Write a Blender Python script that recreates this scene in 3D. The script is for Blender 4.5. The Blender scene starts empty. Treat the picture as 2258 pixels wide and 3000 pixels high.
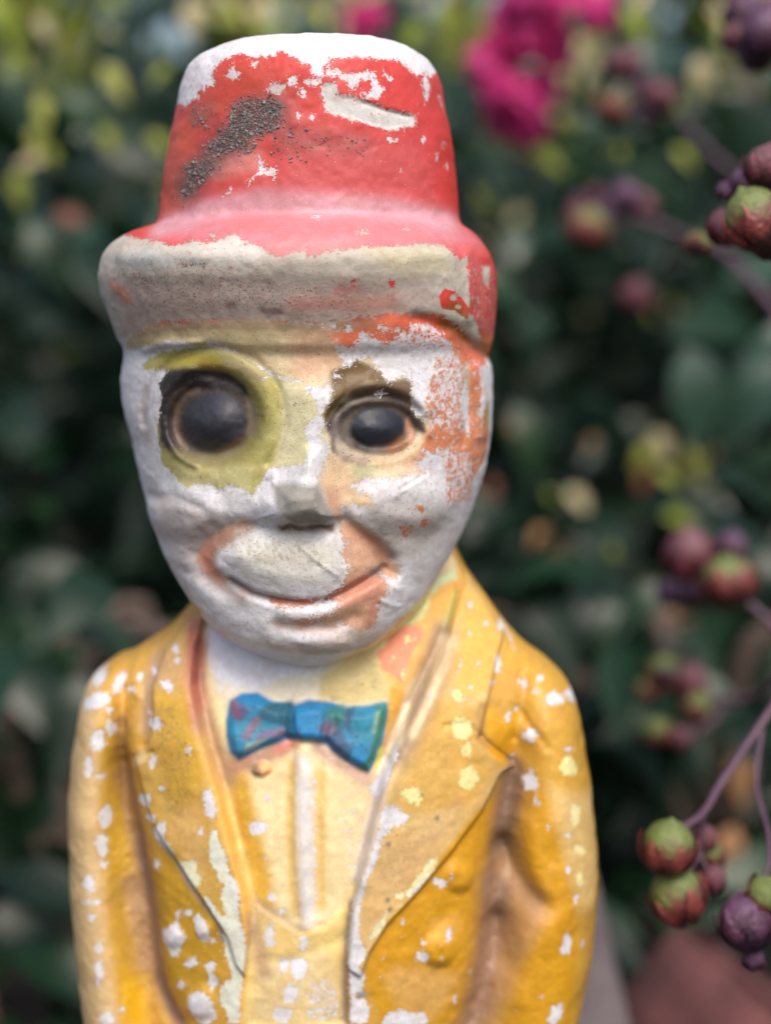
import bpy, math, random
import numpy as np
from mathutils import Vector, Matrix, Euler
R = math.radians
SC = bpy.context.scene
COL = SC.collection
random.seed(7); RNG = np.random.default_rng(7)
# ================================================================ camera
cam_d = bpy.data.cameras.new('camera'); cam = bpy.data.objects.new('camera', cam_d); COL.objects.link(cam)
cam.location = (0.0152, -0.440, 0.321); cam.rotation_euler = (R(90 - 8), 0, 0)
cam_d.sensor_fit = 'VERTICAL'; cam_d.sensor_height = 36; cam_d.sensor_width = 27
cam_d.lens = 18 / math.tan(R(17)); cam_d.clip_start = 0.01; cam_d.clip_end = 200
cam_d.dof.use_dof = True; cam_d.dof.focus_distance = 0.397; cam_d.dof.aperture_fstop = 4.7
SC.camera = cam
# ================================================================ sky, sun, exposure (open shade under a bright sky)
SUN_EL, SUN_AZ = 54, 165         # veiled sun high over the photographer's right shoulder
w = bpy.data.worlds.new('World'); SC.world = w; w.use_nodes = True
nt = w.node_tree; bg = nt.nodes['Background']; sky = nt.nodes.new('ShaderNodeTexSky')
sky.sky_type = 'NISHITA'; sky.sun_disc = False; sky.sun_elevation = R(SUN_EL); sky.sun_rotation = R(SUN_AZ)
sky.air_density = 1.0; sky.dust_density = 5.0; sky.ozone_density = 1.0
nt.links.new(sky.outputs[0], bg.inputs[0]); bg.inputs[1].default_value = 0.15
sun_d = bpy.data.lights.new('sun', 'SUN'); sun = bpy.data.objects.new('sun', sun_d); COL.objects.link(sun)
sun_d.energy = 1.25; sun_d.angle = R(30); sun_d.color = (1.0, 0.95, 0.87)
sd = Vector((math.sin(R(SUN_AZ)) * math.cos(R(SUN_EL)), math.cos(R(SUN_AZ)) * math.cos(R(SUN_EL)), math.sin(R(SUN_EL))))
sun.rotation_euler = sd.to_track_quat('Z', 'Y').to_euler()
SC.view_settings.view_transform = 'Standard'; SC.view_settings.look = 'None'
SC.view_settings.gamma = 1.0; SC.view_settings.exposure = 0.52
SC.cycles.use_denoising = True; SC.cycles.filter_width = 1.15; SC.cycles.use_adaptive_sampling = True; SC.cycles.adaptive_threshold = 0.01
SC.cycles.max_bounces = 4; SC.cycles.glossy_bounces = 2; SC.cycles.diffuse_bounces = 3; SC.cycles.transparent_max_bounces = 8; SC.cycles.sample_clamp_indirect = 6
# ================================================================ helpers
def lin(c):
    c = np.asarray(c, float) / 255.0
    return np.where(c <= 0.04045, c / 12.92, ((c + 0.055) / 1.055) ** 2.4)
def tag(o, label=None, cat=None, group=None, kind=None):
    for k, v in (('label', label), ('category', cat), ('group', group), ('kind', kind)):
        if v: o[k] = v
    return o
def empty(name, loc=(0, 0, 0)):
    o = bpy.data.objects.new(name, None); o.location = loc; o.empty_display_size = 0.02; COL.objects.link(o); return o
def link(name, me, parent=None, mat=None):
    o = bpy.data.objects.new(name, me); COL.objects.link(o)
    if parent: o.parent = parent
    if mat and not me.materials: me.materials.append(mat)
    return o
def mesh(name, v, f, smooth=True):
    me = bpy.data.meshes.new(name); me.from_pydata([tuple(map(float, p)) for p in v], [], [tuple(map(int, q)) for q in f]); me.update()
    if smooth: me.polygons.foreach_set('use_smooth', [True] * len(me.polygons))
    return me
def mat_new(name):
    m = bpy.data.materials.new(name); m.use_nodes = True
    return m, m.node_tree, m.node_tree.nodes['Principled BSDF']
class N:
    """tiny node helper"""
    def __init__(s, t): s.t = t
    def n(s, typ, **k):
        o = s.t.nodes.new('ShaderNode' + typ)
        for a, b in k.items(): setattr(o, a, b)
        return o
    def put(s, sock, v):
        if hasattr(v, 'is_linked') or hasattr(v, 'node'): s.t.links.new(v, sock)
        else: sock.default_value = v
    def math(s, op, a, b=0.0, c=0.0):
        o = s.n('Math', operation=op)
        for i, v in enumerate((a, b, c)): s.put(o.inputs[i], v)
        return o.outputs[0]
    def noise(s, vec, scale, detail=4, rough=0.55, dist=0.0):
        o = s.n('TexNoise'); s.t.links.new(vec, o.inputs['Vector'])
        for k, v in (('Scale', scale), ('Detail', detail), ('Roughness', rough), ('Distortion', dist)): o.inputs[k].default_value = v
        return o.outputs[0]
    def remap(s, v, a, b, c=0.0, d=1.0, smooth=True):
        o = s.n('MapRange', interpolation_type='SMOOTHSTEP' if smooth else 'LINEAR')
        for i, x in enumerate((v, a, b, c, d)): s.put(o.inputs[i], x)
        return o.outputs[0]
    def mix(s, f, a, b, mode='MIX'):
        o = s.n('Mix', data_type='RGBA', blend_type=mode)
        s.put(o.inputs[0], f); s.put(o.inputs[6], a); s.put(o.inputs[7], b)
        return o.outputs[2]
    def attr(s, name, fac=True):
        o = s.n('Attribute'); o.attribute_name = name
        return o.outputs['Fac'] if fac else o.outputs['Color']
def rgba(c): return (*[float(x) for x in lin(c)], 1.0)
# ---------------------------------------------------------------- figurine body (millimetres, front faces -y)
class Loft:
    """stack of elliptical sections: z, centre x, half width, front y, back y; soft flat caps"""
    def __init__(s, rows, kt, kb, sm=1.5):
        r = np.array(sorted(rows), float)
        zz = np.arange(r[0, 0] - 12, r[-1, 0] + 12, 0.5)
        s.z = zz
        k = int(sm / 0.5 * 3); w = np.exp(-0.5 * (np.arange(-k, k + 1) * 0.5 / sm) ** 2); w /= w.sum()
        f = lambda c: np.convolve(np.pad(np.interp(zz, r[:, 0], r[:, c]), k, mode='edge'), w, 'valid')
        s.c, s.a, s.yf, s.yb = f(1), f(2), f(3), f(4)
        s.lo, s.hi, s.kt, s.kb = r[0, 0], r[-1, 0], kt, kb
    def __call__(s, x, y, z):
        i = np.clip((z - s.z[0]) * 2.0, 0, len(s.z) - 1.001)
        i0 = i.astype(np.int32); t = (i - i0).astype(x.dtype)
        g = lambda A: A[i0] * (1 - t) + A[i0 + 1] * t
        c, a, yf, yb = g(s.c), g(s.a), g(s.yf), g(s.yb)
        yc = 0.5 * (yf + yb); b = 0.5 * (yb - yf)
        X = (x - c) / a; Y = (y - yc) / b
        q = np.sqrt(X * X + Y * Y) + 1e-6
        gr = np.sqrt((X / a) ** 2 + (Y / b) ** 2) + 1e-6
        d = q * (q - 1) / gr
        d = smax(d, z - s.hi, s.kt)
        return smax(d, s.lo - z, s.kb)
def smin(a, b, k):
    h = np.clip(0.5 + 0.5 * (b - a) / k, 0, 1)
    return b * (1 - h) + a * h - k * h * (1 - h)
def smax(a, b, k):
    return -smin(-a, -b, k)
def sstep(e0, e1, x):
    t = np.clip((x - e0) / (e1 - e0), 0, 1)
    return t * t * (3 - 2 * t)
def base_parts(x, y, z):
    return [LOFTS[k](x, y, z) for k in ('crown', 'brim', 'head', 'torso', 'arm_a', 'arm_b')]
def base_sdf(x, y, z, parts=None):
    cr, br, hd, to, aa, ab = parts or base_parts(x, y, z)
    d = smin(cr, br, 2.2)
    d = smin(d, hd, 2.0)
    t = smin(smin(to, aa, 5.0), ab, 8.0)
    return smin(d, t, 2.0)
LOFT_ROWS = {"crown": [[[380.16, -2.52, 28.65, -28, 28], [375.8, -3.61, 32.13, -31, 31], [364.24, -3.8, 34.39, -32, 32], [356.1, -3.85, 36.02, -33, 33], [346.74, -4.27, 37.69, -34, 34], [338.51, -4.44, 38.5, -34.5, 34], [332.6, -4.48, 39.3, -35, 35], [323.1, -4.48, 39.84, -35, 35]], 13, 4], "brim": [[[335.2, -4.28, 38.13, -37.5, 34], [334.26, -4.53, 39.58, -39.5, 36], [333.31, -5.37, 42.35, -41.5, 38], [331.89, -6.46, 44.89, -44, 40], [329.52, -7.44, 47.8, -46.5, 42], [326.43, -7.58, 50.14, -48, 43], [321.31, -7.44, 51.24, -48.5, 44], [315.94, -7.0, 50.97, -47, 43], [309.94, -6.13, 49.8, -45, 42], [304.53, -5.44, 48.43, -43, 41], [301.51, -5.28, 47.08, -40, 39]], 3, 4, 0.7], "head": [[[311.14, -4.73, 45.61, -40, 39], [303.93, -5.2, 47.47, -41, 40], [296.68, -5.25, 48.31, -41.5, 40], [289.39, -4.87, 48.24, -42, 40], [280.85, -4.32, 47.39, -42, 40], [272.26, -4.0, 45.68, -42.5, 39], [264.87, -4.05, 43.83, -43, 38], [257.43, -4.52, 41.17, -43, 36], [251.21, -5.18, 38.29, -43, 32], [243.72, -5.1, 34.18, -43, 26], [236.81, -4.96, 29.5, -42, 18], [231.78, -5.05, 24.65, -40.5, 10], [228.37, -4.45, 19.1, -38, 2], [225.58, -4.04, 12.72, -35, -6], [223.81, -3.43, 7.76, -32, -12]], 4, 7], "torso": [[[251.84, 1.47, 30.9, -8, 30], [248.09, 1.52, 32.84, -12, 31], [242.46, 1.93, 35.19, -17, 32], [236.19, 3.32, 38.53, -22, 33], [228.62, 2.74, 44.64, -26, 33], [223.55, 1.54, 50.61, -28, 33], [219.11, 0.09, 55.84, -30, 33], [213.38, -0.37, 60.11, -32, 33], [205.7, -1.03, 60.25, -35, 33], [196.7, -2.14, 58.35, -37, 33], [183.76, -2.71, 56.82, -39, 33], [164.15, -2.51, 54.07, -41, 33], [144.3, -2.49, 51.98, -42, 33], [115.84, -3.22, 47.61, -42, 33], [99.79, -3.5, 46.1, -42, 33]], 3, 1], "arm_a": [[[219.11, -55.68, 5.91, -14, 17], [213.38, -57.18, 7.29, -19, 19], [206.99, -58.32, 8.05, -22, 20], [194.12, -60.12, 8.58, -23, 20], [183.76, -60.92, 8.93, -24, 20], [170.71, -60.72, 9.21, -25, 20], [157.56, -59.76, 9.76, -26, 20], [144.3, -58.21, 10.5, -27, 20], [130.94, -56.21, 11.31, -28, 20], [115.84, -53.84, 12.0, -29, 20], [99.79, -51.85, 11.93, -29, 20]], 8, 1], "arm_b": [[[218.47, 54.07, 6.22, -15, 17], [213.38, 55.5, 8.22, -19, 19], [206.99, 56.7, 9.99, -23, 20], [196.7, 57.15, 11.58, -25, 20], [183.76, 57.57, 12.76, -27, 20], [170.71, 57.36, 14.45, -28, 20], [157.56, 56.96, 15.46, -29, 20], [144.3, 55.79, 15.97, -30, 20], [130.94, 53.33, 16.22, -31, 20], [115.84, 49.78, 16.3, -32, 20], [99.79, 46.15, 15.8, -32, 20]], 8, 1]}
FEATURES = [
["disp_poly",[[-13.1,287.7],[-13.3,285.7],[-13.8,283.7],[-14.6,281.8],[-15.8,280.1],[-17.2,278.5],[-18.8,277.2],[-20.6,276.1],[-22.6,275.3],[-24.7,274.8],[-26.8,274.6],[-29.0,274.7],[-31.1,275.1],[-33.1,275.9],[-35.0,276.9],[-36.6,278.2],[-38.0,279.8],[-39.0,281.6],[-39.7,283.5],[-40.0,285.6],[-39.9,287.7],[-39.4,289.8],[-38.7,291.9],[-37.5,293.8],[-36.1,295.5],[-34.5,297.0],[-32.7,298.2],[-30.7,299.1],[-28.6,299.8],[-26.5,300.0],[-24.4,300.0],[-22.3,299.6],[-20.4,299.0],[-18.6,298.0],[-17.0,296.7],[-15.6,295.2],[-14.5,293.5],[-13.7,291.7],[-13.3,289.7]],{"amp":-2.7,"w":4.0}],
["disp_stroke",[[-11.3,287.7],[-11.5,285.5],[-12.1,283.2],[-13.0,281.1],[-14.2,279.2],[-15.8,277.4],[-17.6,275.9],[-19.6,274.7],[-21.8,273.8],[-24.1,273.2],[-26.4,273.0],[-28.8,273.1],[-31.2,273.6],[-33.4,274.5],[-35.5,275.6],[-37.3,277.1],[-38.8,278.9],[-39.9,280.9],[-40.7,283.1],[-41.0,285.4],[-40.9,287.8],[-40.4,290.2],[-39.5,292.4],[-38.3,294.6],[-36.7,296.5],[-34.9,298.2],[-32.9,299.5],[-30.7,300.6],[-28.4,301.3],[-26.1,301.6],[-23.7,301.5],[-21.5,301.1],[-19.3,300.4],[-17.3,299.3],[-15.6,297.8],[-14.1,296.2],[-12.9,294.3],[-12.0,292.2],[-11.5,290.0],[-11.3,287.7]],{"amp":0.6,"w":1.7}],
["disp_stroke",[[-45.2,284.6],[-45.1,286.4],[-44.9,288.2],[-44.5,290.0],[-43.9,291.8],[-43.1,293.4],[-42.1,295.1],[-41.0,296.6],[-39.8,298.0],[-38.4,299.3],[-37.0,300.4],[-35.4,301.4],[-33.7,302.3],[-32.0,303.0],[-30.2,303.6],[-28.4,304.0],[-26.6,304.2],[-24.8,304.2],[-23.1,304.1],[-21.4,303.7],[-19.8,303.2],[-18.3,302.6],[-16.8,301.8],[-15.4,300.8],[-14.1,299.8],[-12.9,298.6],[-11.9,297.3],[-11.0,295.9],[-10.2,294.4],[-9.7,292.8],[-9.2,291.2],[-9.0,289.5],[-8.9,287.9],[-9.0,286.2],[-9.2,284.5],[-9.7,282.9],[-10.3,281.3],[-11.0,279.8],[-11.9,278.3],[-12.9,277.0]],{"amp":-0.8,"w":0.8}],
["disp_stroke",[[-31.2,275.9],[-32.0,276.2],[-32.7,276.4],[-33.4,276.8],[-34.0,277.1],[-34.7,277.6],[-35.3,278.0],[-35.8,278.5],[-36.3,279.1],[-36.8,279.6],[-37.2,280.3],[-37.6,280.9],[-37.9,281.6],[-38.1,282.3],[-38.3,283.0],[-38.4,283.7],[-38.5,284.5],[-38.5,285.2],[-38.4,286.0],[-38.3,286.8],[-38.1,287.5],[-37.9,288.3],[-37.6,289.0],[-37.3,289.7],[-36.9,290.4],[-36.5,291.1],[-36.0,291.7],[-35.5,292.3],[-34.9,292.9],[-34.3,293.4],[-33.7,293.9],[-33.1,294.3],[-32.4,294.7],[-31.7,295.1],[-30.9,295.4],[-30.2,295.7],[-29.4,295.9],[-28.7,296.0],[-27.9,296.1],[-27.1,296.2]],{"amp":0.8,"w":0.7}],
["disp_poly",[[-17.7,286.3],[-18.0,284.6],[-18.6,283.0],[-19.6,281.5],[-20.9,280.2],[-22.5,279.2],[-24.3,278.6],[-26.2,278.3],[-28.2,278.4],[-30.0,278.9],[-31.6,279.7],[-33.0,280.9],[-34.0,282.3],[-34.7,283.9],[-34.8,285.7],[-34.6,287.4],[-33.9,289.1],[-32.8,290.6],[-31.4,291.9],[-29.7,292.9],[-27.9,293.5],[-26.0,293.8],[-24.1,293.6],[-22.4,293.1],[-20.8,292.2],[-19.5,291.0],[-18.5,289.6],[-17.9,288.0]],{"amp":2.9,"w":7.0}],
["disp_poly",[[26.0,285.2],[25.7,283.1],[24.7,281.1],[23.1,279.4],[21.0,278.1],[18.5,277.1],[15.8,276.5],[12.9,276.4],[10.1,276.7],[7.3,277.5],[4.9,278.7],[2.9,280.2],[1.4,281.9],[0.4,283.9],[0.1,286.0],[0.5,288.1],[1.4,290.0],[2.9,291.7],[5.0,293.2],[7.4,294.2],[10.1,294.9],[12.9,295.1],[15.8,294.7],[18.5,294.0],[21.0,292.8],[23.1,291.2],[24.7,289.4],[25.6,287.3]],{"amp":-2.3,"w":3.0}],
["disp_stroke",[[23.4,284.5],[23.2,283.5],[22.8,282.4],[22.2,281.5],[21.3,280.6],[20.2,279.8],[19.0,279.2],[17.6,278.7],[16.0,278.4],[14.5,278.3],[12.8,278.3],[11.3,278.5],[9.7,278.8],[8.3,279.3],[7.0,280.0],[5.8,280.7],[4.8,281.6],[4.1,282.6],[3.6,283.6],[3.4,284.6],[3.4,285.7],[3.6,286.8],[4.1,287.8],[4.9,288.7],[5.8,289.5],[7.0,290.3],[8.3,290.8],[9.7,291.3],[11.3,291.5],[12.9,291.6],[14.5,291.5],[16.0,291.3],[17.5,290.9],[19.0,290.3],[20.2,289.5],[21.3,288.7],[22.2,287.7],[22.8,286.7],[23.2,285.6],[23.4,284.5]],{"amp":1.1,"w":0.8}],
["disp_poly",[[19.8,284.6],[19.7,283.5],[19.2,282.4],[18.4,281.5],[17.3,280.7],[16.0,280.1],[14.6,279.8],[13.1,279.7],[11.7,279.9],[10.3,280.3],[9.0,281.0],[8.0,281.8],[7.2,282.8],[6.7,283.9],[6.5,285.0],[6.7,286.2],[7.2,287.2],[8.0,288.2],[9.0,289.0],[10.3,289.5],[11.7,289.9],[13.1,290.0],[14.6,289.8],[16.0,289.4],[17.3,288.7],[18.4,287.9],[19.2,286.9],[19.7,285.8]],{"amp":2.4,"w":5.0}],
["disp_stroke",[[2.2,291.8],[7.2,295.4],[13.8,296.4],[20.5,294.2],[25.1,289.0]],{"amp":0.9,"w":1.5}],
["disp_stroke",[[23.3,286.8],[25.6,283.3]],{"amp":0.7,"w":1.0}],
["disp_stroke",[[-1.8,292.4],[-1.4,284.7],[-2.5,276.9],[-4.5,270.3]],{"amp":2.0,"w":3.2}],
["disp_poly",[[-3.9,281.4],[0.0,280.8],[3.0,272.5],[4.7,263.7],[1.2,261.4],[-3.1,261.8],[-6.2,260.5],[-10.6,260.7],[-16.5,262.7],[-14.8,269.0],[-9.2,274.7]],{"amp":5.6,"w":5.6,"e":0.5}],
["disp_poly",[[-10.6,271.8],[-6.1,274.5],[-0.3,274.1],[2.7,270.0],[4.7,264.0],[1.2,261.4],[-3.0,262.1],[-6.2,260.7],[-10.2,260.9],[-12.6,263.8]],{"amp":1.5,"w":3.0,"e":0.3}],
["disp_stroke",[[-16.5,263.6],[-15.1,266.6],[-12.3,268.2]],{"amp":1.0,"w":1.4}],
["disp_stroke",[[-13.5,260.1],[-6.2,259.9],[3.8,260.6]],{"amp":-0.4,"w":0.9}],
["disp_poly",[[-9.2,271.2],[-0.6,271.6],[3.4,263.8],[-4.5,262.7],[-8.4,263.6]],{"amp":0.9,"w":2.5}],
["disp_stroke",[[-8.6,261.4],[-7.5,262.7],[-6.2,261.4]],{"amp":-1.6,"w":0.8}],
["disp_stroke",[[-2.6,261.2],[-0.6,261.8],[1.4,261.1]],{"amp":-1.2,"w":0.7}],
["disp_poly",[[-24.3,253.8],[-22.1,257.7],[-15.1,260.1],[-6.2,260.7],[2.7,260.0],[6.6,255.5],[8.2,251.4],[5.4,247.4],[-0.7,244.4],[-8.5,244.7],[-15.3,246.2],[-21.0,249.5]],{"amp":2.1,"w":6.0,"e":1.2}],
["disp_stroke",[[-16.8,262.0],[-22.0,260.2],[-27.8,256.7],[-30.1,252.6],[-28.8,248.1],[-24.5,245.9]],{"amp":-2.3,"w":2.2}],
["disp_stroke",[[5.1,262.6],[8.8,259.4],[12.9,256.1],[15.8,251.9],[16.3,248.9]],{"amp":-2.2,"w":1.7}],
["disp_stroke",[[8.2,255.4],[11.6,252.3],[11.5,249.4]],{"amp":-1.2,"w":3.0}],
["disp_stroke",[[-22.3,247.3],[-17.1,244.7],[-10.8,243.4],[-4.1,242.6],[0.4,243.0],[4.8,244.6],[9.9,247.0],[14.7,249.8]],{"amp":-1.9,"w":0.75}],
["disp_stroke",[[-8.6,240.5],[-0.8,240.0],[5.9,242.2],[12.9,246.1]],{"amp":0.6,"w":1.5}],
["disp_stroke",[[-10.9,237.3],[-4.2,236.5],[2.5,237.0],[7.6,238.6]],{"amp":-1.0,"w":1.4}],
["disp_poly",[[7.5,232.3],[6.7,230.7],[4.5,229.5],[1.3,229.0],[-2.2,229.2],[-5.3,230.1],[-7.5,231.5],[-8.2,233.1],[-7.4,234.8],[-5.1,236.1],[-2.0,236.7],[1.5,236.6],[4.6,235.7],[6.8,234.1]],{"amp":1.0,"w":3.5}],
["disp_poly",[[-22.6,264.8],[-23.7,261.0],[-26.9,257.8],[-31.7,255.5],[-37.3,254.5],[-43.6,254.0],[-46.8,257.0],[-48.1,260.7],[-46.6,264.9],[-41.7,269.5],[-36.5,272.0],[-31.2,272.5],[-26.7,271.1],[-23.6,268.4]],{"amp":1.5,"w":6}],
["disp_poly",[[34.1,264.8],[32.8,260.4],[29.0,257.6],[23.5,256.6],[17.7,257.3],[12.5,259.6],[8.9,263.2],[7.7,267.3],[9.0,271.4],[12.5,274.6],[17.7,276.2],[23.4,275.8],[28.8,273.5],[32.6,269.5]],{"amp":2.2,"w":6.5}],
["disp_stroke",[[-43.6,265.7],[-36.5,266.9],[-30.3,264.8],[-27.3,261.6]],{"amp":-0.7,"w":1.2}],
["disp_stroke",[[-34.7,265.4],[-30.3,263.8],[-28.5,262.9]],{"amp":0.6,"w":1.0}],
["disp_stroke",[[32.5,305.0],[35.7,299.0],[35.9,288.7],[34.5,279.6]],{"amp":-0.5,"w":0.9}],
["disp_stroke",[[39.2,298.7],[40.1,290.5],[39.6,281.2]],{"amp":0.8,"w":1.2}],
["disp_stroke",[[22.7,311.1],[31.9,308.2],[36.8,303.8],[40.6,300.3]],{"amp":-1.3,"w":1.2}],
["disp_stroke",[[35.3,326.9],[36.2,319.6],[35.6,310.6]],{"amp":0.8,"w":1.0}],
["disp_stroke",[[-48.2,325.5],[-24.9,325.9],[-6.8,324.7],[17.0,325.3],[31.2,326.1]],{"amp":0.7,"w":1.8}],
["disp_stroke",[[-44.7,318.7],[-18.8,319.4],[5.0,317.6],[26.2,318.2]],{"amp":-0.5,"w":2.2}],
["disp_poly",[[0.0,366.1],[3.1,366.6],[3.7,364.0],[8.4,363.3],[12.1,362.3],[16.4,360.7],[22.3,359.9],[21.7,357.7],[16.4,356.2],[10.9,357.3],[4.8,359.0],[1.9,359.5],[0.4,362.2]],{"amp":-0.35,"w":0.5}],
["disp_stroke",[[9.9,362.2],[14.5,360.7],[20.4,359.7]],{"amp":-0.5,"w":0.4}],
["disp_stroke",[[-5.6,257.7],[-2.4,254.7],[0.6,252.3],[3.7,249.7]],{"amp":0.35,"w":0.35}],
["disp_stroke",[[17.6,268.8],[21.2,271.3],[25.4,272.5]],{"amp":0.3,"w":0.6}],
["disp_stroke",[[18.8,270.2],[23.6,272.6]],{"amp":-0.5,"w":0.35}],
["disp_stroke",[[-13.1,273.5],[-11.9,275.3],[-11.3,271.8]],{"amp":0.5,"w":0.5}],
["disp_stroke",[[14.0,242.6],[16.4,240.9],[18.2,240.1]],{"amp":0.3,"w":0.5}],
["disp_stroke",[[15.2,247.5],[17.6,245.2],[18.8,244.4]],{"amp":0.3,"w":0.5}],
["disp_stroke",[[24.0,310.2],[36.5,306.9]],{"amp":0.0,"w":0.5}],
["disp_stroke",[[-44.4,303.0],[-38.6,304.8],[-28.9,305.3]],{"amp":0.5,"w":0.7}],
["disp_poly",[[-28.3,254.6],[-30.7,239.4],[-33.6,226.1],[-33.6,218.1],[-30.3,205.4],[-26.6,194.4],[-23.1,180.9],[-19.8,168.3],[-18.7,160.2],[-19.7,148.1],[-20.9,132.0],[5.4,133.0],[5.1,148.8],[6.5,163.0],[8.9,174.5],[11.8,185.9],[14.6,197.2],[18.2,206.0],[24.0,215.5],[29.7,225.9],[34.2,236.9],[34.6,242.7],[32.3,250.8]],{"amp":-2.6,"w":2.0,"e":1.0,"L":1}],
["disp_stroke",[[-32.8,226.2],[-32.9,218.1],[-29.6,205.4],[-25.7,194.5],[-22.1,181.0]],{"amp":-1.3,"w":1.5,"L":1}],
["disp_stroke",[[30.1,228.5],[24.9,218.7],[19.3,209.2],[15.5,200.5]],{"amp":-2.0,"w":1.8,"L":1}],
["disp_stroke",[[15.5,200.5],[12.4,190.5],[9.4,178.0],[6.5,165.3],[4.7,148.8],[5.0,135.2]],{"amp":-1.0,"w":0.9,"L":1}],
["disp_stroke",[[30.9,224.2],[26.0,214.9],[20.7,205.9],[16.6,197.1],[12.8,184.7],[9.7,172.1]],{"amp":1.0,"w":1.6,"L":1}],
["disp_poly",[[-33.6,226.1],[-33.6,218.1],[-30.3,205.4],[-26.6,194.4],[-23.1,180.9],[-20.0,168.3],[-18.7,159.0],[-20.0,146.9],[-22.6,150.2],[-24.6,157.1],[-30.6,165.3],[-37.9,174.8],[-44.2,183.2],[-47.0,191.5],[-49.1,198.2],[-45.7,202.1],[-44.0,208.3],[-44.7,216.8],[-42.0,224.8],[-30.1,239.6]],{"amp":1.5,"w":0.8,"e":0.4,"L":1}],
["disp_poly",[[33.6,237.0],[29.7,225.9],[24.0,215.5],[18.2,206.0],[14.6,197.2],[11.8,185.9],[8.9,174.5],[6.5,163.0],[5.4,150.0],[8.9,147.4],[11.4,153.8],[15.8,160.6],[23.1,167.7],[32.7,177.8],[39.7,185.8],[44.9,194.4],[48.0,195.6],[38.9,204.7],[40.3,210.3],[43.4,221.2],[46.1,227.9],[41.6,235.9],[37.3,241.8]],{"amp":1.7,"w":0.8,"e":0.4,"L":1}],
["disp_stroke",[[38.9,205.1],[43.3,200.8],[47.1,196.6]],{"amp":-0.8,"w":0.6,"L":1}],
["disp_stroke",[[30.1,209.1],[36.0,209.1],[39.6,205.3]],{"amp":-0.5,"w":0.5,"L":1}],
["disp_stroke",[[-49.1,198.2],[-44.1,201.2]],{"amp":-0.8,"w":0.6,"L":1}],
["disp_stroke",[[-49.5,222.8],[-49.9,218.3],[-48.9,214.1]],{"amp":0.6,"w":1.0,"L":1}],
["disp_stroke",[[-44.4,222.9],[-46.6,216.1],[-46.6,207.7],[-46.9,202.3]],{"amp":-0.9,"w":1.2,"L":1}],
["disp_stroke",[[-53.0,213.8],[-52.9,206.9],[-53.1,199.4]],{"amp":-1.2,"w":1.4,"L":1}],
["disp_stroke",[[-52.5,195.2],[-51.6,188.9],[-49.3,178.2],[-47.2,167.1],[-45.8,155.8],[-45.1,146.3],[-43.2,137.7],[-40.0,132.2],[-38.4,130.2]],{"amp":-3.2,"w":2.4,"L":1}],
["disp_stroke",[[49.1,199.5],[47.3,191.2],[45.1,178.4],[43.6,163.5],[42.3,149.5],[40.3,137.8],[37.1,128.5]],{"amp":-1.5,"w":3.0,"L":1}],
["disp_stroke",[[45.6,174.6],[48.8,169.3],[52.2,164.1],[55.8,160.9]],{"amp":-2.0,"w":2.2,"L":1}],
["disp_stroke",[[44.8,154.0],[46.2,145.0]],{"amp":-1.6,"w":3.0,"L":1}],
["disp_stroke",[[50.9,182.4],[53.1,173.8],[55.7,165.1]],{"amp":0.8,"w":2.0,"L":1}],
["disp_stroke",[[57.6,158.7],[53.1,148.8],[48.8,136.8]],{"amp":1.4,"w":3.2,"L":1}],
["disp_stroke",[[49.1,210.4],[53.0,205.8],[56.6,201.6]],{"amp":-0.5,"w":0.8,"L":1}],
["disp_stroke",[[51.0,218.3],[50.7,212.0],[48.6,203.3]],{"amp":-0.9,"w":1.2,"L":1}],
["disp_poly",[[-25.0,210.1],[-24.0,214.7],[-21.2,216.5],[-17.0,216.8],[-13.0,214.9],[-8.5,214.3],[-4.2,215.5],[0.4,215.1],[5.1,213.8],[10.3,213.9],[15.4,214.8],[15.8,212.7],[14.7,206.2],[13.5,201.8],[11.0,198.0],[8.0,199.3],[4.0,201.8],[-0.1,205.2],[-3.3,206.0],[-6.4,206.0],[-10.3,206.0],[-16.3,203.6],[-21.5,200.8],[-23.8,202.5],[-24.8,206.3]],{"amp":2.7,"w":2.6,"e":0.4,"L":1}],
["disp_poly",[[-8.1,215.3],[-0.2,215.3],[0.1,210.8],[-1.2,205.8],[-6.1,205.8],[-8.0,209.7]],{"amp":1.3,"w":1.2,"L":1}],
["disp_stroke",[[-9.7,213.9],[-10.3,209.6],[-9.3,206.4]],{"amp":-0.9,"w":0.9,"L":1}],
["disp_stroke",[[1.7,214.0],[2.0,209.7],[0.8,205.4]],{"amp":-0.9,"w":0.9,"L":1}],
["disp_stroke",[[-22.3,210.2],[-16.4,209.6],[-11.1,209.4]],{"amp":-0.7,"w":1.6,"L":1}],
["disp_stroke",[[13.8,208.4],[9.1,208.0],[3.4,209.2]],{"amp":-0.7,"w":1.6,"L":1}],
["disp_poly",[[-13.1,198.9],[-13.4,198.0],[-14.2,197.3],[-15.3,196.8],[-16.5,196.8],[-17.6,197.1],[-18.4,197.8],[-18.7,198.7],[-18.4,199.5],[-17.7,200.3],[-16.5,200.7],[-15.3,200.8],[-14.2,200.4],[-13.4,199.7]],{"amp":1.5,"w":1.6,"L":1}],
["disp_stroke",[[-8.2,203.7],[-8.6,190.8],[-8.4,177.0],[-7.0,162.0]],{"amp":-0.8,"w":0.9,"L":1}],
["disp_stroke",[[-5.3,203.7],[-5.1,188.5],[-4.9,174.8],[-4.2,159.6]],{"amp":0.7,"w":1.3,"L":1}],
["disp_stroke",[[-1.2,202.1],[-1.4,188.6],[-1.4,172.5],[-1.2,163.2]],{"amp":-0.5,"w":0.9,"L":1}],
["disp_stroke",[[-18.0,195.0],[-16.2,177.9],[-12.8,166.4]],{"amp":0.5,"w":2.5,"L":1}],
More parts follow.
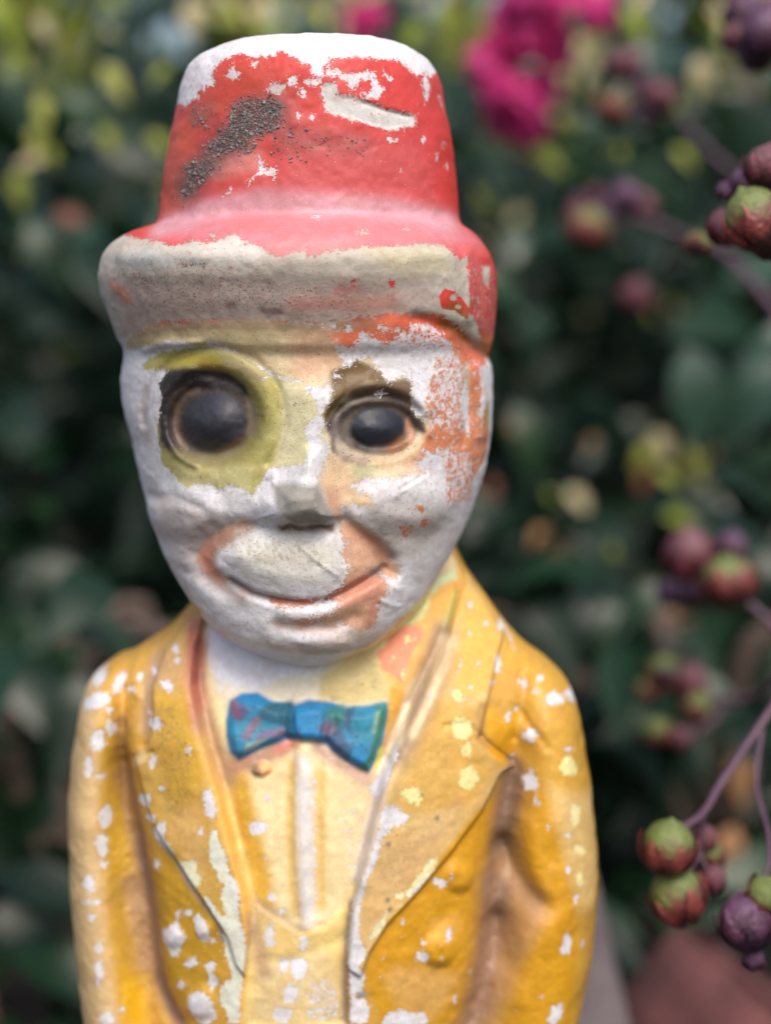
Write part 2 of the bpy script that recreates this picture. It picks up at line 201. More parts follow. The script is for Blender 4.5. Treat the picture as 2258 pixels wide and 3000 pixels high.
["disp_poly",[[-17.7,165.6],[-11.6,161.8],[-5.6,158.2],[-0.1,160.2],[5.7,166.0],[6.5,163.0],[5.1,148.8],[5.4,133.0],[-20.9,132.0],[-19.7,148.1],[-18.7,160.2]],{"amp":0.7,"w":1.5,"L":1}],
["disp_stroke",[[-14.6,150.9],[-9.4,150.0],[-0.1,154.9],[4.3,156.0]],{"amp":-0.5,"w":1.4,"L":1}],
["disp_poly",[[38.8,168.9],[38.5,167.4],[37.8,166.1],[36.7,165.3],[35.4,164.9],[33.9,165.0],[32.4,165.6],[31.0,166.6],[30.0,167.9],[29.3,169.4],[29.1,171.0],[29.3,172.5],[30.0,173.8],[31.0,174.8],[32.3,175.2],[33.8,175.2],[35.3,174.6],[36.7,173.6],[37.8,172.2],[38.5,170.6]],{"amp":1.4,"w":3.6,"L":1}],
["disp_poly",[[33.9,150.5],[33.6,148.7],[32.8,147.4],[31.7,146.4],[30.2,146.0],[28.6,146.1],[26.9,146.7],[25.5,147.8],[24.3,149.3],[23.6,151.0],[23.3,152.7],[23.6,154.4],[24.3,155.9],[25.4,156.9],[26.9,157.4],[28.5,157.4],[30.1,156.8],[31.6,155.7],[32.8,154.1],[33.6,152.3]],{"amp":1.4,"w":3.6,"L":1}],
["disp_poly",[[-34.8,154.9],[-35.0,153.7],[-35.6,152.5],[-36.5,151.4],[-37.5,150.6],[-38.7,150.0],[-39.9,149.9],[-41.0,150.1],[-41.9,150.7],[-42.4,151.6],[-42.6,152.8],[-42.4,154.1],[-41.8,155.4],[-40.9,156.5],[-39.8,157.4],[-38.6,157.9],[-37.4,158.0],[-36.3,157.7],[-35.5,157.0],[-35.0,156.1]],{"amp":1.4,"w":3.6,"L":1}],
["disp_poly",[[-27.7,157.9],[-27.8,157.0],[-28.2,156.0],[-28.9,155.3],[-29.7,154.7],[-30.6,154.4],[-31.5,154.4],[-32.4,154.6],[-33.0,155.2],[-33.4,156.0],[-33.6,156.9],[-33.4,157.9],[-33.0,158.8],[-32.3,159.6],[-31.5,160.2],[-30.5,160.5],[-29.6,160.5],[-28.8,160.2],[-28.2,159.6],[-27.8,158.8]],{"amp":1.4,"w":3.6,"L":1}],
["disp_poly",[[-26.7,139.2],[-27.0,137.4],[-27.7,135.8],[-28.9,134.3],[-30.4,133.2],[-32.0,132.5],[-33.6,132.4],[-35.1,132.7],[-36.3,133.6],[-37.0,135.0],[-37.2,136.7],[-36.9,138.5],[-36.1,140.3],[-34.9,141.9],[-33.4,143.0],[-31.8,143.7],[-30.2,143.7],[-28.7,143.2],[-27.6,142.2],[-26.9,140.8]],{"amp":1.4,"w":3.6,"L":1}],
["paint",[[-66.6,256.4],[80.1,248.2],[75.0,114.3],[-70.1,113.3]],{"col":[199,153,62],"soft":1}],
["paint",[[-71.5,224.3],[-60.2,218.3],[-56.8,202.8],[-57.8,178.6],[-56.5,154.4],[-52.5,126.4],[-72.4,122.2]],{"col":[208,178,128],"soft":3.0}],
["paint",[[-58.2,207.7],[-53.0,207.1],[-51.8,177.9],[-49.1,155.8],[-47.1,126.7],[-53.4,128.7],[-55.9,154.3],[-57.5,178.5]],{"col":[198,156,46],"soft":2}],
["paint",[[-53.2,142.8],[-49.4,138.1],[-47.1,126.7],[-52.5,128.5]],{"col":[218,170,18],"soft":2}],
["paint",[[-33.6,226.1],[-33.6,218.1],[-30.3,205.4],[-26.6,194.4],[-23.1,180.9],[-20.0,168.3],[-18.7,159.0],[-20.0,146.9],[-22.6,150.2],[-24.6,157.1],[-30.6,165.3],[-37.9,174.8],[-44.2,183.2],[-47.0,191.5],[-49.1,198.2],[-45.7,202.1],[-44.0,208.3],[-44.7,216.8],[-42.0,224.8],[-30.1,239.6]],{"col":[200,160,76],"soft":1}],
["paint",[[-44.1,214.8],[-38.2,220.0],[-34.6,219.1],[-32.2,206.0],[-29.8,197.5],[-37.4,187.6],[-41.3,194.3],[-42.9,204.8]],{"col":[204,160,36],"soft":2.5}],
["paint",[[-44.0,224.3],[-37.5,226.9],[-34.9,222.8],[-37.8,215.5],[-44.3,217.4]],{"col":[196,158,100],"soft":2.5}],
["paint",[[-45.6,174.3],[-37.6,173.1],[-32.3,165.1],[-26.3,160.1],[-25.6,151.2],[-28.8,139.3],[-38.3,136.8],[-43.0,143.1],[-44.3,158.4]],{"col":[188,146,38],"soft":1.5}],
["paint",[[-39.8,183.9],[-32.1,190.0],[-29.1,180.3],[-30.0,169.2],[-33.7,173.8]],{"col":[206,166,96],"soft":2}],
["paint",[[33.6,237.0],[29.7,225.9],[24.0,215.5],[18.2,206.0],[14.6,197.2],[11.8,185.9],[8.9,174.5],[6.5,163.0],[5.4,150.0],[8.9,147.4],[11.4,153.8],[15.8,160.6],[23.1,167.7],[32.7,177.8],[39.7,185.8],[44.9,194.4],[48.0,195.6],[38.9,204.7],[40.3,210.3],[43.4,221.2],[46.1,227.9],[41.6,235.9],[37.3,241.8]],{"col":[214,180,112],"soft":1}],
["paint",[[34.7,241.4],[41.8,236.5],[46.1,229.5],[44.9,223.6],[40.3,215.5],[33.9,216.2],[32.1,222.1],[35.2,233.7]],{"col":[222,176,84],"soft":1.5}],
["paint",[[26.6,216.8],[38.4,213.3],[38.3,204.7],[43.1,196.5],[35.6,187.0],[23.9,188.6],[18.6,189.1]],{"col":[214,170,84],"soft":2}],
["paint",[[14.2,181.0],[23.0,184.2],[33.8,190.9],[35.6,187.4],[28.4,177.2],[22.1,168.6],[15.1,163.6],[9.8,155.8],[8.9,164.9],[12.4,173.6]],{"col":[208,172,112],"soft":2}],
["paint",[[40.3,213.0],[44.9,209.9],[49.5,209.5],[48.6,199.6],[45.4,196.1],[43.0,198.9],[38.8,205.1]],{"col":[214,158,24],"soft":1}],
["paint",[[38.4,186.8],[46.4,189.9],[44.2,177.6],[42.4,163.8],[40.9,149.8],[38.9,136.7],[36.1,129.6],[26.8,132.1],[15.1,134.3],[10.2,146.7],[11.5,153.0],[15.9,161.7],[23.0,168.5],[28.8,176.3]],{"col":[203,149,22],"soft":1}],
["paint",[[17.7,149.2],[26.7,147.7],[34.0,143.4],[30.4,136.2],[26.7,132.8],[17.7,138.9],[14.6,146.3]],{"col":[206,160,84],"soft":2.5}],
["paint",[[26.2,160.3],[33.9,160.1],[34.9,155.1],[30.3,153.0],[26.6,155.6]],{"col":[218,164,62],"soft":1.5}],
["paint",[[47.1,228.5],[55.6,220.9],[63.3,215.8],[67.8,203.4],[71.5,177.7],[50.9,185.2],[49.5,203.3],[51.7,217.5],[45.7,220.4]],{"col":[202,155,54],"soft":2}],
["paint",[[49.6,191.3],[56.5,192.3],[60.2,178.6],[63.2,162.0],[65.4,149.5],[64.1,126.7],[46.1,129.2],[51.4,148.5],[56.2,159.6],[51.4,168.9],[49.2,182.1]],{"col":[202,148,22],"soft":2}],
["paint",[[56.5,192.3],[70.6,186.5],[72.2,167.4],[69.8,156.3],[65.8,158.8],[61.2,173.9]],{"col":[214,180,112],"soft":2.5}],
["paint",[[43.8,165.4],[48.8,165.6],[56.7,159.6],[49.7,145.9],[43.0,128.4],[36.1,128.8],[40.7,140.2],[42.5,154.2]],{"col":[196,150,92],"soft":2.5}],
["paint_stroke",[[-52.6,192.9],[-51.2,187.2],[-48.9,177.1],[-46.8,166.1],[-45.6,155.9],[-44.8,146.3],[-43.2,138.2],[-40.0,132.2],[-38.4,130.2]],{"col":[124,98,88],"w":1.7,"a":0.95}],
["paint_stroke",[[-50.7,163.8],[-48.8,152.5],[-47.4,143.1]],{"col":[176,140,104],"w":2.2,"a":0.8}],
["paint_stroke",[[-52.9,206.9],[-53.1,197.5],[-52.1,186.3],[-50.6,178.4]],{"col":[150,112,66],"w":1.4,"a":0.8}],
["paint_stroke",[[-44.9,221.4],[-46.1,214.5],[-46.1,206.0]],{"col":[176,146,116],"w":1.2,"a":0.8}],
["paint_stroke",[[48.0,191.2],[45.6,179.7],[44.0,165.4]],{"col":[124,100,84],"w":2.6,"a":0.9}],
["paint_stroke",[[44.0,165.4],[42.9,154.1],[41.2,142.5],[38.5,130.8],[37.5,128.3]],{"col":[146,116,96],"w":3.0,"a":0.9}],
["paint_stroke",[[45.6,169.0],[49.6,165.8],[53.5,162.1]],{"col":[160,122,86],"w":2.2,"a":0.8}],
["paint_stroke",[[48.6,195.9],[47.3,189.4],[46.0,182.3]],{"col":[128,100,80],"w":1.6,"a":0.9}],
["paint_stroke",[[39.8,213.1],[39.0,206.4],[40.7,203.5]],{"col":[176,138,80],"w":1.0,"a":0.8}],
["paint",[[-28.3,254.6],[-30.7,239.4],[-33.6,226.1],[-33.6,218.1],[-30.3,205.4],[-26.6,194.4],[-23.1,180.9],[-19.8,168.3],[-18.7,160.2],[-19.7,148.1],[-20.9,132.0],[5.4,133.0],[5.1,148.8],[6.5,163.0],[8.9,174.5],[11.8,185.9],[14.6,197.2],[18.2,206.0],[24.0,215.5],[29.7,225.9],[34.2,236.9],[34.6,242.7],[32.3,250.8]],{"col":[230,210,158],"soft":0.6}],
["paint",[[-28.3,254.6],[-30.7,239.4],[-31.6,226.3],[-27.2,216.4],[-7.1,215.1],[4.6,227.5],[18.4,238.7],[30.2,250.7]],{"col":[216,216,222],"soft":1.5}],
["paint",[[-27.3,218.6],[-16.5,217.0],[-11.9,220.4],[2.1,222.7],[4.5,210.8],[-23.5,210.2]],{"col":[222,212,186],"soft":2}],
["paint",[[-0.9,220.9],[5.3,224.6],[12.8,227.4],[15.1,221.5],[18.6,220.5],[19.5,217.2],[14.6,214.0],[8.0,214.2],[-1.7,215.5]],{"col":[208,188,124],"soft":1.0}],
["paint",[[13.3,228.2],[20.4,237.8],[26.7,243.7],[34.7,242.9],[35.5,239.0],[33.2,230.0],[26.7,223.3],[18.6,216.4],[15.1,220.6]],{"col":[222,172,86],"soft":1.0}],
["paint",[[13.3,227.8],[17.7,233.1],[20.8,237.6],[25.8,241.9],[26.9,237.1],[25.0,233.7],[21.3,232.3],[16.8,230.1],[15.1,227.3]],{"col":[222,220,146],"soft":0.5}],
["paint",[[25.8,241.9],[29.8,242.6],[33.8,243.8],[34.2,241.5],[29.8,240.6],[26.4,238.7]],{"col":[206,224,178],"soft":1.0}],
["paint",[[13.0,226.5],[14.6,227.3],[16.4,230.2],[20.4,232.4],[24.5,231.7],[24.9,229.6],[22.2,226.1],[20.4,221.7],[19.0,218.8],[17.7,220.5],[14.2,222.3]],{"col":[236,140,100],"soft":0.4}],
["paint",[[33.6,239.3],[34.5,239.2],[32.8,233.2],[29.5,228.8],[26.7,225.8],[29.6,232.4]],{"col":[180,174,96],"soft":0.8}],
["paint",[[16.4,218.1],[20.4,217.1],[18.6,210.6],[15.1,202.3],[12.4,198.1],[12.4,202.4],[14.6,208.2]],{"col":[216,158,34],"soft":0.8}],
["paint_stroke",[[30.0,229.2],[26.7,221.7],[23.9,214.4],[20.4,208.0],[18.1,203.9]],{"col":[158,134,112],"w":2.4,"a":0.9}],
["paint_stroke",[[31.3,229.0],[28.5,222.4],[26.2,216.0],[22.1,207.9]],{"col":[228,210,170],"w":0.8,"a":0.8}],
["paint_stroke",[[20.4,213.0],[18.6,206.4],[15.1,200.6]],{"col":[232,220,190],"w":0.7,"a":0.8}],
["paint",[[-24.5,201.3],[-19.8,200.5],[-16.2,183.7],[-13.4,172.2],[-12.8,162.3],[-17.7,165.6],[-19.8,174.2],[-23.3,187.8]],{"col":[214,168,58],"soft":2.0}],
["paint_stroke",[[-30.6,209.7],[-26.6,194.4],[-23.3,180.9],[-19.8,168.3],[-18.9,158.9],[-20.2,145.6],[-21.3,134.2]],{"col":[232,178,84],"w":1.1,"a":0.9}],
["paint_stroke",[[-34.3,230.8],[-33.9,224.1],[-33.4,218.1],[-31.6,209.6]],{"col":[172,104,84],"w":1.6,"a":0.95}],
["paint_stroke",[[-33.1,226.1],[-33.0,219.2]],{"col":[150,84,76],"w":1.2,"a":0.8}],
["paint_stroke",[[-30.0,209.8],[-26.9,201.2],[-24.2,195.7]],{"col":[176,144,110],"w":1.6,"a":0.8}],
["paint_stroke",[[-8.1,199.8],[-8.5,188.5],[-8.2,174.7],[-7.0,162.0]],{"col":[206,172,92],"w":0.8,"a":0.9}],
["paint_stroke",[[-1.2,197.6],[-1.4,186.3],[-1.2,165.5]],{"col":[224,184,92],"w":1.0,"a":0.8}],
["paint_stroke",[[-5.2,200.9],[-5.0,186.3],[-4.7,172.5],[-4.2,160.8]],{"col":[230,226,224],"w":1.3,"a":0.8}],
["paint",[[-17.7,165.6],[-11.6,161.8],[-5.6,158.2],[-0.1,160.2],[5.7,166.0],[6.5,163.0],[5.1,148.8],[5.4,133.0],[-20.9,132.0],[-19.7,148.1],[-18.7,160.2]],{"col":[230,202,128],"soft":0.8}],
["paint",[[-16.4,150.8],[-0.1,153.7],[4.5,145.3],[4.5,135.2],[-18.9,134.5]],{"col":[222,198,144],"soft":3}],
["paint_stroke",[[-16.8,164.8],[-11.6,162.0],[-7.0,159.4]],{"col":[178,152,116],"w":1.2,"a":0.7}],
["paint_stroke",[[6.5,165.3],[5.0,148.8],[5.1,135.2]],{"col":[150,126,98],"w":0.8,"a":0.85}],
["paint_stroke",[[14.9,199.4],[11.5,184.8],[8.6,172.2]],{"col":[206,196,190],"w":1.2,"a":0.8}],
["paint_stroke",[[-18.1,161.4],[-16.4,153.2],[-15.2,147.3]],{"col":[176,146,120],"w":1.2,"a":0.7}],
["paint_stroke",[[-22.7,199.2],[-16.3,201.2],[-9.3,205.1]],{"col":[178,134,112],"w":1.6,"a":0.9}],
["paint_stroke",[[-11.6,203.6],[-7.9,205.8]],{"col":[206,126,108],"w":1.0,"a":0.9}],
["paint_stroke",[[-1.2,204.3],[4.0,200.4],[10.3,196.3]],{"col":[196,160,142],"w":1.4,"a":0.9}],
["paint",[[-13.0,199.0],[-13.2,198.3],[-13.8,197.7],[-14.6,197.3],[-15.5,197.3],[-16.4,197.6],[-17.0,198.1],[-17.2,198.8],[-17.0,199.6],[-16.4,200.2],[-15.6,200.5],[-14.6,200.6],[-13.8,200.3],[-13.2,199.7]],{"col":[240,176,112],"soft":0.5}],
["paint",[[-15.9,198.7],[-16.0,198.0],[-16.3,197.4],[-16.8,197.1],[-17.3,197.1],[-17.8,197.4],[-18.1,197.9],[-18.2,198.6],[-18.1,199.2],[-17.8,199.8],[-17.3,200.1],[-16.8,200.2],[-16.4,199.9],[-16.0,199.3]],{"col":[150,122,96],"soft":0.5}],
["paint",[[-25.0,210.1],[-24.0,214.7],[-21.2,216.5],[-17.0,216.8],[-13.0,214.9],[-8.5,214.3],[-4.2,215.5],[0.4,215.1],[5.1,213.8],[10.3,213.9],[15.4,214.8],[15.8,212.7],[14.7,206.2],[13.5,201.8],[11.0,198.0],[8.0,199.3],[4.0,201.8],[-0.1,205.2],[-3.3,206.0],[-6.4,206.0],[-10.3,206.0],[-16.3,203.6],[-21.5,200.8],[-23.8,202.5],[-24.8,206.3]],{"col":[22,124,176],"soft":0.5}],
["paint",[[-11.8,212.8],[-7.6,212.9],[-7.5,207.0],[-11.2,206.9]],{"col":[20,88,120],"soft":1.0}],
["paint",[[0.3,212.4],[5.9,212.0],[4.3,204.3],[0.4,206.5]],{"col":[24,84,104],"soft":1.0}],
["under",[[-25.0,210.1],[-24.0,214.7],[-21.2,216.5],[-17.0,216.8],[-13.0,214.9],[-8.5,214.3],[-4.2,215.5],[0.4,215.1],[5.1,213.8],[10.3,213.9],[15.4,214.8],[15.8,212.7],[14.7,206.2],[13.5,201.8],[11.0,198.0],[8.0,199.3],[4.0,201.8],[-0.1,205.2],[-3.3,206.0],[-6.4,206.0],[-10.3,206.0],[-16.3,203.6],[-21.5,200.8],[-23.8,202.5],[-24.8,206.3]],{"col":[128,104,116],"soft":0.3}],
["chipset",[[-25.0,210.1],[-24.0,214.7],[-21.2,216.5],[-17.0,216.8],[-13.0,214.9],[-8.5,214.3],[-4.2,215.5],[0.4,215.1],[5.1,213.8],[10.3,213.9],[15.4,214.8],[15.8,212.7],[14.7,206.2],[13.5,201.8],[11.0,198.0],[8.0,199.3],[4.0,201.8],[-0.1,205.2],[-3.3,206.0],[-6.4,206.0],[-10.3,206.0],[-16.3,203.6],[-21.5,200.8],[-23.8,202.5],[-24.8,206.3]],{"v":0.5,"amp":1.0,"soft":0.3}],
["paint",[[-23.5,213.4],[-11.8,212.8],[-11.7,206.4],[-23.3,202.5]],{"col":[30,130,160],"soft":3}],
["paint",[[4.5,212.9],[14.9,213.8],[13.8,206.2],[6.8,204.2]],{"col":[26,124,150],"soft":3}],
["paint",[[-14.7,214.4],[-8.2,214.9],[-8.1,209.2],[-13.2,210.4],[-16.1,211.0],[-16.8,212.9]],{"col":[28,92,116],"soft":0.5}],
["paint",[[-23.1,213.7],[-20.5,214.5],[-18.7,212.9],[-21.1,209.8],[-22.6,210.7]],{"col":[80,80,116],"soft":1.0}],
["paint_stroke",[[-22.9,214.0],[-22.5,212.0]],{"col":[150,80,96],"w":0.7,"a":0.7}],
["paint_stroke",[[-17.1,210.6],[-18.6,208.5],[-19.6,207.2]],{"col":[140,80,92],"w":0.7,"a":0.7}],
["paint_stroke",[[-16.3,206.6],[-13.8,207.7],[-10.9,208.1]],{"col":[120,84,110],"w":0.7,"a":0.8}],
["paint",[[-19.6,205.5],[-14.2,206.7],[-17.4,203.9],[-20.3,202.7]],{"col":[132,166,170],"soft":0.5}],
["paint",[[0.1,213.4],[4.5,214.3],[6.2,212.6],[3.6,209.3],[1.0,210.2]],{"col":[36,110,112],"soft":1.0}],
["paint",[[-1.7,209.8],[0.5,211.4],[3.2,209.7],[2.3,206.9],[-0.3,207.7]],{"col":[96,84,106],"soft":0.9}],
["paint",[[4.9,212.6],[7.5,213.8],[6.2,210.1],[7.1,207.2],[5.4,208.9]],{"col":[36,70,100],"soft":0.8}],
["paint",[[-0.3,207.7],[4.5,207.7],[7.1,204.3],[5.8,200.9],[2.3,203.5]],{"col":[48,82,120],"soft":0.6}],
["paint",[[12.8,214.1],[15.5,214.0],[15.5,210.7],[14.2,206.6],[11.1,198.6],[8.9,198.7],[11.5,204.2],[12.4,210.0]],{"col":[44,118,108],"soft":0.8}],
["paint_stroke",[[13.3,212.4],[12.4,208.3]],{"col":[140,172,140],"w":0.4,"a":0.7}],
["paint_stroke",[[14.0,203.2],[13.1,199.8]],{"col":[208,208,90],"w":0.5,"a":0.9}],
["paint",[[-60.0,384.6],[46.4,385.4],[47.4,299.3],[39.5,299.9],[29.5,309.0],[-62.1,306.6]],{"col":[202,62,56],"soft":0.8}],
["paint",[[-43.9,352.2],[-31.7,363.5],[-30.8,334.0],[-41.2,331.9]],{"col":[196,78,44],"soft":4}],
["paint",[[-35.2,375.0],[-15.0,373.4],[-6.0,364.3],[-19.5,360.3],[-31.6,358.9]],{"col":[196,72,56],"soft":4}],
["paint",[[-8.2,350.2],[22.8,354.3],[27.5,341.1],[7.2,338.3],[-15.0,339.4]],{"col":[198,82,82],"soft":5}],
["paint",[[27.6,364.1],[35.0,365.2],[35.5,329.8],[29.8,334.3]],{"col":[206,48,36],"soft":4}],
["paint",[[-41.2,331.9],[-31.4,337.0],[-15.0,339.9],[0.6,339.1],[17.2,338.5],[32.4,335.7],[39.4,328.8],[22.6,326.7],[-9.7,325.0],[-32.0,329.4]],{"col":[200,120,126],"soft":3.5}],
["paint_stroke",[[-39.2,333.0],[-28.9,336.9],[-15.0,339.1],[0.6,338.0],[16.0,337.1],[29.8,334.6]],{"col":[204,160,170],"w":2.0,"a":0.7}],
["chip",[[-62.9,320.7],[-60.4,333.4],[-52.8,332.3],[-46.3,330.6],[-40.0,329.6],[-35.2,328.3],[-30.0,329.5],[-26.2,328.9],[-22.6,329.7],[-19.6,331.3],[-17.0,328.8],[-14.1,328.2],[-10.3,325.8],[-6.8,326.5],[-3.3,327.0],[-2.6,325.8],[2.6,327.0],[8.6,327.7],[11.6,328.2],[17.0,328.1],[23.1,329.0],[29.3,328.5],[33.2,325.5],[35.3,326.1],[35.5,320.7],[36.5,316.2],[37.9,309.3],[40.3,300.9],[34.3,304.9],[27.2,309.0],[18.2,310.5],[0.8,309.8],[-14.4,310.0],[-32.6,309.6],[-41.2,308.3],[-50.6,303.9],[-59.9,304.3]],{}],
["under",[[-60.5,332.2],[46.8,332.4],[47.3,301.7],[-62.2,301.9]],{"col":[184,178,166],"soft":1}],
["under",[[-52.2,320.7],[-20.6,320.7],[22.6,319.7],[29.4,315.2],[18.2,310.4],[-32.5,309.8],[-48.4,305.9]],{"col":[160,146,138],"soft":4}],
["under",[[9.5,327.7],[29.4,327.9],[31.7,321.8],[18.2,321.8]],{"col":[192,186,158],"soft":3}],
["under",[[-31.9,328.3],[-18.5,330.4],[-9.7,325.0],[-16.2,322.9],[-29.5,324.5]],{"col":[200,196,188],"soft":2}],
["under",[[-54.8,325.3],[-41.5,327.3],[-29.5,325.0],[-43.9,322.9]],{"col":[170,178,176],"soft":2}],
["island",[[35.5,325.8],[40.0,322.5],[43.2,316.0],[43.8,303.4],[40.2,309.1],[38.9,306.6],[35.9,313.1],[35.8,319.3]],{}],
["chipset",[[35.8,325.5],[43.6,322.5],[44.4,303.4],[36.0,309.9]],{"v":0.28,"amp":1.0,"soft":0.6}],
["chip",[[38.9,323.7],[41.6,323.7],[41.1,318.6],[39.3,319.3]],{}],
["chip",[[36.6,311.8],[38.8,308.5],[37.4,307.3],[35.3,310.6]],{}],
["island",[[28.1,316.3],[29.3,318.1],[31.9,317.5],[33.9,315.6],[35.9,312.8],[35.3,310.6],[32.0,312.9],[28.7,313.5]],{"amp":0.2}],
["chip",[[32.6,315.9],[32.5,315.6],[32.2,315.3],[31.8,315.1],[31.4,315.1],[31.0,315.3],[30.7,315.6],[30.6,316.0],[30.7,316.3],[30.9,316.6],[31.3,316.8],[31.8,316.8],[32.2,316.6],[32.5,316.3]],{}],
["chip",[[33.8,313.8],[33.8,313.5],[33.5,313.3],[33.1,313.2],[32.7,313.2],[32.4,313.3],[32.1,313.5],[32.0,313.8],[32.1,314.1],[32.3,314.3],[32.7,314.4],[33.1,314.4],[33.5,314.2],[33.7,314.0]],{}],
["island",[[17.5,319.2],[17.4,318.8],[17.2,318.5],[16.9,318.3],[16.6,318.3],[16.3,318.5],[16.1,318.8],[16.1,319.2],[16.1,319.6],[16.3,320.0],[16.6,320.1],[16.9,320.1],[17.2,320.0],[17.4,319.6]],{}],
["island",[[8.2,319.4],[8.1,319.1],[8.0,318.8],[7.8,318.7],[7.6,318.7],[7.4,318.8],[7.3,319.1],[7.2,319.4],[7.3,319.7],[7.4,320.0],[7.6,320.1],[7.8,320.1],[8.0,320.0],[8.1,319.7]],{}],
["paint_stroke",[[35.8,325.5],[37.9,316.2],[38.9,306.6]],{"col":[212,96,92],"w":2,"a":0.8}],
["paint_stroke",[[32.0,312.5],[36.0,308.0],[40.6,302.5]],{"col":[140,86,30],"w":1.6,"a":0.95}],
["dirt",[[-52.2,324.1],[-29.5,325.0],[-5.4,321.8],[18.2,315.3],[9.5,311.0],[-30.1,310.9],[-44.6,312.9]],{"v":0.55,"soft":5}],
["dirt",[[-34.1,325.1],[-25.0,325.0],[-26.1,322.3],[-33.0,322.4]],{"v":0.8,"soft":2}],
["under_stroke",[[-21.5,314.3],[-20.2,314.6]],{"col":[80,62,60],"w":0.5,"a":0.7}],
["under_stroke",[[-13.6,313.2],[-9.4,312.9]],{"col":[92,70,66],"w":0.5,"a":0.8}],
["under_stroke",[[-5.8,314.7],[2.0,315.0],[10.9,314.6],[16.4,314.9]],{"col":[170,106,90],"w":1.3,"a":0.6}],
["under_stroke",[[-51.6,318.7],[-49.3,317.5],[-47.9,315.6]],{"col":[190,120,92],"w":0.9,"a":0.7}],
["under_stroke",[[3.8,317.6],[8.6,318.2]],{"col":[180,104,100],"w":0.6,"a":0.6}],
["chip",[[-45.9,367.4],[-33.9,362.6],[-32.3,363.8],[-30.4,364.2],[-30.1,366.8],[-28.9,365.4],[-28.2,366.9],[-26.1,367.0],[-26.8,369.7],[-25.5,371.5],[-24.1,372.7],[-21.4,373.5],[-19.4,373.8],[-17.3,372.9],[-15.0,372.7],[-13.1,373.0],[-10.5,373.0],[-10.5,374.2],[-8.9,374.2],[-8.3,373.2],[-5.4,371.8],[-5.0,371.2],[-2.8,370.2],[-2.5,369.0],[-0.9,367.7],[0.7,368.7],[0.3,370.2],[2.5,371.2],[1.6,372.8],[2.5,372.2],[4.4,373.6],[6.9,373.5],[9.5,373.5],[9.4,383.3],[-5.4,383.8],[-22.2,383.3],[-32.7,379.3],[-41.3,373.3],[-43.0,361.9]],{}],
["chip",[[0.5,373.5],[2.3,372.2],[8.4,372.9],[12.7,372.7],[17.6,373.0],[19.8,371.8],[21.4,370.4],[22.7,369.5],[25.3,370.8],[26.3,370.0],[30.1,374.6],[23.5,382.9],[8.3,384.4],[-4.7,383.3],[-3.8,373.7]],{}],
["chip",[[25.3,370.1],[26.3,367.7],[25.2,363.1],[24.5,366.1],[24.1,369.2]],{}],
["chip",[[28.6,366.4],[29.9,362.1],[29.3,363.9],[28.3,365.6]],{}],
["chip",[[-23.2,368.7],[-21.6,370.0],[-22.3,370.5],[-21.3,372.0],[-20.9,370.1],[-19.5,369.3],[-19.9,368.2],[-21.8,367.7]],{}],
["chip",[[-17.1,370.7],[-16.9,371.8],[-15.0,372.2],[-15.8,370.5]],{}],
["chip",[[-8.6,365.4],[-8.8,364.8],[-9.4,364.2],[-10.2,364.0],[-11.1,364.0],[-11.9,364.3],[-12.4,364.8],[-12.6,365.5],[-12.4,366.1],[-11.9,366.6],[-11.1,366.9],[-10.2,366.9],[-9.4,366.6],[-8.8,366.1]],{}],
["under",[[-8.6,365.4],[-8.8,364.7],[-9.3,364.2],[-10.2,363.9],[-11.1,363.9],[-11.9,364.2],[-12.5,364.8],[-12.7,365.5],[-12.5,366.2],[-11.9,366.7],[-11.1,367.0],[-10.2,367.0],[-9.3,366.6],[-8.8,366.1]],{"col":[186,182,180],"soft":0.3}],
["chip",[[-8.1,367.9],[-5.4,368.1],[-5.4,366.0],[-8.0,365.8]],{}],
["chip",[[-4.5,367.6],[0.1,367.4],[-0.0,365.9],[-3.1,366.1],[-4.4,366.7]],{}],
["chip",[[-5.4,365.2],[-3.7,365.1],[-3.9,363.2],[-5.5,363.3]],{}],
["chip",[[0.9,369.9],[4.2,370.1],[3.9,368.4],[1.3,368.5]],{}],
["chip",[[-17.6,342.7],[-17.6,343.8],[-15.3,345.3],[-14.7,346.2],[-15.6,349.4],[-14.9,349.4],[-13.6,346.5],[-10.7,346.8],[-11.1,343.6],[-11.8,344.8],[-15.0,345.2]],{}],
["chip",[[-24.1,339.9],[-22.1,342.3],[-21.5,341.8],[-22.6,340.7]],{}],
["chip",[[0.5,369.7],[4.8,370.0],[5.4,368.8],[10.9,369.8],[12.8,369.3],[13.4,367.2],[14.9,365.8],[14.5,364.0],[12.1,363.0],[9.9,363.6],[8.4,364.3],[10.2,364.9],[12.4,365.3],[11.5,367.7],[9.0,367.4],[7.8,364.8],[6.6,365.4],[6.0,367.2],[3.6,368.0]],{}],
["chip",[[-0.1,366.4],[3.3,366.9],[3.9,364.2],[8.4,363.6],[12.1,362.3],[16.4,360.8],[22.8,360.1],[22.3,357.2],[16.4,355.7],[10.9,357.0],[4.8,358.6],[1.7,359.1],[0.2,362.2]],{}],
["under",[[-0.4,367.0],[3.9,367.1],[8.4,363.6],[23.3,360.3],[22.7,356.5],[16.4,355.1],[4.8,358.1],[1.1,358.9]],{"col":[196,196,194],"soft":0.5}],
["chip",[[14.8,370.6],[17.0,368.4],[16.5,367.6],[14.9,368.8]],{}],
["chip",[[18.3,353.6],[17.5,353.4],[17.4,353.1],[16.9,353.1],[16.5,353.0],[16.0,353.1],[15.7,353.2],[15.4,353.4],[15.6,353.7],[16.0,353.9],[16.4,354.2],[16.9,354.0],[17.4,354.0],[17.9,353.8]],{}],
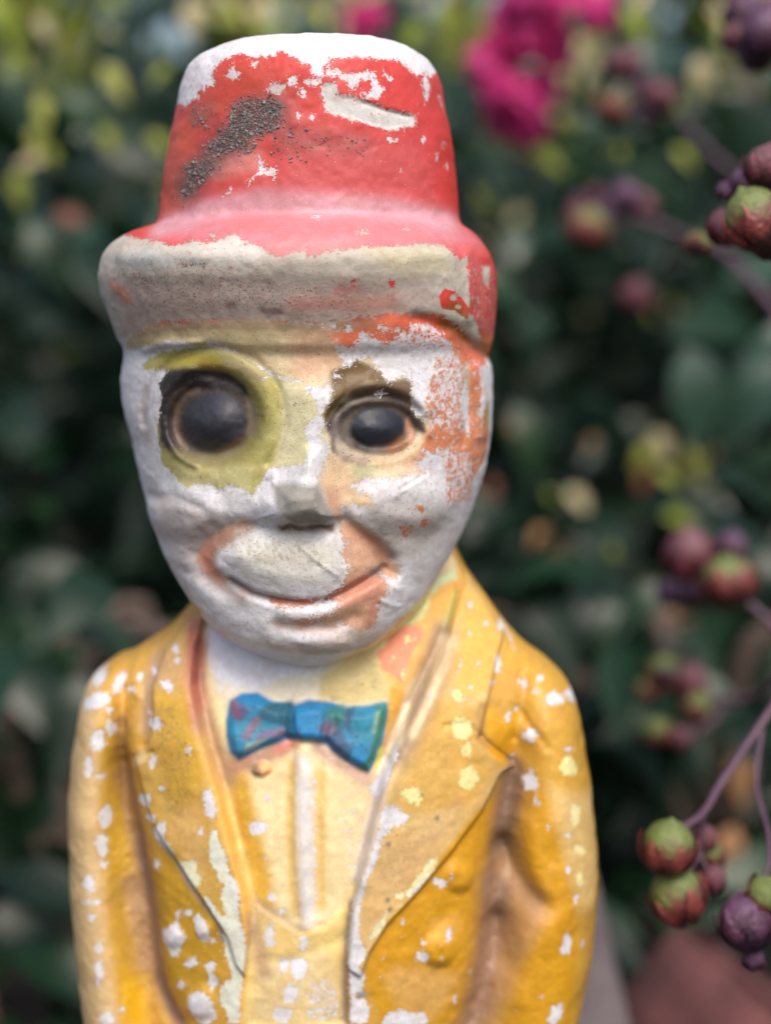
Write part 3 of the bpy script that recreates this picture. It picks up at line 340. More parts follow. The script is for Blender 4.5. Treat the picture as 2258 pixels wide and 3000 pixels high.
["chip",[[25.0,354.2],[25.1,353.8],[24.8,353.6],[24.7,353.2],[24.5,353.5],[24.2,353.4],[24.0,353.7],[24.1,354.1],[24.0,354.6],[24.3,354.7],[24.5,355.0],[24.7,355.0],[24.9,354.8],[25.1,354.7]],{}],
["chip",[[-1.4,358.6],[-1.6,358.3],[-1.6,357.9],[-2.0,357.8],[-2.4,357.8],[-2.6,358.1],[-3.2,358.2],[-3.3,358.6],[-3.1,358.9],[-2.7,359.1],[-2.4,359.3],[-2.0,359.4],[-1.7,359.1],[-1.4,358.9]],{}],
["chip",[[-5.0,358.9],[-5.2,358.6],[-5.3,358.3],[-5.4,358.0],[-5.6,358.4],[-5.9,358.3],[-6.1,358.5],[-6.0,358.9],[-6.1,359.3],[-5.9,359.5],[-5.6,359.4],[-5.5,359.6],[-5.3,359.4],[-5.0,359.3]],{}],
["chip",[[7.8,367.5],[7.8,367.3],[7.7,367.1],[7.3,367.1],[7.1,367.0],[6.9,367.2],[6.8,367.3],[6.7,367.5],[6.6,367.7],[6.8,367.9],[7.1,368.0],[7.3,367.9],[7.7,368.0],[7.8,367.8]],{}],
["chip",[[28.1,350.4],[28.1,350.1],[28.0,349.8],[27.9,349.3],[27.7,349.4],[27.7,349.8],[27.6,350.0],[27.5,350.4],[27.6,350.8],[27.6,351.1],[27.8,351.3],[27.9,351.5],[28.1,351.3],[28.1,350.8]],{}],
["chip",[[29.7,353.5],[29.9,353.1],[29.7,352.9],[29.6,352.7],[29.5,352.9],[29.3,352.7],[29.3,353.1],[29.2,353.5],[29.2,353.9],[29.4,353.9],[29.5,354.4],[29.6,354.4],[29.8,354.3],[29.8,353.9]],{}],
["chip",[[19.1,346.4],[19.1,346.2],[19.1,346.0],[18.9,346.0],[18.8,346.0],[18.7,346.1],[18.7,346.2],[18.6,346.4],[18.7,346.5],[18.7,346.6],[18.8,346.8],[18.9,346.8],[19.1,346.8],[19.0,346.5]],{}],
["chip",[[-0.4,335.0],[-0.1,334.9],[-0.5,334.7],[-1.0,334.7],[-1.4,334.8],[-1.7,334.8],[-2.1,334.9],[-2.4,335.0],[-2.1,335.2],[-1.9,335.3],[-1.5,335.3],[-1.1,335.3],[-0.7,335.3],[-0.2,335.2]],{}],
["chip",[[11.7,331.3],[11.8,331.2],[11.0,331.0],[10.2,330.9],[9.3,331.0],[8.3,331.0],[8.3,331.2],[8.1,331.3],[8.2,331.4],[8.3,331.6],[9.3,331.6],[10.1,331.6],[10.5,331.5],[11.8,331.5]],{}],
["chip",[[21.1,332.1],[20.9,332.0],[20.5,331.9],[20.2,331.8],[19.8,331.8],[19.5,331.9],[19.4,332.0],[19.2,332.0],[19.1,332.2],[19.5,332.2],[19.8,332.4],[20.2,332.3],[20.6,332.3],[21.0,332.2]],{}],
["chip",[[-24.1,330.4],[-24.4,330.2],[-24.5,329.9],[-24.9,329.9],[-25.2,329.9],[-25.4,330.1],[-25.9,330.2],[-25.8,330.4],[-25.9,330.7],[-25.7,330.9],[-25.3,330.9],[-25.0,330.8],[-24.7,330.8],[-24.4,330.6]],{}],
["chip",[[-2.3,327.6],[-2.2,327.4],[-2.5,327.4],[-2.6,327.3],[-2.7,327.3],[-2.9,327.4],[-3.0,327.5],[-2.9,327.6],[-3.0,327.8],[-2.9,327.9],[-2.8,328.1],[-2.6,327.9],[-2.4,327.9],[-2.3,327.8]],{}],
["chip",[[30.8,348.6],[30.9,348.2],[30.8,347.9],[30.6,348.0],[30.5,347.8],[30.4,347.9],[30.4,348.3],[30.2,348.5],[30.2,348.8],[30.4,349.0],[30.5,349.1],[30.6,349.1],[30.7,349.0],[30.8,348.8]],{}],
["paint_stroke",[[-25.3,346.8],[-21.3,347.6],[-16.6,348.4]],{"col":[214,150,140],"w":2.0,"a":0.6}],
["dirt",[[-21.9,362.2],[-16.0,363.6],[-12.1,362.5],[-9.5,361.8],[-9.5,358.7],[-12.1,355.6],[-16.6,353.2],[-17.3,350.0],[-22.6,350.8],[-26.3,349.1],[-28.1,352.1],[-24.6,354.7],[-21.9,358.4]],{"v":0.95,"soft":1.5}],
["dirt",[[-34.7,348.0],[-31.7,348.7],[-27.0,349.1],[-25.3,347.1],[-28.8,344.7],[-32.0,341.6],[-34.6,338.2],[-35.4,341.2],[-33.1,344.9]],{"v":0.9,"soft":1.2}],
["dirt",[[-11.4,359.3],[-5.1,356.1],[1.3,353.7],[10.8,353.2],[12.0,350.7],[1.3,350.5],[-6.7,348.0],[-12.1,349.9]],{"v":0.45,"soft":3}],
["dirt",[[-32.7,363.2],[-26.1,361.9],[-25.3,356.7],[-31.8,357.2],[-33.4,360.7]],{"v":0.4,"soft":2}],
["paint",[[-57.2,304.0],[-45.4,307.0],[-39.9,308.8],[-26.7,309.9],[0.8,309.8],[18.2,310.5],[29.5,309.0],[36.8,303.8],[40.3,300.3],[48.6,298.1],[48.7,272.9],[40.2,257.5],[34.8,253.3],[26.7,242.2],[18.4,236.0],[10.3,229.5],[-1.0,228.9],[-12.3,230.2],[-24.1,234.4],[-34.0,238.4],[-43.5,246.4],[-49.6,260.4],[-54.7,277.9],[-57.5,297.0]],{"col":[216,204,166],"soft":0.6}],
["chip",[[-57.2,304.0],[-45.4,307.0],[-39.9,308.8],[-26.7,309.9],[0.8,309.8],[18.2,310.5],[29.5,309.0],[36.8,303.8],[40.3,300.3],[48.6,298.1],[48.7,272.9],[40.2,257.5],[34.8,253.3],[26.7,242.2],[18.4,236.0],[10.3,229.5],[-1.0,228.9],[-12.3,230.2],[-24.1,234.4],[-34.0,238.4],[-43.5,246.4],[-49.6,260.4],[-54.7,277.9],[-57.5,297.0]],{}],
["under",[[-57.2,304.0],[-45.4,307.0],[-39.9,308.8],[-26.7,309.9],[0.8,309.8],[18.2,310.5],[29.5,309.0],[36.8,303.8],[40.3,300.3],[48.6,298.1],[48.7,272.9],[40.2,257.5],[34.8,253.3],[26.7,242.2],[18.4,236.0],[10.3,229.5],[-1.0,228.9],[-12.3,230.2],[-24.1,234.4],[-34.0,238.4],[-43.5,246.4],[-49.6,260.4],[-54.7,277.9],[-57.5,297.0]],{"col":[216,216,222],"soft":0.6}],
["under",[[-43.5,267.6],[-30.3,267.1],[-19.7,261.0],[-29.3,255.6],[-29.6,246.1],[-37.4,250.5],[-42.6,260.3]],{"col":[186,178,178],"soft":4}],
["under",[[10.5,267.8],[22.8,269.3],[32.3,264.5],[26.5,253.3],[18.3,251.0],[11.6,258.7]],{"col":[184,180,178],"soft":4}],
["under",[[-11.7,271.9],[-6.1,273.1],[-0.6,272.5],[3.6,263.8],[0.5,262.3],[-6.2,262.5],[-10.6,266.9]],{"col":[150,148,143],"soft":1}],
["under",[[-22.1,257.4],[-6.2,259.7],[3.8,257.9],[4.9,251.0],[-5.1,249.0],[-17.6,249.8]],{"col":[212,210,200],"soft":4}],
["under",[[-15.7,233.2],[0.2,231.1],[14.9,232.7],[11.4,228.9],[-1.0,228.9],[-12.3,230.2]],{"col":[186,174,166],"soft":2}],
["under",[[-10.6,262.5],[2.7,262.4],[2.7,260.2],[-10.6,260.2]],{"col":[182,168,158],"soft":1}],
["under",[[2.3,236.3],[13.7,240.8],[12.8,229.9],[-3.5,230.5]],{"col":[212,196,188],"soft":5}],
["under_stroke",[[-44.0,293.5],[-45.1,286.4],[-44.1,279.5]],{"col":[160,146,140],"w":1.0,"a":0.5}],
["under_stroke",[[-19.1,261.0],[-24.4,258.4],[-28.1,254.6],[-28.7,249.8],[-25.9,246.4],[-20.0,244.0]],{"col":[150,128,120],"w":1.6,"a":0.7}],
["under_stroke",[[5.8,262.4],[10.4,258.7],[16.0,253.7]],{"col":[140,118,108],"w":1.4,"a":0.8}],
["island",[[-50.6,302.8],[-48.8,306.2],[-38.0,310.2],[-16.6,311.0],[0.7,309.9],[15.2,312.1],[28.8,311.9],[35.2,306.9],[36.6,304.4],[40.9,301.5],[40.9,299.0],[36.0,297.7],[34.7,295.3],[32.8,302.1],[30.2,305.9],[25.9,307.2],[21.7,304.9],[17.5,306.8],[15.2,305.1],[10.0,308.1],[7.0,304.0],[3.0,305.2],[5.2,300.5],[0.6,295.3],[-1.8,294.7],[-6.4,297.0],[-11.1,297.9],[-19.4,302.5],[-21.7,304.2],[-26.4,305.7],[-28.4,304.4],[-33.3,305.8],[-38.5,305.4],[-43.6,304.0]],{"amp":1.15}],
["paint",[[-51.1,302.8],[-48.2,307.5],[-16.6,311.6],[0.7,309.3],[0.6,294.7],[-11.1,298.2],[-26.4,305.7],[-42.1,304.0]],{"col":[220,202,158],"soft":1.5}],
["paint",[[-7.3,308.7],[6.5,310.4],[6.4,299.9],[-1.8,294.7],[-7.6,297.0]],{"col":[220,184,148],"soft":3}],
["paint",[[2.4,307.6],[15.2,312.7],[30.1,311.3],[36.6,304.4],[34.1,301.4],[24.1,303.1],[6.4,302.2]],{"col":[232,120,84],"soft":2}],
["paint",[[20.5,309.7],[28.9,310.7],[33.3,305.8],[31.5,302.2],[26.5,306.0]],{"col":[242,88,62],"soft":2}],
["paint_stroke",[[29.5,310.1],[32.6,307.6],[36.6,303.7],[40.9,300.8]],{"col":[150,90,36],"w":1.5,"a":0.9}],
["paint",[[-48.3,306.8],[-41.5,308.9],[-22.6,309.5],[-10.8,308.7],[-16.6,310.5]],{"col":[214,186,140],"soft":2}],
["chip",[[12.9,308.7],[14.1,310.4],[15.0,309.0],[16.3,308.8],[14.7,307.4]],{}],
["chip",[[21.2,309.9],[23.2,309.9],[23.0,308.3],[21.5,308.3]],{}],
["chip",[[19.2,308.2],[18.8,308.0],[18.7,307.7],[18.3,307.5],[17.7,307.6],[17.3,307.8],[16.7,307.9],[16.9,308.3],[16.9,308.6],[17.2,308.8],[17.7,308.8],[18.2,308.7],[18.7,308.8],[19.0,308.5]],{}],
["chip",[[26.3,308.5],[26.3,308.1],[25.9,307.8],[25.5,307.9],[25.0,307.6],[24.9,308.1],[24.3,308.1],[24.1,308.6],[24.3,309.0],[24.6,309.3],[25.0,309.5],[25.5,309.3],[26.0,309.3],[26.3,308.9]],{}],
["chip",[[11.4,306.8],[11.3,306.4],[10.9,306.4],[10.6,306.3],[10.3,306.3],[10.0,306.3],[9.6,306.5],[9.5,306.8],[9.9,307.0],[10.1,307.2],[10.3,307.6],[10.7,307.5],[10.9,307.2],[11.4,307.1]],{}],
["chip",[[7.4,308.9],[7.6,308.6],[7.3,308.3],[6.8,308.1],[6.4,308.2],[6.0,308.4],[5.6,308.6],[5.5,308.9],[5.8,309.2],[5.9,309.6],[6.4,309.6],[6.9,310.0],[7.1,309.4],[7.7,309.3]],{}],
["chip",[[4.5,309.0],[4.3,308.7],[3.6,308.6],[3.2,308.5],[2.6,308.3],[2.1,308.5],[1.5,308.7],[1.7,309.0],[1.9,309.2],[2.0,309.5],[2.6,309.6],[3.3,309.5],[3.7,309.3],[3.9,309.1]],{}],
["island",[[-44.7,298.1],[-44.7,299.3],[-42.0,301.5],[-37.5,303.1],[-33.2,303.5],[-26.8,304.4],[-19.7,303.0],[-16.1,300.4],[-13.8,298.4],[-9.9,296.7],[-5.0,296.1],[-1.5,292.0],[-0.9,288.5],[-3.2,286.5],[-4.0,283.8],[-2.7,280.9],[-4.2,277.1],[-11.0,275.9],[-12.5,275.8],[-14.6,272.2],[-17.0,268.9],[-18.8,271.1],[-20.0,270.6],[-22.2,271.7],[-23.1,270.9],[-25.3,270.3],[-27.5,271.1],[-31.3,271.1],[-33.0,270.0],[-35.9,271.3],[-36.2,272.5],[-38.3,274.1],[-39.8,275.1],[-40.8,280.0],[-41.0,284.6],[-39.9,289.3],[-39.5,293.6],[-40.8,295.6],[-39.6,295.5],[-37.7,298.3],[-41.0,298.4]],{}],
["paint",[[-45.3,304.2],[-26.7,305.0],[-9.9,296.7],[-7.3,290.3],[-9.5,278.5],[-17.0,268.6],[-36.0,270.3],[-41.7,276.8],[-41.0,295.3],[-45.6,297.4]],{"col":[178,172,98],"soft":2}],
["paint",[[-7.9,297.3],[-0.3,294.4],[-0.3,287.4],[-3.3,275.6],[-11.0,275.6],[-10.0,284.4],[-9.4,292.0]],{"col":[212,206,164],"soft":2}],
["paint",[[-36.5,275.5],[-23.0,276.4],[-15.4,276.1],[-18.5,269.5],[-35.3,271.0]],{"col":[208,202,140],"soft":1.5}],
["paint_stroke",[[-42.5,287.9],[-42.3,289.0],[-42.0,290.2],[-41.6,291.4],[-41.1,292.5],[-40.5,293.6],[-39.9,294.6],[-39.2,295.7],[-38.4,296.6],[-37.5,297.5],[-36.6,298.4],[-35.7,299.1],[-34.7,299.8],[-33.6,300.5],[-32.5,301.0],[-31.4,301.5],[-30.3,301.9],[-29.1,302.3],[-27.9,302.5],[-26.7,302.7],[-25.5,302.7],[-24.4,302.7],[-23.2,302.6],[-22.1,302.4],[-21.0,302.2],[-19.9,301.8],[-18.8,301.4],[-17.8,300.9],[-16.8,300.3],[-15.9,299.7],[-15.0,299.0],[-14.2,298.2],[-13.5,297.4],[-12.8,296.5],[-12.2,295.6],[-11.6,294.6],[-11.1,293.6],[-10.8,292.6],[-10.4,291.5],[-10.2,290.4]],{"col":[150,140,60],"w":0.6,"a":0.6}],
["paint_stroke",[[-37.2,299.6],[-32.0,301.6],[-27.0,301.1],[-24.0,300.0]],{"col":[172,158,52],"w":1.0,"a":0.9}],
["paint_stroke",[[-28.9,299.6],[-25.8,299.4],[-23.4,298.6]],{"col":[158,112,10],"w":0.8,"a":0.8}],
["paint_stroke",[[-22.7,300.9],[-18.5,298.9],[-15.0,296.6]],{"col":[160,146,112],"w":0.8,"a":0.8}],
["paint",[[-12.7,287.3],[-14.0,281.8],[-17.8,277.3],[-23.3,274.6],[-29.6,274.3],[-35.5,276.3],[-39.6,280.5],[-40.9,286.2],[-39.2,292.0],[-35.0,296.7],[-29.2,299.3],[-23.0,299.4],[-17.6,297.1],[-13.9,292.8]],{"col":[132,124,62],"soft":2.6}],
["paint",[[-40.5,295.3],[-37.9,298.3],[-33.3,299.0],[-28.3,298.6],[-22.7,298.1],[-19.1,295.7],[-17.5,291.9],[-17.1,287.8],[-17.9,283.7],[-20.2,280.4],[-25.5,277.9],[-31.2,277.2],[-35.1,277.8],[-38.4,278.4],[-40.4,280.7],[-40.4,289.3]],{"col":[60,50,40],"soft":1.6}],
["paint",[[-40.5,295.3],[-37.9,298.3],[-33.3,299.0],[-28.3,298.6],[-22.7,298.1],[-18.5,295.4],[-17.4,292.5],[-21.0,293.3],[-28.9,293.9],[-34.0,294.0],[-37.0,291.9],[-38.1,287.6],[-38.3,281.5],[-40.1,280.7],[-40.4,289.3]],{"col":[24,21,22],"soft":0.7}],
["paint",[[-30.8,297.5],[-26.4,297.6],[-20.3,295.4],[-19.2,293.7],[-22.8,294.8],[-27.7,295.5]],{"col":[64,58,58],"soft":0.9}],
["paint_stroke",[[-30.5,293.5],[-33.4,292.7],[-35.7,289.6],[-36.3,285.0],[-35.6,281.7],[-33.7,279.1]],{"col":[112,94,80],"w":0.55,"a":0.9}],
["paint_stroke",[[-38.6,289.4],[-38.7,284.8],[-38.0,280.3]],{"col":[34,34,44],"w":0.7,"a":0.9}],
["paint",[[-18.0,286.3],[-18.8,283.2],[-21.1,280.7],[-24.4,279.1],[-28.1,279.0],[-31.5,280.2],[-33.8,282.6],[-34.6,285.7],[-33.6,288.9],[-31.2,291.5],[-27.8,293.0],[-24.2,293.1],[-21.0,291.9],[-18.8,289.4]],{"col":[40,43,54],"soft":0.6}],
["paint",[[-27.3,278.6],[-23.0,280.9],[-18.7,283.7],[-17.2,284.3],[-18.1,281.6],[-21.8,279.1],[-25.5,278.1]],{"col":[80,60,38],"soft":1.0}],
["paint_stroke",[[-17.4,290.8],[-16.4,287.3],[-16.9,283.7]],{"col":[120,104,92],"w":0.7,"a":0.8}],
["paint_stroke",[[-36.4,277.7],[-32.5,276.8],[-26.1,276.9],[-21.2,278.6]],{"col":[130,120,84],"w":1.0,"a":0.6}],
["dirt",[[-17.3,296.0],[-9.6,296.1],[-0.3,294.4],[-0.3,287.4],[-3.8,284.4],[-5.1,276.2],[-13.9,275.5],[-16.0,284.3]],{"v":0.42,"soft":2}],
["dirt",[[-39.9,277.0],[-23.0,277.6],[-15.4,276.1],[-18.5,269.5],[-35.3,271.0]],{"v":0.3,"soft":2}],
["dirt",[[-48.9,308.1],[-16.6,311.0],[3.6,309.3],[2.9,299.9],[-17.0,302.2]],{"v":0.22,"soft":2}],
["dirt",[[-57.2,304.0],[-45.4,307.0],[-39.9,308.8],[-26.7,309.9],[0.8,309.8],[18.2,310.5],[29.5,309.0],[36.8,303.8],[40.3,300.3],[48.6,298.1],[48.7,272.9],[40.2,257.5],[34.8,253.3],[26.7,242.2],[18.4,236.0],[10.3,229.5],[-1.0,228.9],[-12.3,230.2],[-24.1,234.4],[-34.0,238.4],[-43.5,246.4],[-49.6,260.4],[-54.7,277.9],[-57.5,297.0]],{"v":0.36,"soft":1}],
["chip",[[-4.5,285.3],[-2.4,286.8],[-0.1,286.5],[1.4,281.2],[1.4,278.8],[-0.1,274.2],[-3.0,275.9],[-4.2,276.5],[-2.4,280.6]],{}],
["chip",[[-14.1,296.4],[-11.7,298.7],[-11.1,297.6],[-12.9,297.3]],{}],
["island",[[2.4,298.6],[3.7,299.7],[6.8,299.7],[8.5,301.4],[9.9,301.1],[11.3,301.5],[12.7,299.6],[14.7,297.3],[16.4,295.8],[18.4,297.2],[20.4,297.1],[21.9,294.8],[21.6,290.8],[22.2,287.3],[25.7,286.6],[26.9,283.6],[29.0,282.6],[27.5,278.3],[24.0,279.4],[24.0,277.1],[22.2,275.5],[25.2,273.8],[21.1,273.8],[18.2,273.1],[13.6,273.1],[9.8,273.5],[9.0,272.1],[6.2,271.3],[8.4,269.8],[11.3,268.9],[12.4,266.5],[1.6,266.8],[0.8,270.3],[-0.4,273.7],[1.4,278.5],[2.1,280.2],[0.8,282.2],[-0.3,284.2],[1.1,285.6],[0.3,288.5],[2.2,291.8],[2.5,294.7],[1.4,296.9]],{"amp":1.15}],
["paint",[[-0.6,278.8],[7.9,279.3],[19.3,279.7],[26.6,279.2],[26.7,271.9],[10.7,266.5],[-0.7,266.8]],{"col":[224,196,158],"soft":3}],
["paint",[[5.9,276.5],[13.6,275.7],[12.4,272.8],[8.4,272.4]],{"col":[206,206,160],"soft":2}],
["paint",[[21.0,276.1],[25.2,277.0],[27.5,282.1],[25.7,283.7],[24.0,279.4]],{"col":[222,152,110],"soft":2}],
["paint",[[-0.6,273.7],[2.2,273.1],[2.7,266.8],[-0.1,266.8]],{"col":[230,192,150],"soft":1}],
["paint",[[2.3,298.6],[8.5,301.6],[14.7,298.4],[15.3,295.9],[10.7,296.2],[6.8,294.1],[4.5,291.5],[0.8,285.9],[0.3,288.5],[2.2,292.4]],{"col":[100,72,14],"soft":0.8}],
["paint",[[6.5,295.7],[14.7,296.2],[21.6,297.1],[22.2,289.6],[19.9,290.3],[15.3,292.2],[10.2,292.0],[5.9,291.8]],{"col":[106,84,58],"soft":1.0}],
["paint",[[15.3,295.0],[18.1,292.7],[21.0,289.7],[22.2,286.8],[21.6,285.6],[18.1,289.8],[14.1,292.2]],{"col":[84,60,30],"soft":0.8}],
["paint",[[0.8,285.9],[3.9,290.7],[5.9,291.8],[3.9,287.3],[3.1,281.6],[3.9,278.8],[2.2,279.9],[2.2,282.8]],{"col":[74,54,44],"soft":0.6}],
["paint",[[23.4,284.7],[22.3,281.7],[19.4,279.4],[15.3,278.2],[10.7,278.4],[6.6,279.8],[3.8,282.3],[2.8,285.3],[3.8,288.3],[6.6,290.7],[10.7,292.0],[15.3,291.9],[19.4,290.4],[22.3,287.8]],{"col":[98,86,76],"soft":1.0}],
["paint",[[19.9,285.0],[19.3,282.9],[17.4,281.3],[14.7,280.5],[11.8,280.6],[9.2,281.6],[7.3,283.3],[6.7,285.4],[7.3,287.5],[9.2,289.1],[11.8,290.0],[14.8,289.9],[17.4,288.9],[19.3,287.1]],{"col":[40,43,54],"soft":0.6}],
["paint",[[6.8,285.8],[9.0,282.9],[12.4,280.3],[10.7,279.2],[7.9,280.4],[6.5,283.3]],{"col":[22,20,24],"soft":0.7}],
["paint",[[14.7,279.3],[18.1,282.1],[20.5,282.5],[21.6,281.0],[19.3,278.8],[16.4,278.4]],{"col":[130,86,40],"soft":0.8}],
["paint",[[20.4,286.8],[22.2,283.9],[22.2,279.8],[20.7,281.6],[20.2,284.6]],{"col":[206,150,120],"soft":0.8}],
["paint",[[21.6,286.5],[23.9,286.4],[25.4,283.4],[24.0,283.2],[22.2,284.7]],{"col":[86,66,54],"soft":0.8}],
["paint_stroke",[[2.9,285.6],[5.1,290.1],[8.5,292.0],[13.0,292.8],[18.1,291.5],[21.9,287.9],[23.9,284.9]],{"col":[46,35,26],"w":0.8,"a":0.85}],
["paint_stroke",[[3.4,287.3],[3.1,283.9],[3.9,280.5],[5.9,277.9],[10.1,277.2]],{"col":[124,112,112],"w":0.8,"a":0.6}],
["chip",[[15.3,293.0],[14.5,292.7],[14.2,292.6],[13.9,292.4],[13.5,292.5],[13.1,292.5],[12.7,292.7],[12.1,293.1],[12.8,293.4],[13.2,293.6],[13.4,294.2],[13.9,293.8],[14.6,293.9],[15.1,293.5]],{}],
["chip",[[20.3,282.7],[20.3,282.2],[20.0,282.1],[19.8,281.6],[19.4,281.7],[19.2,282.1],[19.1,282.4],[19.1,282.7],[18.9,283.1],[19.3,283.1],[19.4,283.5],[19.7,283.3],[20.0,283.4],[20.0,282.9]],{}],
["chip",[[28.4,274.7],[28.5,274.3],[28.3,274.0],[27.9,274.2],[27.7,274.0],[27.5,274.2],[27.4,274.5],[27.2,274.8],[27.3,275.1],[27.5,275.2],[27.7,275.3],[28.0,275.6],[28.1,275.2],[28.4,275.0]],{}],
["chip",[[4.7,297.5],[4.9,297.2],[4.5,297.1],[4.1,296.9],[3.6,297.0],[3.1,297.1],[3.0,297.3],[2.9,297.5],[3.1,297.6],[3.0,297.9],[3.5,298.0],[4.0,297.8],[4.4,297.8],[4.8,297.7]],{}],
["dirt",[[2.8,287.3],[5.9,291.5],[19.3,291.2],[25.1,285.2],[25.1,279.3],[13.6,275.7],[3.9,275.9]],{"v":0.45,"soft":1.5}],
["chipset",[[23.9,290.7],[26.9,296.9],[27.8,301.8],[32.0,300.1],[34.1,296.5],[35.1,288.8],[36.1,282.7],[37.5,276.5],[36.9,270.4],[32.9,264.3],[29.1,264.9],[31.2,271.4],[30.5,277.4],[27.5,278.3],[26.3,283.6]],{"v":-0.05,"amp":0.9,"soft":1.0}],
["chipset",[[26.3,302.4],[32.6,302.1],[34.8,296.5],[35.1,291.7],[28.1,292.2],[25.1,295.3]],{"v":-0.16,"amp":0.9,"soft":1.5}],
["chipset",[[28.1,278.2],[35.2,278.3],[38.8,276.2],[38.1,262.3],[29.7,264.8]],{"v":-0.12,"amp":0.9,"soft":1.5}],
["chipset",[[19.8,308.4],[25.0,310.3],[29.4,307.9],[30.4,303.1],[22.2,303.4],[16.4,304.7]],{"v":-0.28,"amp":1.2,"soft":1.0}],
["chipset",[[32.5,305.7],[35.1,302.9],[38.3,300.9],[40.3,295.9],[42.2,287.7],[42.5,279.7],[41.1,273.8],[37.6,270.2],[36.1,279.7],[35.1,287.3],[35.4,294.6],[33.8,302.1]],{"v":0.3,"amp":1.1,"soft":0.8}],
["chipset",[[27.2,284.2],[35.1,282.9],[40.8,280.4],[40.2,275.8],[35.2,277.4],[30.5,279.2],[27.5,279.7]],{"v":0.35,"amp":1.0,"soft":0.8}],
["paint",[[19.3,304.1],[42.9,305.8],[43.2,262.0],[27.0,265.2],[24.0,279.4],[26.3,285.1]],{"col":[214,132,86],"soft":1.5}],
["paint",[[32.5,305.7],[40.7,300.0],[40.7,295.9],[35.7,297.6]],{"col":[230,112,74],"soft":2}],
["paint",[[35.1,296.4],[39.3,294.3],[40.0,285.1],[36.0,288.7]],{"col":[188,106,52],"soft":1.5}],
["paint",[[40.3,289.6],[43.1,288.9],[47.1,276.2],[40.8,282.5]],{"col":[186,160,70],"soft":1}],
["paint_stroke",[[35.4,298.7],[35.1,291.7],[34.2,288.3]],{"col":[206,198,170],"w":0.7,"a":0.7}],
["chip",[[38.6,299.7],[40.0,298.3],[40.7,292.3],[40.7,288.1],[39.3,285.3],[38.7,286.6],[39.3,292.5]],{}],
["chipset",[[17.8,261.8],[22.4,261.3],[21.7,258.2],[19.0,256.9]],{"v":0.1,"amp":0.8,"soft":0.4}],
["island",[[24.5,265.0],[24.3,264.9],[24.3,264.5],[23.9,264.5],[23.3,264.5],[23.0,264.8],[22.5,265.0],[22.5,265.2],[22.5,265.5],[23.0,265.6],[23.4,265.6],[23.9,265.8],[24.4,265.6],[24.3,265.3]],{}],
["island",[[25.8,261.1],[25.6,260.6],[25.2,260.5],[24.9,260.2],[24.6,259.9],[24.1,260.1],[24.1,260.9],[24.0,261.3],[24.0,261.8],[24.3,262.0],[24.5,262.6],[24.9,262.3],[25.2,261.9],[25.4,261.6]],{}],
["paint",[[15.6,267.3],[27.1,266.3],[27.3,252.2],[15.6,254.1]],{"col":[196,122,86],"soft":1}],
["island",[[0.8,270.8],[4.0,270.8],[4.7,263.3],[9.2,261.2],[14.8,256.2],[15.8,252.1],[18.2,250.6],[17.9,247.5],[13.7,248.8],[15.6,246.2],[15.8,244.2],[13.3,241.7],[13.3,238.4],[11.7,235.2],[7.6,235.4],[4.2,238.2],[1.9,236.9],[-0.7,238.6],[-5.6,236.5],[-7.4,238.9],[-0.3,239.6],[2.7,240.7],[4.2,243.4],[-0.2,243.9],[-5.1,242.0],[-10.8,241.9],[-14.0,244.2],[-7.0,243.6],[-0.2,244.3],[4.6,246.4],[5.8,249.4],[6.5,251.7],[4.7,254.5],[5.8,257.1],[4.3,260.2],[4.3,262.9],[2.9,264.8],[1.8,267.1]],{"amp":1.15}],
["paint",[[0.6,270.8],[4.4,270.8],[5.1,262.5],[15.6,255.7],[19.4,249.7],[15.6,243.8],[12.9,234.1],[0.4,235.5],[-14.8,235.3],[-14.6,244.9],[4.3,246.5]],{"col":[208,164,134],"soft":1.5}],
["paint",[[6.2,264.3],[14.8,257.0],[15.9,252.1],[14.0,250.4],[9.9,257.3],[5.8,261.3]],{"col":[168,120,96],"soft":1.5}],
["paint_stroke",[[-12.3,243.8],[-5.5,243.4],[-0.2,243.9],[4.6,245.7],[9.9,248.0]],{"col":[168,92,68],"w":0.9,"a":0.9}],
["paint",[[-5.5,242.8],[0.5,243.9],[0.5,242.0],[-2.1,241.0],[-4.8,241.7]],{"col":[208,108,70],"soft":0.7}],
["paint",[[2.4,243.8],[12.5,248.2],[15.2,246.3],[11.8,243.1],[6.1,242.0]],{"col":[206,142,114],"soft":1}],
["paint",[[0.1,243.9],[2.4,243.8],[3.7,242.2],[1.6,241.1],[0.1,242.0]],{"col":[140,82,66],"soft":0.4}],
["paint",[[11.0,250.6],[14.4,251.5],[14.0,248.0],[11.8,248.2]],{"col":[150,128,122],"soft":0.8}],
["paint",[[-7.4,238.9],[0.5,240.0],[-0.7,236.8],[-5.6,236.5]],{"col":[186,142,116],"soft":1}],
["paint",[[13.7,244.9],[15.2,244.7],[12.9,235.9],[10.6,235.4],[10.6,240.4]],{"col":[200,140,114],"soft":1}],
["island",[[-31.7,252.2],[-29.9,256.4],[-25.3,259.5],[-20.5,262.4],[-18.2,262.7],[-17.9,260.8],[-23.0,256.7],[-26.7,253.6],[-26.7,250.9],[-23.6,247.7],[-24.4,245.6],[-27.7,246.8],[-30.5,249.1]],{"amp":1.15}],
["paint",[[-32.1,252.1],[-29.9,256.4],[-25.3,259.5],[-17.8,262.7],[-17.9,260.8],[-23.0,256.7],[-26.7,253.6],[-26.7,250.9],[-22.4,247.4],[-24.4,244.8],[-32.4,246.7]],{"col":[206,158,134],"soft":1}],
["paint",[[-30.8,252.7],[-27.4,255.5],[-26.7,251.3],[-25.1,248.7],[-28.4,248.7]],{"col":[208,130,104],"soft":1.5}],
["paint_stroke",[[-18.6,261.9],[-21.0,259.5],[-24.6,256.9],[-26.6,254.0]],{"col":[150,112,96],"w":1.1,"a":0.7}],
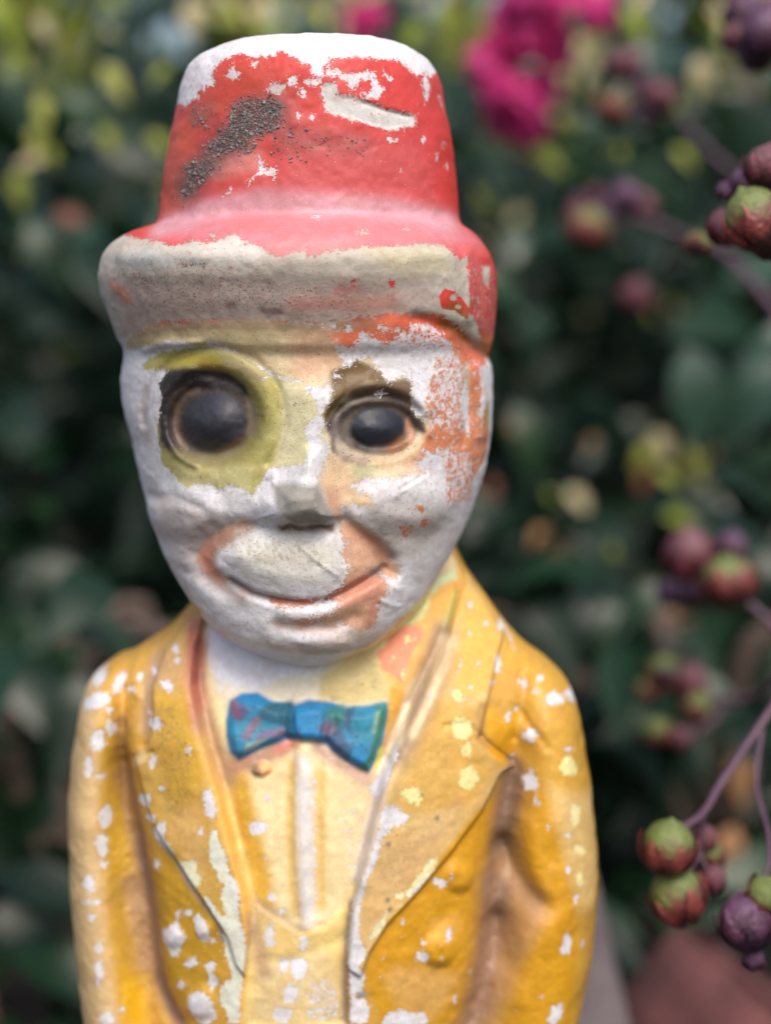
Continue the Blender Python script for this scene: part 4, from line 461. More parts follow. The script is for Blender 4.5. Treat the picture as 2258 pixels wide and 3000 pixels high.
["chipset",[[-21.0,259.1],[-12.1,261.0],[-3.1,260.4],[0.6,257.7],[4.3,252.6],[0.5,249.7],[-10.7,251.9],[-19.1,250.8]],{"v":-0.35,"amp":0.9,"soft":2.5}],
["paint",[[-21.0,260.2],[0.6,260.3],[4.3,252.6],[0.5,249.7],[-19.1,250.8]],{"col":[208,202,180],"soft":2}],
["paint_stroke",[[-0.9,249.7],[0.5,249.1]],{"col":[206,140,100],"w":0.6,"a":0.9}],
["dirt",[[4.4,266.3],[14.8,267.4],[25.5,263.3],[23.3,252.3],[16.7,253.2],[8.1,261.6]],{"v":0.4,"soft":3}],
["dirt",[[-34.2,266.8],[-18.2,266.8],[-18.2,262.3],[-30.3,257.5],[-34.6,256.9]],{"v":0.3,"soft":3}],
["dirt",[[-17.5,262.3],[-10.6,263.3],[-0.1,261.5],[-9.1,259.9],[-15.9,260.1]],{"v":0.6,"soft":1.5}],
["dirt",[[-23.0,232.6],[0.2,231.1],[14.9,232.7],[0.1,228.8]],{"v":0.25,"soft":2}],
["dirt",[[-47.6,298.2],[-40.3,295.7],[-41.0,277.2],[-45.3,270.1],[-48.5,282.4]],{"v":0.22,"soft":2}],
["chipset",[[-75.1,231.6],[-30.1,239.6],[-32.2,218.2],[-18.7,160.2],[-21.4,128.2],[-74.6,119.2]],{"v":0.66,"amp":0.85,"soft":1.0}],
["chipset",[[36.0,243.3],[76.7,224.7],[77.6,118.6],[5.6,129.3],[6.8,163.0],[14.9,197.2]],{"v":0.72,"amp":0.85,"soft":1.0}],
["chipset",[[-25.7,196.8],[13.8,197.2],[4.4,130.6],[-20.2,129.6]],{"v":0.6,"amp":0.85,"soft":1.0}],
["chip",[[-38.5,217.6],[-38.8,216.6],[-39.9,216.1],[-40.8,216.3],[-41.5,216.4],[-41.9,216.9],[-42.6,217.6],[-42.3,218.5],[-41.1,218.7],[-40.0,218.8],[-39.4,218.2]],{}],
["chip",[[-49.2,215.2],[-49.3,214.7],[-50.2,214.5],[-50.8,214.2],[-51.6,214.2],[-51.9,214.7],[-51.7,215.1],[-51.7,215.6],[-51.0,215.8],[-50.1,215.8],[-49.4,215.6]],{}],
["chip",[[-47.2,218.3],[-47.6,217.7],[-47.8,217.1],[-48.4,216.7],[-48.9,217.1],[-49.4,217.6],[-49.1,218.2],[-49.2,218.8],[-48.7,219.0],[-48.1,219.3],[-47.8,218.7]],{}],
["chip",[[-55.1,210.1],[-55.3,209.7],[-55.5,209.2],[-56.1,209.2],[-56.5,209.7],[-57.1,210.0],[-57.1,210.6],[-56.6,211.0],[-56.2,211.4],[-55.6,211.0],[-55.1,210.6]],{}],
["chip",[[-54.2,205.7],[-54.3,204.3],[-55.1,204.0],[-55.8,203.6],[-56.3,204.4],[-56.6,205.5],[-56.6,206.6],[-56.4,207.8],[-55.8,208.4],[-55.2,207.3],[-54.7,206.7]],{}],
["chip",[[-56.6,202.9],[-56.8,201.4],[-57.6,200.4],[-58.6,200.2],[-59.9,200.5],[-60.5,202.1],[-60.2,203.8],[-59.6,205.1],[-58.6,206.0],[-57.5,205.6],[-56.8,204.3]],{}],
["chip",[[-41.0,208.6],[-41.6,207.8],[-42.2,207.0],[-43.5,206.5],[-44.6,206.9],[-45.6,207.5],[-45.3,208.5],[-44.4,209.2],[-43.6,209.9],[-42.4,209.8],[-41.6,209.4]],{}],
["chip",[[-42.8,199.1],[-42.8,198.3],[-43.2,197.6],[-43.8,197.2],[-44.5,197.3],[-45.0,198.1],[-44.5,199.1],[-44.3,199.9],[-43.9,200.9],[-43.0,201.0],[-42.8,199.9]],{}],
["chip",[[-33.4,203.1],[-33.5,202.6],[-33.8,202.0],[-34.3,202.2],[-34.9,202.1],[-34.9,202.7],[-34.9,203.2],[-34.6,203.5],[-34.3,204.0],[-33.8,204.0],[-33.5,203.6]],{}],
["chip",[[-44.1,188.8],[-44.6,187.8],[-45.2,186.7],[-46.5,186.2],[-47.6,186.5],[-49.0,186.9],[-48.2,188.5],[-47.5,189.6],[-46.4,190.2],[-44.9,191.0],[-44.0,190.1]],{}],
["chip",[[-55.7,182.3],[-56.1,180.6],[-56.8,179.8],[-57.6,179.4],[-58.2,180.9],[-58.7,182.3],[-58.8,184.2],[-58.1,185.1],[-57.4,185.5],[-56.6,185.9],[-56.0,184.3]],{}],
["chip",[[-43.0,184.6],[-43.3,183.9],[-43.8,183.0],[-44.8,182.6],[-45.4,183.3],[-46.2,183.5],[-46.3,184.4],[-45.4,185.0],[-44.7,185.6],[-43.9,185.7],[-43.1,185.4]],{}],
["chip",[[-13.5,191.8],[-13.6,191.3],[-14.0,191.1],[-14.4,190.7],[-14.9,190.8],[-15.0,191.5],[-15.0,192.0],[-14.8,192.6],[-14.4,193.1],[-13.9,192.7],[-13.7,192.3]],{}],
["chip",[[-30.2,183.5],[-30.5,183.2],[-30.7,182.8],[-31.0,182.9],[-31.5,182.8],[-31.8,183.1],[-31.6,183.5],[-31.4,183.8],[-31.1,184.1],[-30.6,184.1],[-30.5,183.8]],{}],
["chip",[[-40.2,192.6],[-40.6,192.2],[-41.0,192.0],[-41.4,191.6],[-42.1,191.6],[-42.2,192.1],[-42.5,192.5],[-42.0,193.0],[-41.5,193.4],[-40.9,193.1],[-40.7,192.9]],{}],
["chip",[[-37.7,225.7],[-38.0,225.2],[-38.2,224.5],[-39.0,224.7],[-39.6,224.7],[-40.2,225.0],[-40.0,225.6],[-39.8,226.0],[-39.3,226.4],[-38.6,226.6],[-38.1,226.2]],{}],
["chip",[[-37.4,223.4],[-37.2,222.9],[-37.6,222.5],[-38.2,222.6],[-38.8,222.6],[-39.0,223.0],[-39.1,223.4],[-39.0,223.9],[-38.5,224.3],[-37.9,223.9],[-37.4,223.8]],{}],
["chip",[[-43.8,219.9],[-43.9,219.3],[-44.1,218.7],[-44.6,218.8],[-45.0,218.9],[-45.4,219.3],[-45.4,219.9],[-45.3,220.5],[-44.9,220.7],[-44.4,220.8],[-44.2,220.2]],{}],
["chip",[[-44.1,210.4],[-44.2,209.9],[-44.5,209.6],[-44.9,209.7],[-45.3,209.7],[-45.6,210.0],[-45.7,210.5],[-45.4,210.9],[-45.0,211.3],[-44.7,210.9],[-44.2,210.9]],{}],
["chip",[[-52.6,215.8],[-53.1,214.8],[-53.8,213.8],[-54.5,213.9],[-55.1,214.2],[-55.4,215.0],[-55.8,215.8],[-55.3,216.8],[-54.9,217.9],[-54.1,218.2],[-53.4,218.5],[-52.6,218.4],[-52.3,217.7],[-52.3,216.8]],{}],
["chip",[[-57.6,217.4],[-57.8,216.3],[-58.9,215.7],[-59.8,215.2],[-60.9,214.9],[-61.9,214.9],[-63.0,214.9],[-63.2,215.3],[-62.9,216.6],[-62.1,216.9],[-61.3,217.4],[-60.7,217.1],[-58.6,218.4],[-57.7,218.2]],{}],
["chip",[[-56.0,213.6],[-55.6,212.9],[-56.2,212.0],[-57.6,211.3],[-59.2,210.7],[-61.3,209.9],[-62.8,209.8],[-63.5,210.0],[-64.8,209.7],[-62.7,212.0],[-61.4,213.2],[-59.5,214.3],[-57.9,214.4],[-56.3,214.4]],{}],
["chip",[[-59.7,196.0],[-59.9,194.6],[-60.5,194.0],[-60.9,193.2],[-61.5,193.4],[-62.1,193.3],[-62.3,194.6],[-62.4,195.8],[-62.6,197.1],[-62.1,198.2],[-61.6,199.2],[-60.9,199.2],[-60.3,198.5],[-60.0,197.3]],{}],
["chip",[[-56.8,193.3],[-57.1,193.1],[-57.4,192.8],[-58.1,192.8],[-58.8,193.0],[-59.7,193.1],[-60.0,193.5],[-60.2,193.8],[-59.8,194.1],[-59.4,194.3],[-58.8,194.5],[-58.1,194.4],[-57.6,194.1],[-57.1,193.7]],{}],
["chip",[[-40.7,181.8],[-41.1,180.7],[-41.9,180.2],[-42.7,179.6],[-43.2,180.1],[-44.0,180.1],[-43.7,181.3],[-43.6,182.2],[-43.0,183.0],[-42.4,184.1],[-41.7,184.1],[-41.1,184.0],[-40.4,183.9],[-40.3,182.9]],{}],
["paint_stroke",[[-46.5,199.9],[-48.5,198.0],[-49.4,196.3]],{"col":[214,188,140],"w":0.7,"a":0.9}],
["chip",[[-56.7,174.9],[-56.6,172.9],[-57.4,172.1],[-58.2,172.3],[-58.8,173.8],[-59.1,174.9],[-59.6,176.5],[-59.1,178.0],[-58.2,178.4],[-57.4,177.9],[-56.6,176.8]],{}],
["chip",[[-56.8,170.2],[-56.9,169.7],[-57.2,169.3],[-57.8,169.7],[-58.4,169.9],[-58.4,170.5],[-58.7,171.0],[-58.4,171.6],[-57.8,171.4],[-57.2,171.5],[-56.7,170.9]],{}],
["chip",[[-42.2,172.4],[-42.6,171.6],[-42.9,170.6],[-43.5,170.7],[-44.2,170.5],[-44.6,171.2],[-44.1,172.3],[-44.1,173.3],[-43.5,173.5],[-42.9,173.6],[-42.6,173.0]],{}],
["chip",[[-35.4,154.7],[-36.6,152.3],[-37.4,149.2],[-39.5,148.2],[-40.8,150.2],[-42.2,151.4],[-42.4,154.3],[-40.5,156.1],[-39.2,157.6],[-37.5,158.4],[-36.7,156.4]],{}],
["chip",[[-32.0,148.6],[-32.5,147.9],[-33.4,147.3],[-34.4,146.5],[-35.4,146.8],[-36.5,147.1],[-35.8,148.1],[-35.2,148.7],[-34.3,149.4],[-33.0,149.9],[-32.5,149.1]],{}],
["chip",[[-27.7,148.1],[-27.9,147.3],[-28.3,146.2],[-29.2,146.2],[-29.8,146.8],[-30.3,147.2],[-30.8,148.1],[-30.0,148.9],[-29.2,149.5],[-28.2,149.7],[-27.4,149.2]],{}],
["chip",[[-27.0,144.6],[-27.3,143.7],[-27.8,142.8],[-28.7,141.8],[-29.2,142.9],[-30.0,143.4],[-29.7,144.6],[-29.6,146.0],[-28.5,146.1],[-27.7,146.3],[-27.0,145.7]],{}],
["chip",[[-35.7,142.0],[-36.1,141.0],[-36.6,140.5],[-37.1,139.9],[-37.5,140.4],[-38.3,140.5],[-38.0,141.8],[-37.5,142.5],[-37.0,143.2],[-36.6,142.9],[-36.0,142.8]],{}],
["chip",[[-36.4,160.4],[-36.6,159.8],[-36.9,159.4],[-37.3,158.8],[-38.0,158.7],[-38.2,159.5],[-38.2,160.4],[-37.9,161.3],[-37.3,161.5],[-36.7,161.6],[-36.5,161.0]],{}],
["chip",[[-33.5,161.4],[-33.8,160.6],[-34.2,160.1],[-34.7,160.2],[-35.0,160.3],[-35.3,160.7],[-35.6,161.4],[-35.1,161.9],[-34.7,162.5],[-34.1,162.5],[-33.7,162.1]],{}],
["chip",[[-12.7,157.8],[-12.4,155.5],[-13.1,154.0],[-14.0,154.4],[-14.9,154.6],[-15.1,156.8],[-15.2,158.7],[-14.5,159.6],[-14.0,160.9],[-13.3,160.7],[-12.9,159.3]],{}],
["chip",[[-12.2,167.2],[-12.2,166.5],[-12.7,165.8],[-13.6,166.2],[-14.5,166.0],[-14.6,166.7],[-14.5,167.3],[-14.4,168.1],[-13.6,168.1],[-13.0,168.0],[-12.2,167.9]],{}],
["chip",[[-8.0,149.8],[-9.1,148.8],[-9.6,148.0],[-10.5,147.6],[-11.6,147.6],[-11.6,149.1],[-11.6,150.1],[-11.4,151.3],[-10.5,151.5],[-9.6,151.5],[-8.9,150.8]],{}],
["chip",[[-3.8,149.1],[-5.1,147.9],[-5.4,146.0],[-7.1,145.6],[-8.0,147.2],[-8.6,148.3],[-8.9,149.7],[-8.5,151.4],[-7.0,151.8],[-5.6,151.6],[-4.4,150.7]],{}],
["chip",[[-6.8,142.4],[-6.9,140.9],[-8.1,140.2],[-9.2,139.8],[-10.2,140.4],[-10.5,141.7],[-10.5,142.8],[-10.2,144.1],[-9.2,145.2],[-7.9,144.8],[-6.6,144.1]],{}],
["chip",[[-8.0,137.0],[-8.5,135.9],[-9.4,134.9],[-10.7,134.7],[-12.4,134.6],[-13.2,136.0],[-13.2,137.5],[-12.4,139.0],[-10.7,139.0],[-9.5,138.7],[-8.2,138.3]],{}],
["chip",[[-4.1,155.4],[-4.3,154.5],[-4.7,153.7],[-5.4,153.0],[-6.0,153.8],[-6.5,154.7],[-6.4,155.9],[-6.0,156.9],[-5.4,157.7],[-4.5,157.8],[-3.9,156.7]],{}],
["chip",[[-57.8,143.2],[-57.6,141.1],[-58.5,140.7],[-59.1,140.7],[-59.7,141.1],[-60.3,142.0],[-60.2,143.8],[-59.7,145.2],[-59.1,145.6],[-58.4,145.5],[-57.8,144.8]],{}],
["chip",[[-58.1,148.8],[-58.2,148.0],[-58.5,147.2],[-59.1,147.6],[-59.7,147.5],[-60.0,148.3],[-60.2,149.3],[-59.7,150.2],[-59.1,150.1],[-58.4,150.7],[-58.0,149.8]],{}],
["chip",[[-52.5,131.9],[-52.2,131.3],[-52.6,131.1],[-53.2,131.5],[-53.7,131.5],[-53.8,132.1],[-54.0,132.6],[-53.6,132.8],[-53.2,132.9],[-52.7,132.7],[-52.5,132.3]],{}],
["chip",[[-59.5,157.1],[-59.8,156.6],[-60.2,156.0],[-60.8,156.1],[-61.5,156.0],[-61.5,156.7],[-61.5,157.2],[-61.4,157.9],[-60.8,158.1],[-60.3,157.8],[-59.6,157.8]],{}],
["chip",[[-54.8,130.4],[-55.2,129.2],[-56.2,128.5],[-57.4,128.3],[-58.5,128.5],[-58.9,129.6],[-59.3,130.7],[-57.9,131.4],[-57.2,132.2],[-56.3,132.2],[-55.7,131.4]],{}],
["chip",[[-9.7,163.5],[-9.8,162.9],[-10.1,162.5],[-10.6,162.7],[-11.2,162.6],[-11.5,163.1],[-11.4,163.7],[-11.0,164.0],[-10.6,164.1],[-10.2,164.2],[-9.8,164.0]],{}],
["chip",[[-30.3,183.4],[-30.4,183.0],[-30.7,182.7],[-31.1,182.6],[-31.5,182.5],[-31.7,183.0],[-31.5,183.5],[-31.3,183.9],[-31.1,184.2],[-30.7,184.2],[-30.2,184.0]],{}],
["chip",[[-14.1,176.8],[-14.1,176.5],[-14.3,176.4],[-14.5,176.3],[-14.6,176.5],[-14.8,176.7],[-14.7,176.9],[-14.7,177.0],[-14.5,177.2],[-14.3,177.1],[-14.2,177.0]],{}],
["chip",[[-59.8,165.7],[-59.3,163.9],[-60.4,163.5],[-61.3,163.6],[-62.0,164.1],[-63.1,164.6],[-62.9,166.2],[-62.2,167.5],[-61.3,168.3],[-60.4,167.9],[-59.9,166.9]],{}],
["chip",[[-58.5,140.1],[-58.5,139.4],[-58.9,138.8],[-59.4,138.4],[-59.9,138.6],[-60.3,139.3],[-59.9,140.2],[-59.7,140.9],[-59.3,141.8],[-58.7,141.8],[-58.5,140.8]],{}],
["chip",[[-58.2,160.9],[-58.4,160.6],[-59.1,160.4],[-60.2,160.3],[-61.4,160.2],[-62.6,160.1],[-63.5,160.1],[-63.8,160.4],[-63.4,160.8],[-62.6,161.3],[-61.4,161.7],[-60.2,161.8],[-59.1,161.6],[-58.4,161.3]],{}],
["chip",[[-29.5,158.7],[-28.9,157.2],[-29.2,156.1],[-29.5,155.1],[-29.9,154.2],[-30.9,154.3],[-31.9,155.3],[-32.8,156.9],[-33.3,158.6],[-33.4,160.1],[-32.8,161.0],[-32.1,161.4],[-31.2,161.2],[-30.2,160.1]],{}],
["chip",[[-28.5,139.0],[-28.0,136.8],[-27.6,134.5],[-29.0,133.5],[-30.1,132.1],[-31.7,132.2],[-33.3,133.0],[-34.5,134.8],[-35.4,136.9],[-35.0,138.9],[-34.2,140.5],[-32.9,141.3],[-31.4,141.9],[-29.7,141.0]],{}],
["chip",[[-14.4,183.6],[-15.2,183.0],[-16.1,182.7],[-17.1,182.1],[-18.3,182.6],[-19.0,183.4],[-19.0,184.3],[-19.0,185.0],[-18.6,185.6],[-17.9,186.0],[-16.9,186.4],[-15.9,185.8],[-14.7,185.4],[-14.5,184.5]],{}],
["chip",[[-27.5,155.2],[-27.5,154.8],[-28.0,154.6],[-28.3,154.4],[-28.7,153.9],[-29.1,154.1],[-29.3,154.5],[-29.0,155.0],[-29.3,155.4],[-28.8,155.6],[-28.6,156.2],[-28.3,155.8],[-27.9,155.9],[-27.5,155.7]],{}],
["chip",[[-43.8,182.0],[-41.3,184.5],[-40.1,184.6],[-40.6,182.6],[-41.3,181.8],[-39.0,178.8],[-37.8,176.7],[-38.2,175.5],[-41.8,177.3],[-43.6,179.7]],{}],
["chip",[[-37.5,174.6],[-31.4,176.1],[-32.2,174.0],[-31.0,171.3],[-32.2,168.0],[-34.1,169.3],[-36.4,172.4]],{}],
["chip",[[-30.7,193.4],[-28.3,194.2],[-27.5,190.9],[-26.5,189.1],[-27.9,186.1],[-29.8,188.2]],{}],
["chip",[[-28.3,184.4],[-26.9,184.2],[-26.1,181.4],[-24.2,177.2],[-23.6,173.6],[-21.0,170.2],[-21.3,162.9],[-20.0,159.3],[-19.3,152.7],[-20.5,146.6],[-21.6,134.3],[-24.4,133.9],[-25.4,137.6],[-26.9,139.3],[-26.4,143.6],[-23.4,146.3],[-25.2,152.8],[-25.5,158.7],[-28.5,162.8],[-31.1,167.7],[-28.5,166.5],[-26.3,163.1],[-24.0,162.6],[-25.1,164.7],[-26.1,167.5],[-25.1,170.2],[-26.2,171.9],[-28.8,176.0],[-29.1,180.7]],{}],
["under",[[-29.8,184.2],[-26.1,184.2],[-19.3,152.7],[-21.7,134.1],[-27.0,133.2],[-25.6,158.7],[-37.5,174.6],[-31.4,176.3]],{"col":[218,222,206],"soft":0.6}],
["under",[[-36.8,174.8],[-31.0,176.0],[-31.1,168.3],[-36.0,171.9]],{"col":[222,222,190],"soft":0.6}],
["paint_stroke",[[-43.8,180.5],[-38.3,175.2],[-34.1,168.5],[-30.0,163.7],[-26.3,160.1],[-25.6,155.7]],{"col":[152,146,140],"w":0.5,"a":0.8}],
["under_stroke",[[-42.2,178.2],[-38.3,175.6],[-34.1,168.5],[-30.0,163.7],[-25.9,159.4]],{"col":[160,158,156],"w":0.5,"a":0.8}],
["chip",[[37.9,235.9],[37.9,235.4],[37.6,235.0],[37.1,235.3],[36.8,235.5],[36.7,235.9],[36.5,236.5],[36.8,236.8],[37.2,236.7],[37.6,236.7],[38.0,236.4]],{}],
["chip",[[47.5,228.5],[46.7,228.4],[46.1,228.3],[45.5,228.6],[45.0,228.9],[44.2,229.5],[44.4,230.2],[45.1,230.4],[45.8,230.3],[46.4,229.7],[49.5,222.8]],{}],
["chip",[[45.2,221.6],[45.0,220.1],[44.4,219.5],[43.8,219.5],[43.3,220.1],[43.3,221.4],[43.4,222.4],[43.5,223.6],[44.0,224.1],[44.5,223.5],[45.1,223.1]],{}],
["chip",[[42.9,218.0],[42.9,217.6],[42.5,217.4],[42.1,217.5],[41.7,217.5],[41.7,218.0],[41.7,218.4],[41.8,218.7],[42.2,218.9],[42.5,218.6],[42.9,218.5]],{}],
["chip",[[35.1,223.0],[34.9,222.4],[34.6,222.3],[34.4,222.2],[34.0,222.2],[34.0,222.9],[33.9,223.4],[34.2,223.6],[34.4,223.9],[34.7,224.1],[34.8,223.4]],{}],
["chip",[[37.4,217.5],[37.4,217.1],[37.1,216.8],[36.8,217.0],[36.4,217.0],[36.3,217.4],[36.3,217.8],[36.5,218.0],[36.8,218.0],[37.1,218.0],[37.3,217.8]],{}],
["chip",[[39.5,222.7],[39.5,222.3],[39.1,222.2],[38.7,222.2],[38.3,222.3],[38.3,222.7],[38.2,223.0],[38.4,223.3],[38.8,223.2],[39.1,223.2],[39.3,222.9]],{}],
["chip",[[42.2,231.2],[42.2,230.8],[41.8,230.7],[41.3,230.8],[41.0,231.1],[40.8,231.4],[40.6,231.7],[41.0,231.9],[41.4,231.8],[41.8,231.7],[42.2,231.5]],{}],
["chip",[[37.4,229.8],[37.3,229.5],[37.1,229.1],[36.9,229.1],[36.7,229.3],[36.6,229.8],[36.6,230.2],[36.7,230.7],[37.0,230.5],[37.2,230.5],[37.3,230.2]],{}],
["chip",[[41.0,215.4],[40.8,215.2],[40.7,215.1],[40.5,214.9],[40.2,215.1],[40.2,215.4],[40.2,215.7],[40.3,215.8],[40.5,216.1],[40.7,215.9],[40.9,215.8]],{}],
["chip",[[34.3,221.5],[34.1,221.2],[33.9,221.0],[33.7,221.1],[33.5,221.3],[33.2,221.4],[33.2,221.7],[33.5,221.9],[33.7,222.1],[33.9,221.8],[34.1,221.7]],{}],
["chip",[[61.6,212.1],[61.5,211.3],[59.9,211.4],[58.7,211.6],[56.8,211.7],[56.5,212.8],[56.1,213.8],[57.6,214.2],[58.9,214.8],[60.2,213.6],[61.5,212.9]],{}],
["chip",[[55.6,214.8],[55.3,214.4],[54.6,214.1],[53.7,214.1],[53.1,214.3],[52.9,214.7],[53.0,215.0],[53.4,215.3],[53.9,215.5],[54.7,215.5],[55.3,215.2]],{}],
["chip",[[52.1,216.4],[52.1,215.8],[51.7,215.5],[51.2,215.4],[50.8,215.8],[50.5,216.2],[50.4,216.8],[50.9,217.1],[51.3,217.5],[51.8,217.4],[51.9,216.7]],{}],
["chip",[[47.4,208.7],[47.4,208.2],[47.1,207.5],[46.4,207.8],[45.6,207.8],[45.2,208.6],[45.5,209.2],[45.9,209.6],[46.3,210.2],[47.1,210.1],[47.2,209.2]],{}],
["chip",[[54.5,204.6],[53.7,203.5],[53.2,202.2],[52.0,202.1],[51.2,203.0],[50.1,203.5],[50.4,204.9],[51.4,205.4],[52.0,206.4],[52.8,205.9],[53.9,205.7]],{}],
["chip",[[49.6,210.3],[49.4,209.8],[48.9,209.8],[48.5,209.8],[48.0,209.7],[48.0,210.2],[48.0,210.6],[48.3,210.8],[48.5,211.1],[49.0,211.2],[49.3,210.8]],{}],
["chip",[[54.2,193.0],[54.6,191.2],[53.4,190.3],[52.4,190.3],[51.1,189.8],[50.7,191.6],[50.3,193.4],[51.7,194.2],[52.3,195.7],[53.4,195.4],[53.8,194.1]],{}],
["chip",[[54.6,187.9],[54.4,187.2],[54.2,186.7],[53.8,186.5],[53.5,186.8],[53.2,187.3],[53.3,188.1],[53.4,188.9],[53.8,189.2],[54.1,188.7],[54.4,188.5]],{}],
["chip",[[48.5,198.2],[48.4,197.7],[48.2,197.3],[47.8,196.9],[47.5,197.3],[47.4,198.0],[47.5,198.5],[47.6,198.9],[47.8,199.6],[48.2,199.1],[48.5,198.8]],{}],
["chip",[[63.8,199.9],[63.0,199.8],[62.7,199.5],[62.1,199.8],[61.6,200.0],[60.9,200.5],[60.9,201.1],[61.6,201.3],[62.1,201.3],[62.7,201.0],[63.1,200.6]],{}],
["chip",[[66.7,210.3],[67.2,208.7],[65.7,208.9],[64.0,210.5],[62.7,211.4],[62.2,212.4],[62.0,213.5],[63.8,212.7],[65.1,212.3],[66.1,212.2],[66.5,211.2]],{}],
["chip",[[56.4,217.4],[56.0,217.1],[55.7,216.8],[55.3,216.9],[54.8,217.0],[54.6,217.4],[54.9,217.9],[55.0,218.4],[55.5,218.3],[55.9,218.1],[56.2,217.8]],{}],
["chip",[[50.2,216.8],[50.0,216.6],[49.9,216.3],[49.7,216.2],[49.5,216.4],[49.3,216.7],[49.4,217.1],[49.6,217.3],[49.7,217.5],[49.9,217.4],[50.1,217.1]],{}],
["chip",[[27.1,216.7],[26.9,216.5],[26.8,216.4],[26.6,216.5],[26.4,216.5],[26.3,216.7],[26.3,216.9],[26.4,217.1],[26.6,217.2],[26.8,217.1],[27.0,217.0]],{}],
["chip",[[37.1,208.3],[36.9,206.9],[36.0,205.4],[34.2,205.1],[32.5,206.2],[32.0,208.0],[31.7,209.8],[32.7,211.2],[34.4,211.0],[35.7,210.6],[36.9,209.8]],{}],
["under",[[38.3,208.2],[37.9,206.6],[36.9,205.5],[35.5,204.9],[33.9,205.1],[32.5,206.0],[31.5,207.3],[31.2,208.9],[31.5,210.4],[32.5,211.6],[33.9,212.2],[35.5,212.0],[36.9,211.2],[37.9,209.8]],{"col":[230,224,156],"soft":0.4}],
["chip",[[37.2,202.6],[36.9,201.8],[36.5,200.5],[35.4,201.1],[34.5,201.6],[34.0,202.5],[34.2,203.4],[34.7,204.0],[35.3,204.7],[36.5,204.9],[37.1,203.7]],{}],
["under",[[38.0,202.5],[37.7,201.4],[37.1,200.6],[36.1,200.2],[35.1,200.4],[34.1,201.0],[33.5,202.0],[33.2,203.1],[33.5,204.2],[34.1,205.0],[35.1,205.4],[36.1,205.2],[37.1,204.6],[37.7,203.7]],{"col":[230,224,156],"soft":0.4}],
["chip",[[39.3,195.4],[38.1,194.0],[37.3,192.6],[35.7,192.7],[34.0,193.3],[33.5,195.4],[33.7,197.2],[34.6,198.4],[35.8,198.4],[37.1,198.6],[37.8,197.1]],{}],
["under",[[39.6,195.4],[39.2,193.6],[38.3,192.2],[36.9,191.6],[35.3,191.9],[33.9,192.9],[33.0,194.6],[32.6,196.5],[33.0,198.3],[33.9,199.7],[35.3,200.3],[36.8,200.1],[38.2,199.1],[39.2,197.4]],{"col":[230,224,156],"soft":0.4}],
["chip",[[24.2,192.5],[24.5,191.2],[23.7,189.8],[21.7,190.6],[20.6,191.4],[19.6,192.3],[18.9,193.8],[20.1,194.9],[21.8,194.8],[23.3,194.8],[24.7,193.9]],{}],
["under",[[25.9,192.4],[25.6,191.0],[24.5,190.0],[23.0,189.5],[21.3,189.7],[19.7,190.4],[18.7,191.6],[18.3,193.0],[18.7,194.4],[19.7,195.4],[21.3,195.9],[23.0,195.8],[24.5,195.0],[25.6,193.8]],{"col":[230,224,156],"soft":0.4}],
["chip",[[34.9,215.9],[34.8,214.9],[34.0,214.4],[33.2,214.4],[32.6,215.1],[32.2,215.7],[31.9,216.6],[32.5,217.3],[33.2,217.5],[33.8,217.0],[34.6,216.8]],{}],
["under",[[35.1,215.9],[34.9,215.1],[34.4,214.5],[33.8,214.2],[33.0,214.3],[32.4,214.7],[31.9,215.4],[31.8,216.2],[31.9,216.9],[32.4,217.5],[33.1,217.8],[33.8,217.8],[34.5,217.3],[34.9,216.7]],{"col":[230,224,156],"soft":0.4}],
["chip",[[64.8,195.2],[65.0,193.7],[63.3,193.7],[61.7,193.8],[60.6,194.9],[59.5,196.0],[60.0,197.1],[60.4,198.3],[61.7,199.1],[63.5,198.0],[64.0,196.5]],{}],
["under",[[66.0,194.6],[65.5,193.6],[64.4,193.1],[62.9,193.0],[61.4,193.4],[60.0,194.2],[59.1,195.4],[58.8,196.7],[59.1,198.0],[60.1,198.9],[61.4,199.2],[63.0,198.7],[64.5,197.6],[65.6,196.1]],{"col":[230,224,156],"soft":0.4}],
["chip",[[20.3,221.2],[20.3,220.7],[20.0,220.4],[19.6,219.9],[19.3,220.5],[19.1,221.0],[19.1,221.6],[19.2,222.3],[19.6,222.6],[20.0,222.4],[20.2,221.8]],{}],
["under",[[20.5,221.2],[20.5,220.6],[20.2,220.2],[19.9,219.9],[19.5,219.9],[19.2,220.2],[19.0,220.7],[18.9,221.3],[19.0,221.9],[19.2,222.4],[19.5,222.6],[19.9,222.6],[20.2,222.3],[20.5,221.8]],{"col":[230,224,156],"soft":0.4}],
["chip",[[21.8,229.2],[21.7,228.7],[21.3,228.3],[20.7,228.1],[20.4,228.8],[20.2,229.1],[20.0,229.6],[20.1,230.1],[20.7,230.2],[21.3,230.1],[21.6,229.6]],{}],
["under",[[22.2,229.2],[22.0,228.7],[21.7,228.3],[21.2,228.1],[20.6,228.1],[20.1,228.4],[19.7,228.8],[19.6,229.3],[19.7,229.8],[20.1,230.2],[20.6,230.4],[21.2,230.4],[21.7,230.1],[22.0,229.7]],{"col":[230,224,156],"soft":0.4}],
["chip",[[17.8,224.9],[17.5,224.7],[17.4,224.4],[17.2,224.5],[17.0,224.5],[16.8,224.7],[16.8,225.1],[17.0,225.3],[17.2,225.3],[17.5,225.4],[17.6,225.1]],{}],
["under",[[17.8,224.9],[17.7,224.6],[17.6,224.4],[17.4,224.3],[17.2,224.3],[17.0,224.4],[16.8,224.6],[16.8,224.9],[16.8,225.2],[17.0,225.4],[17.2,225.5],[17.4,225.5],[17.6,225.4],[17.8,225.2]],{"col":[230,224,156],"soft":0.4}],
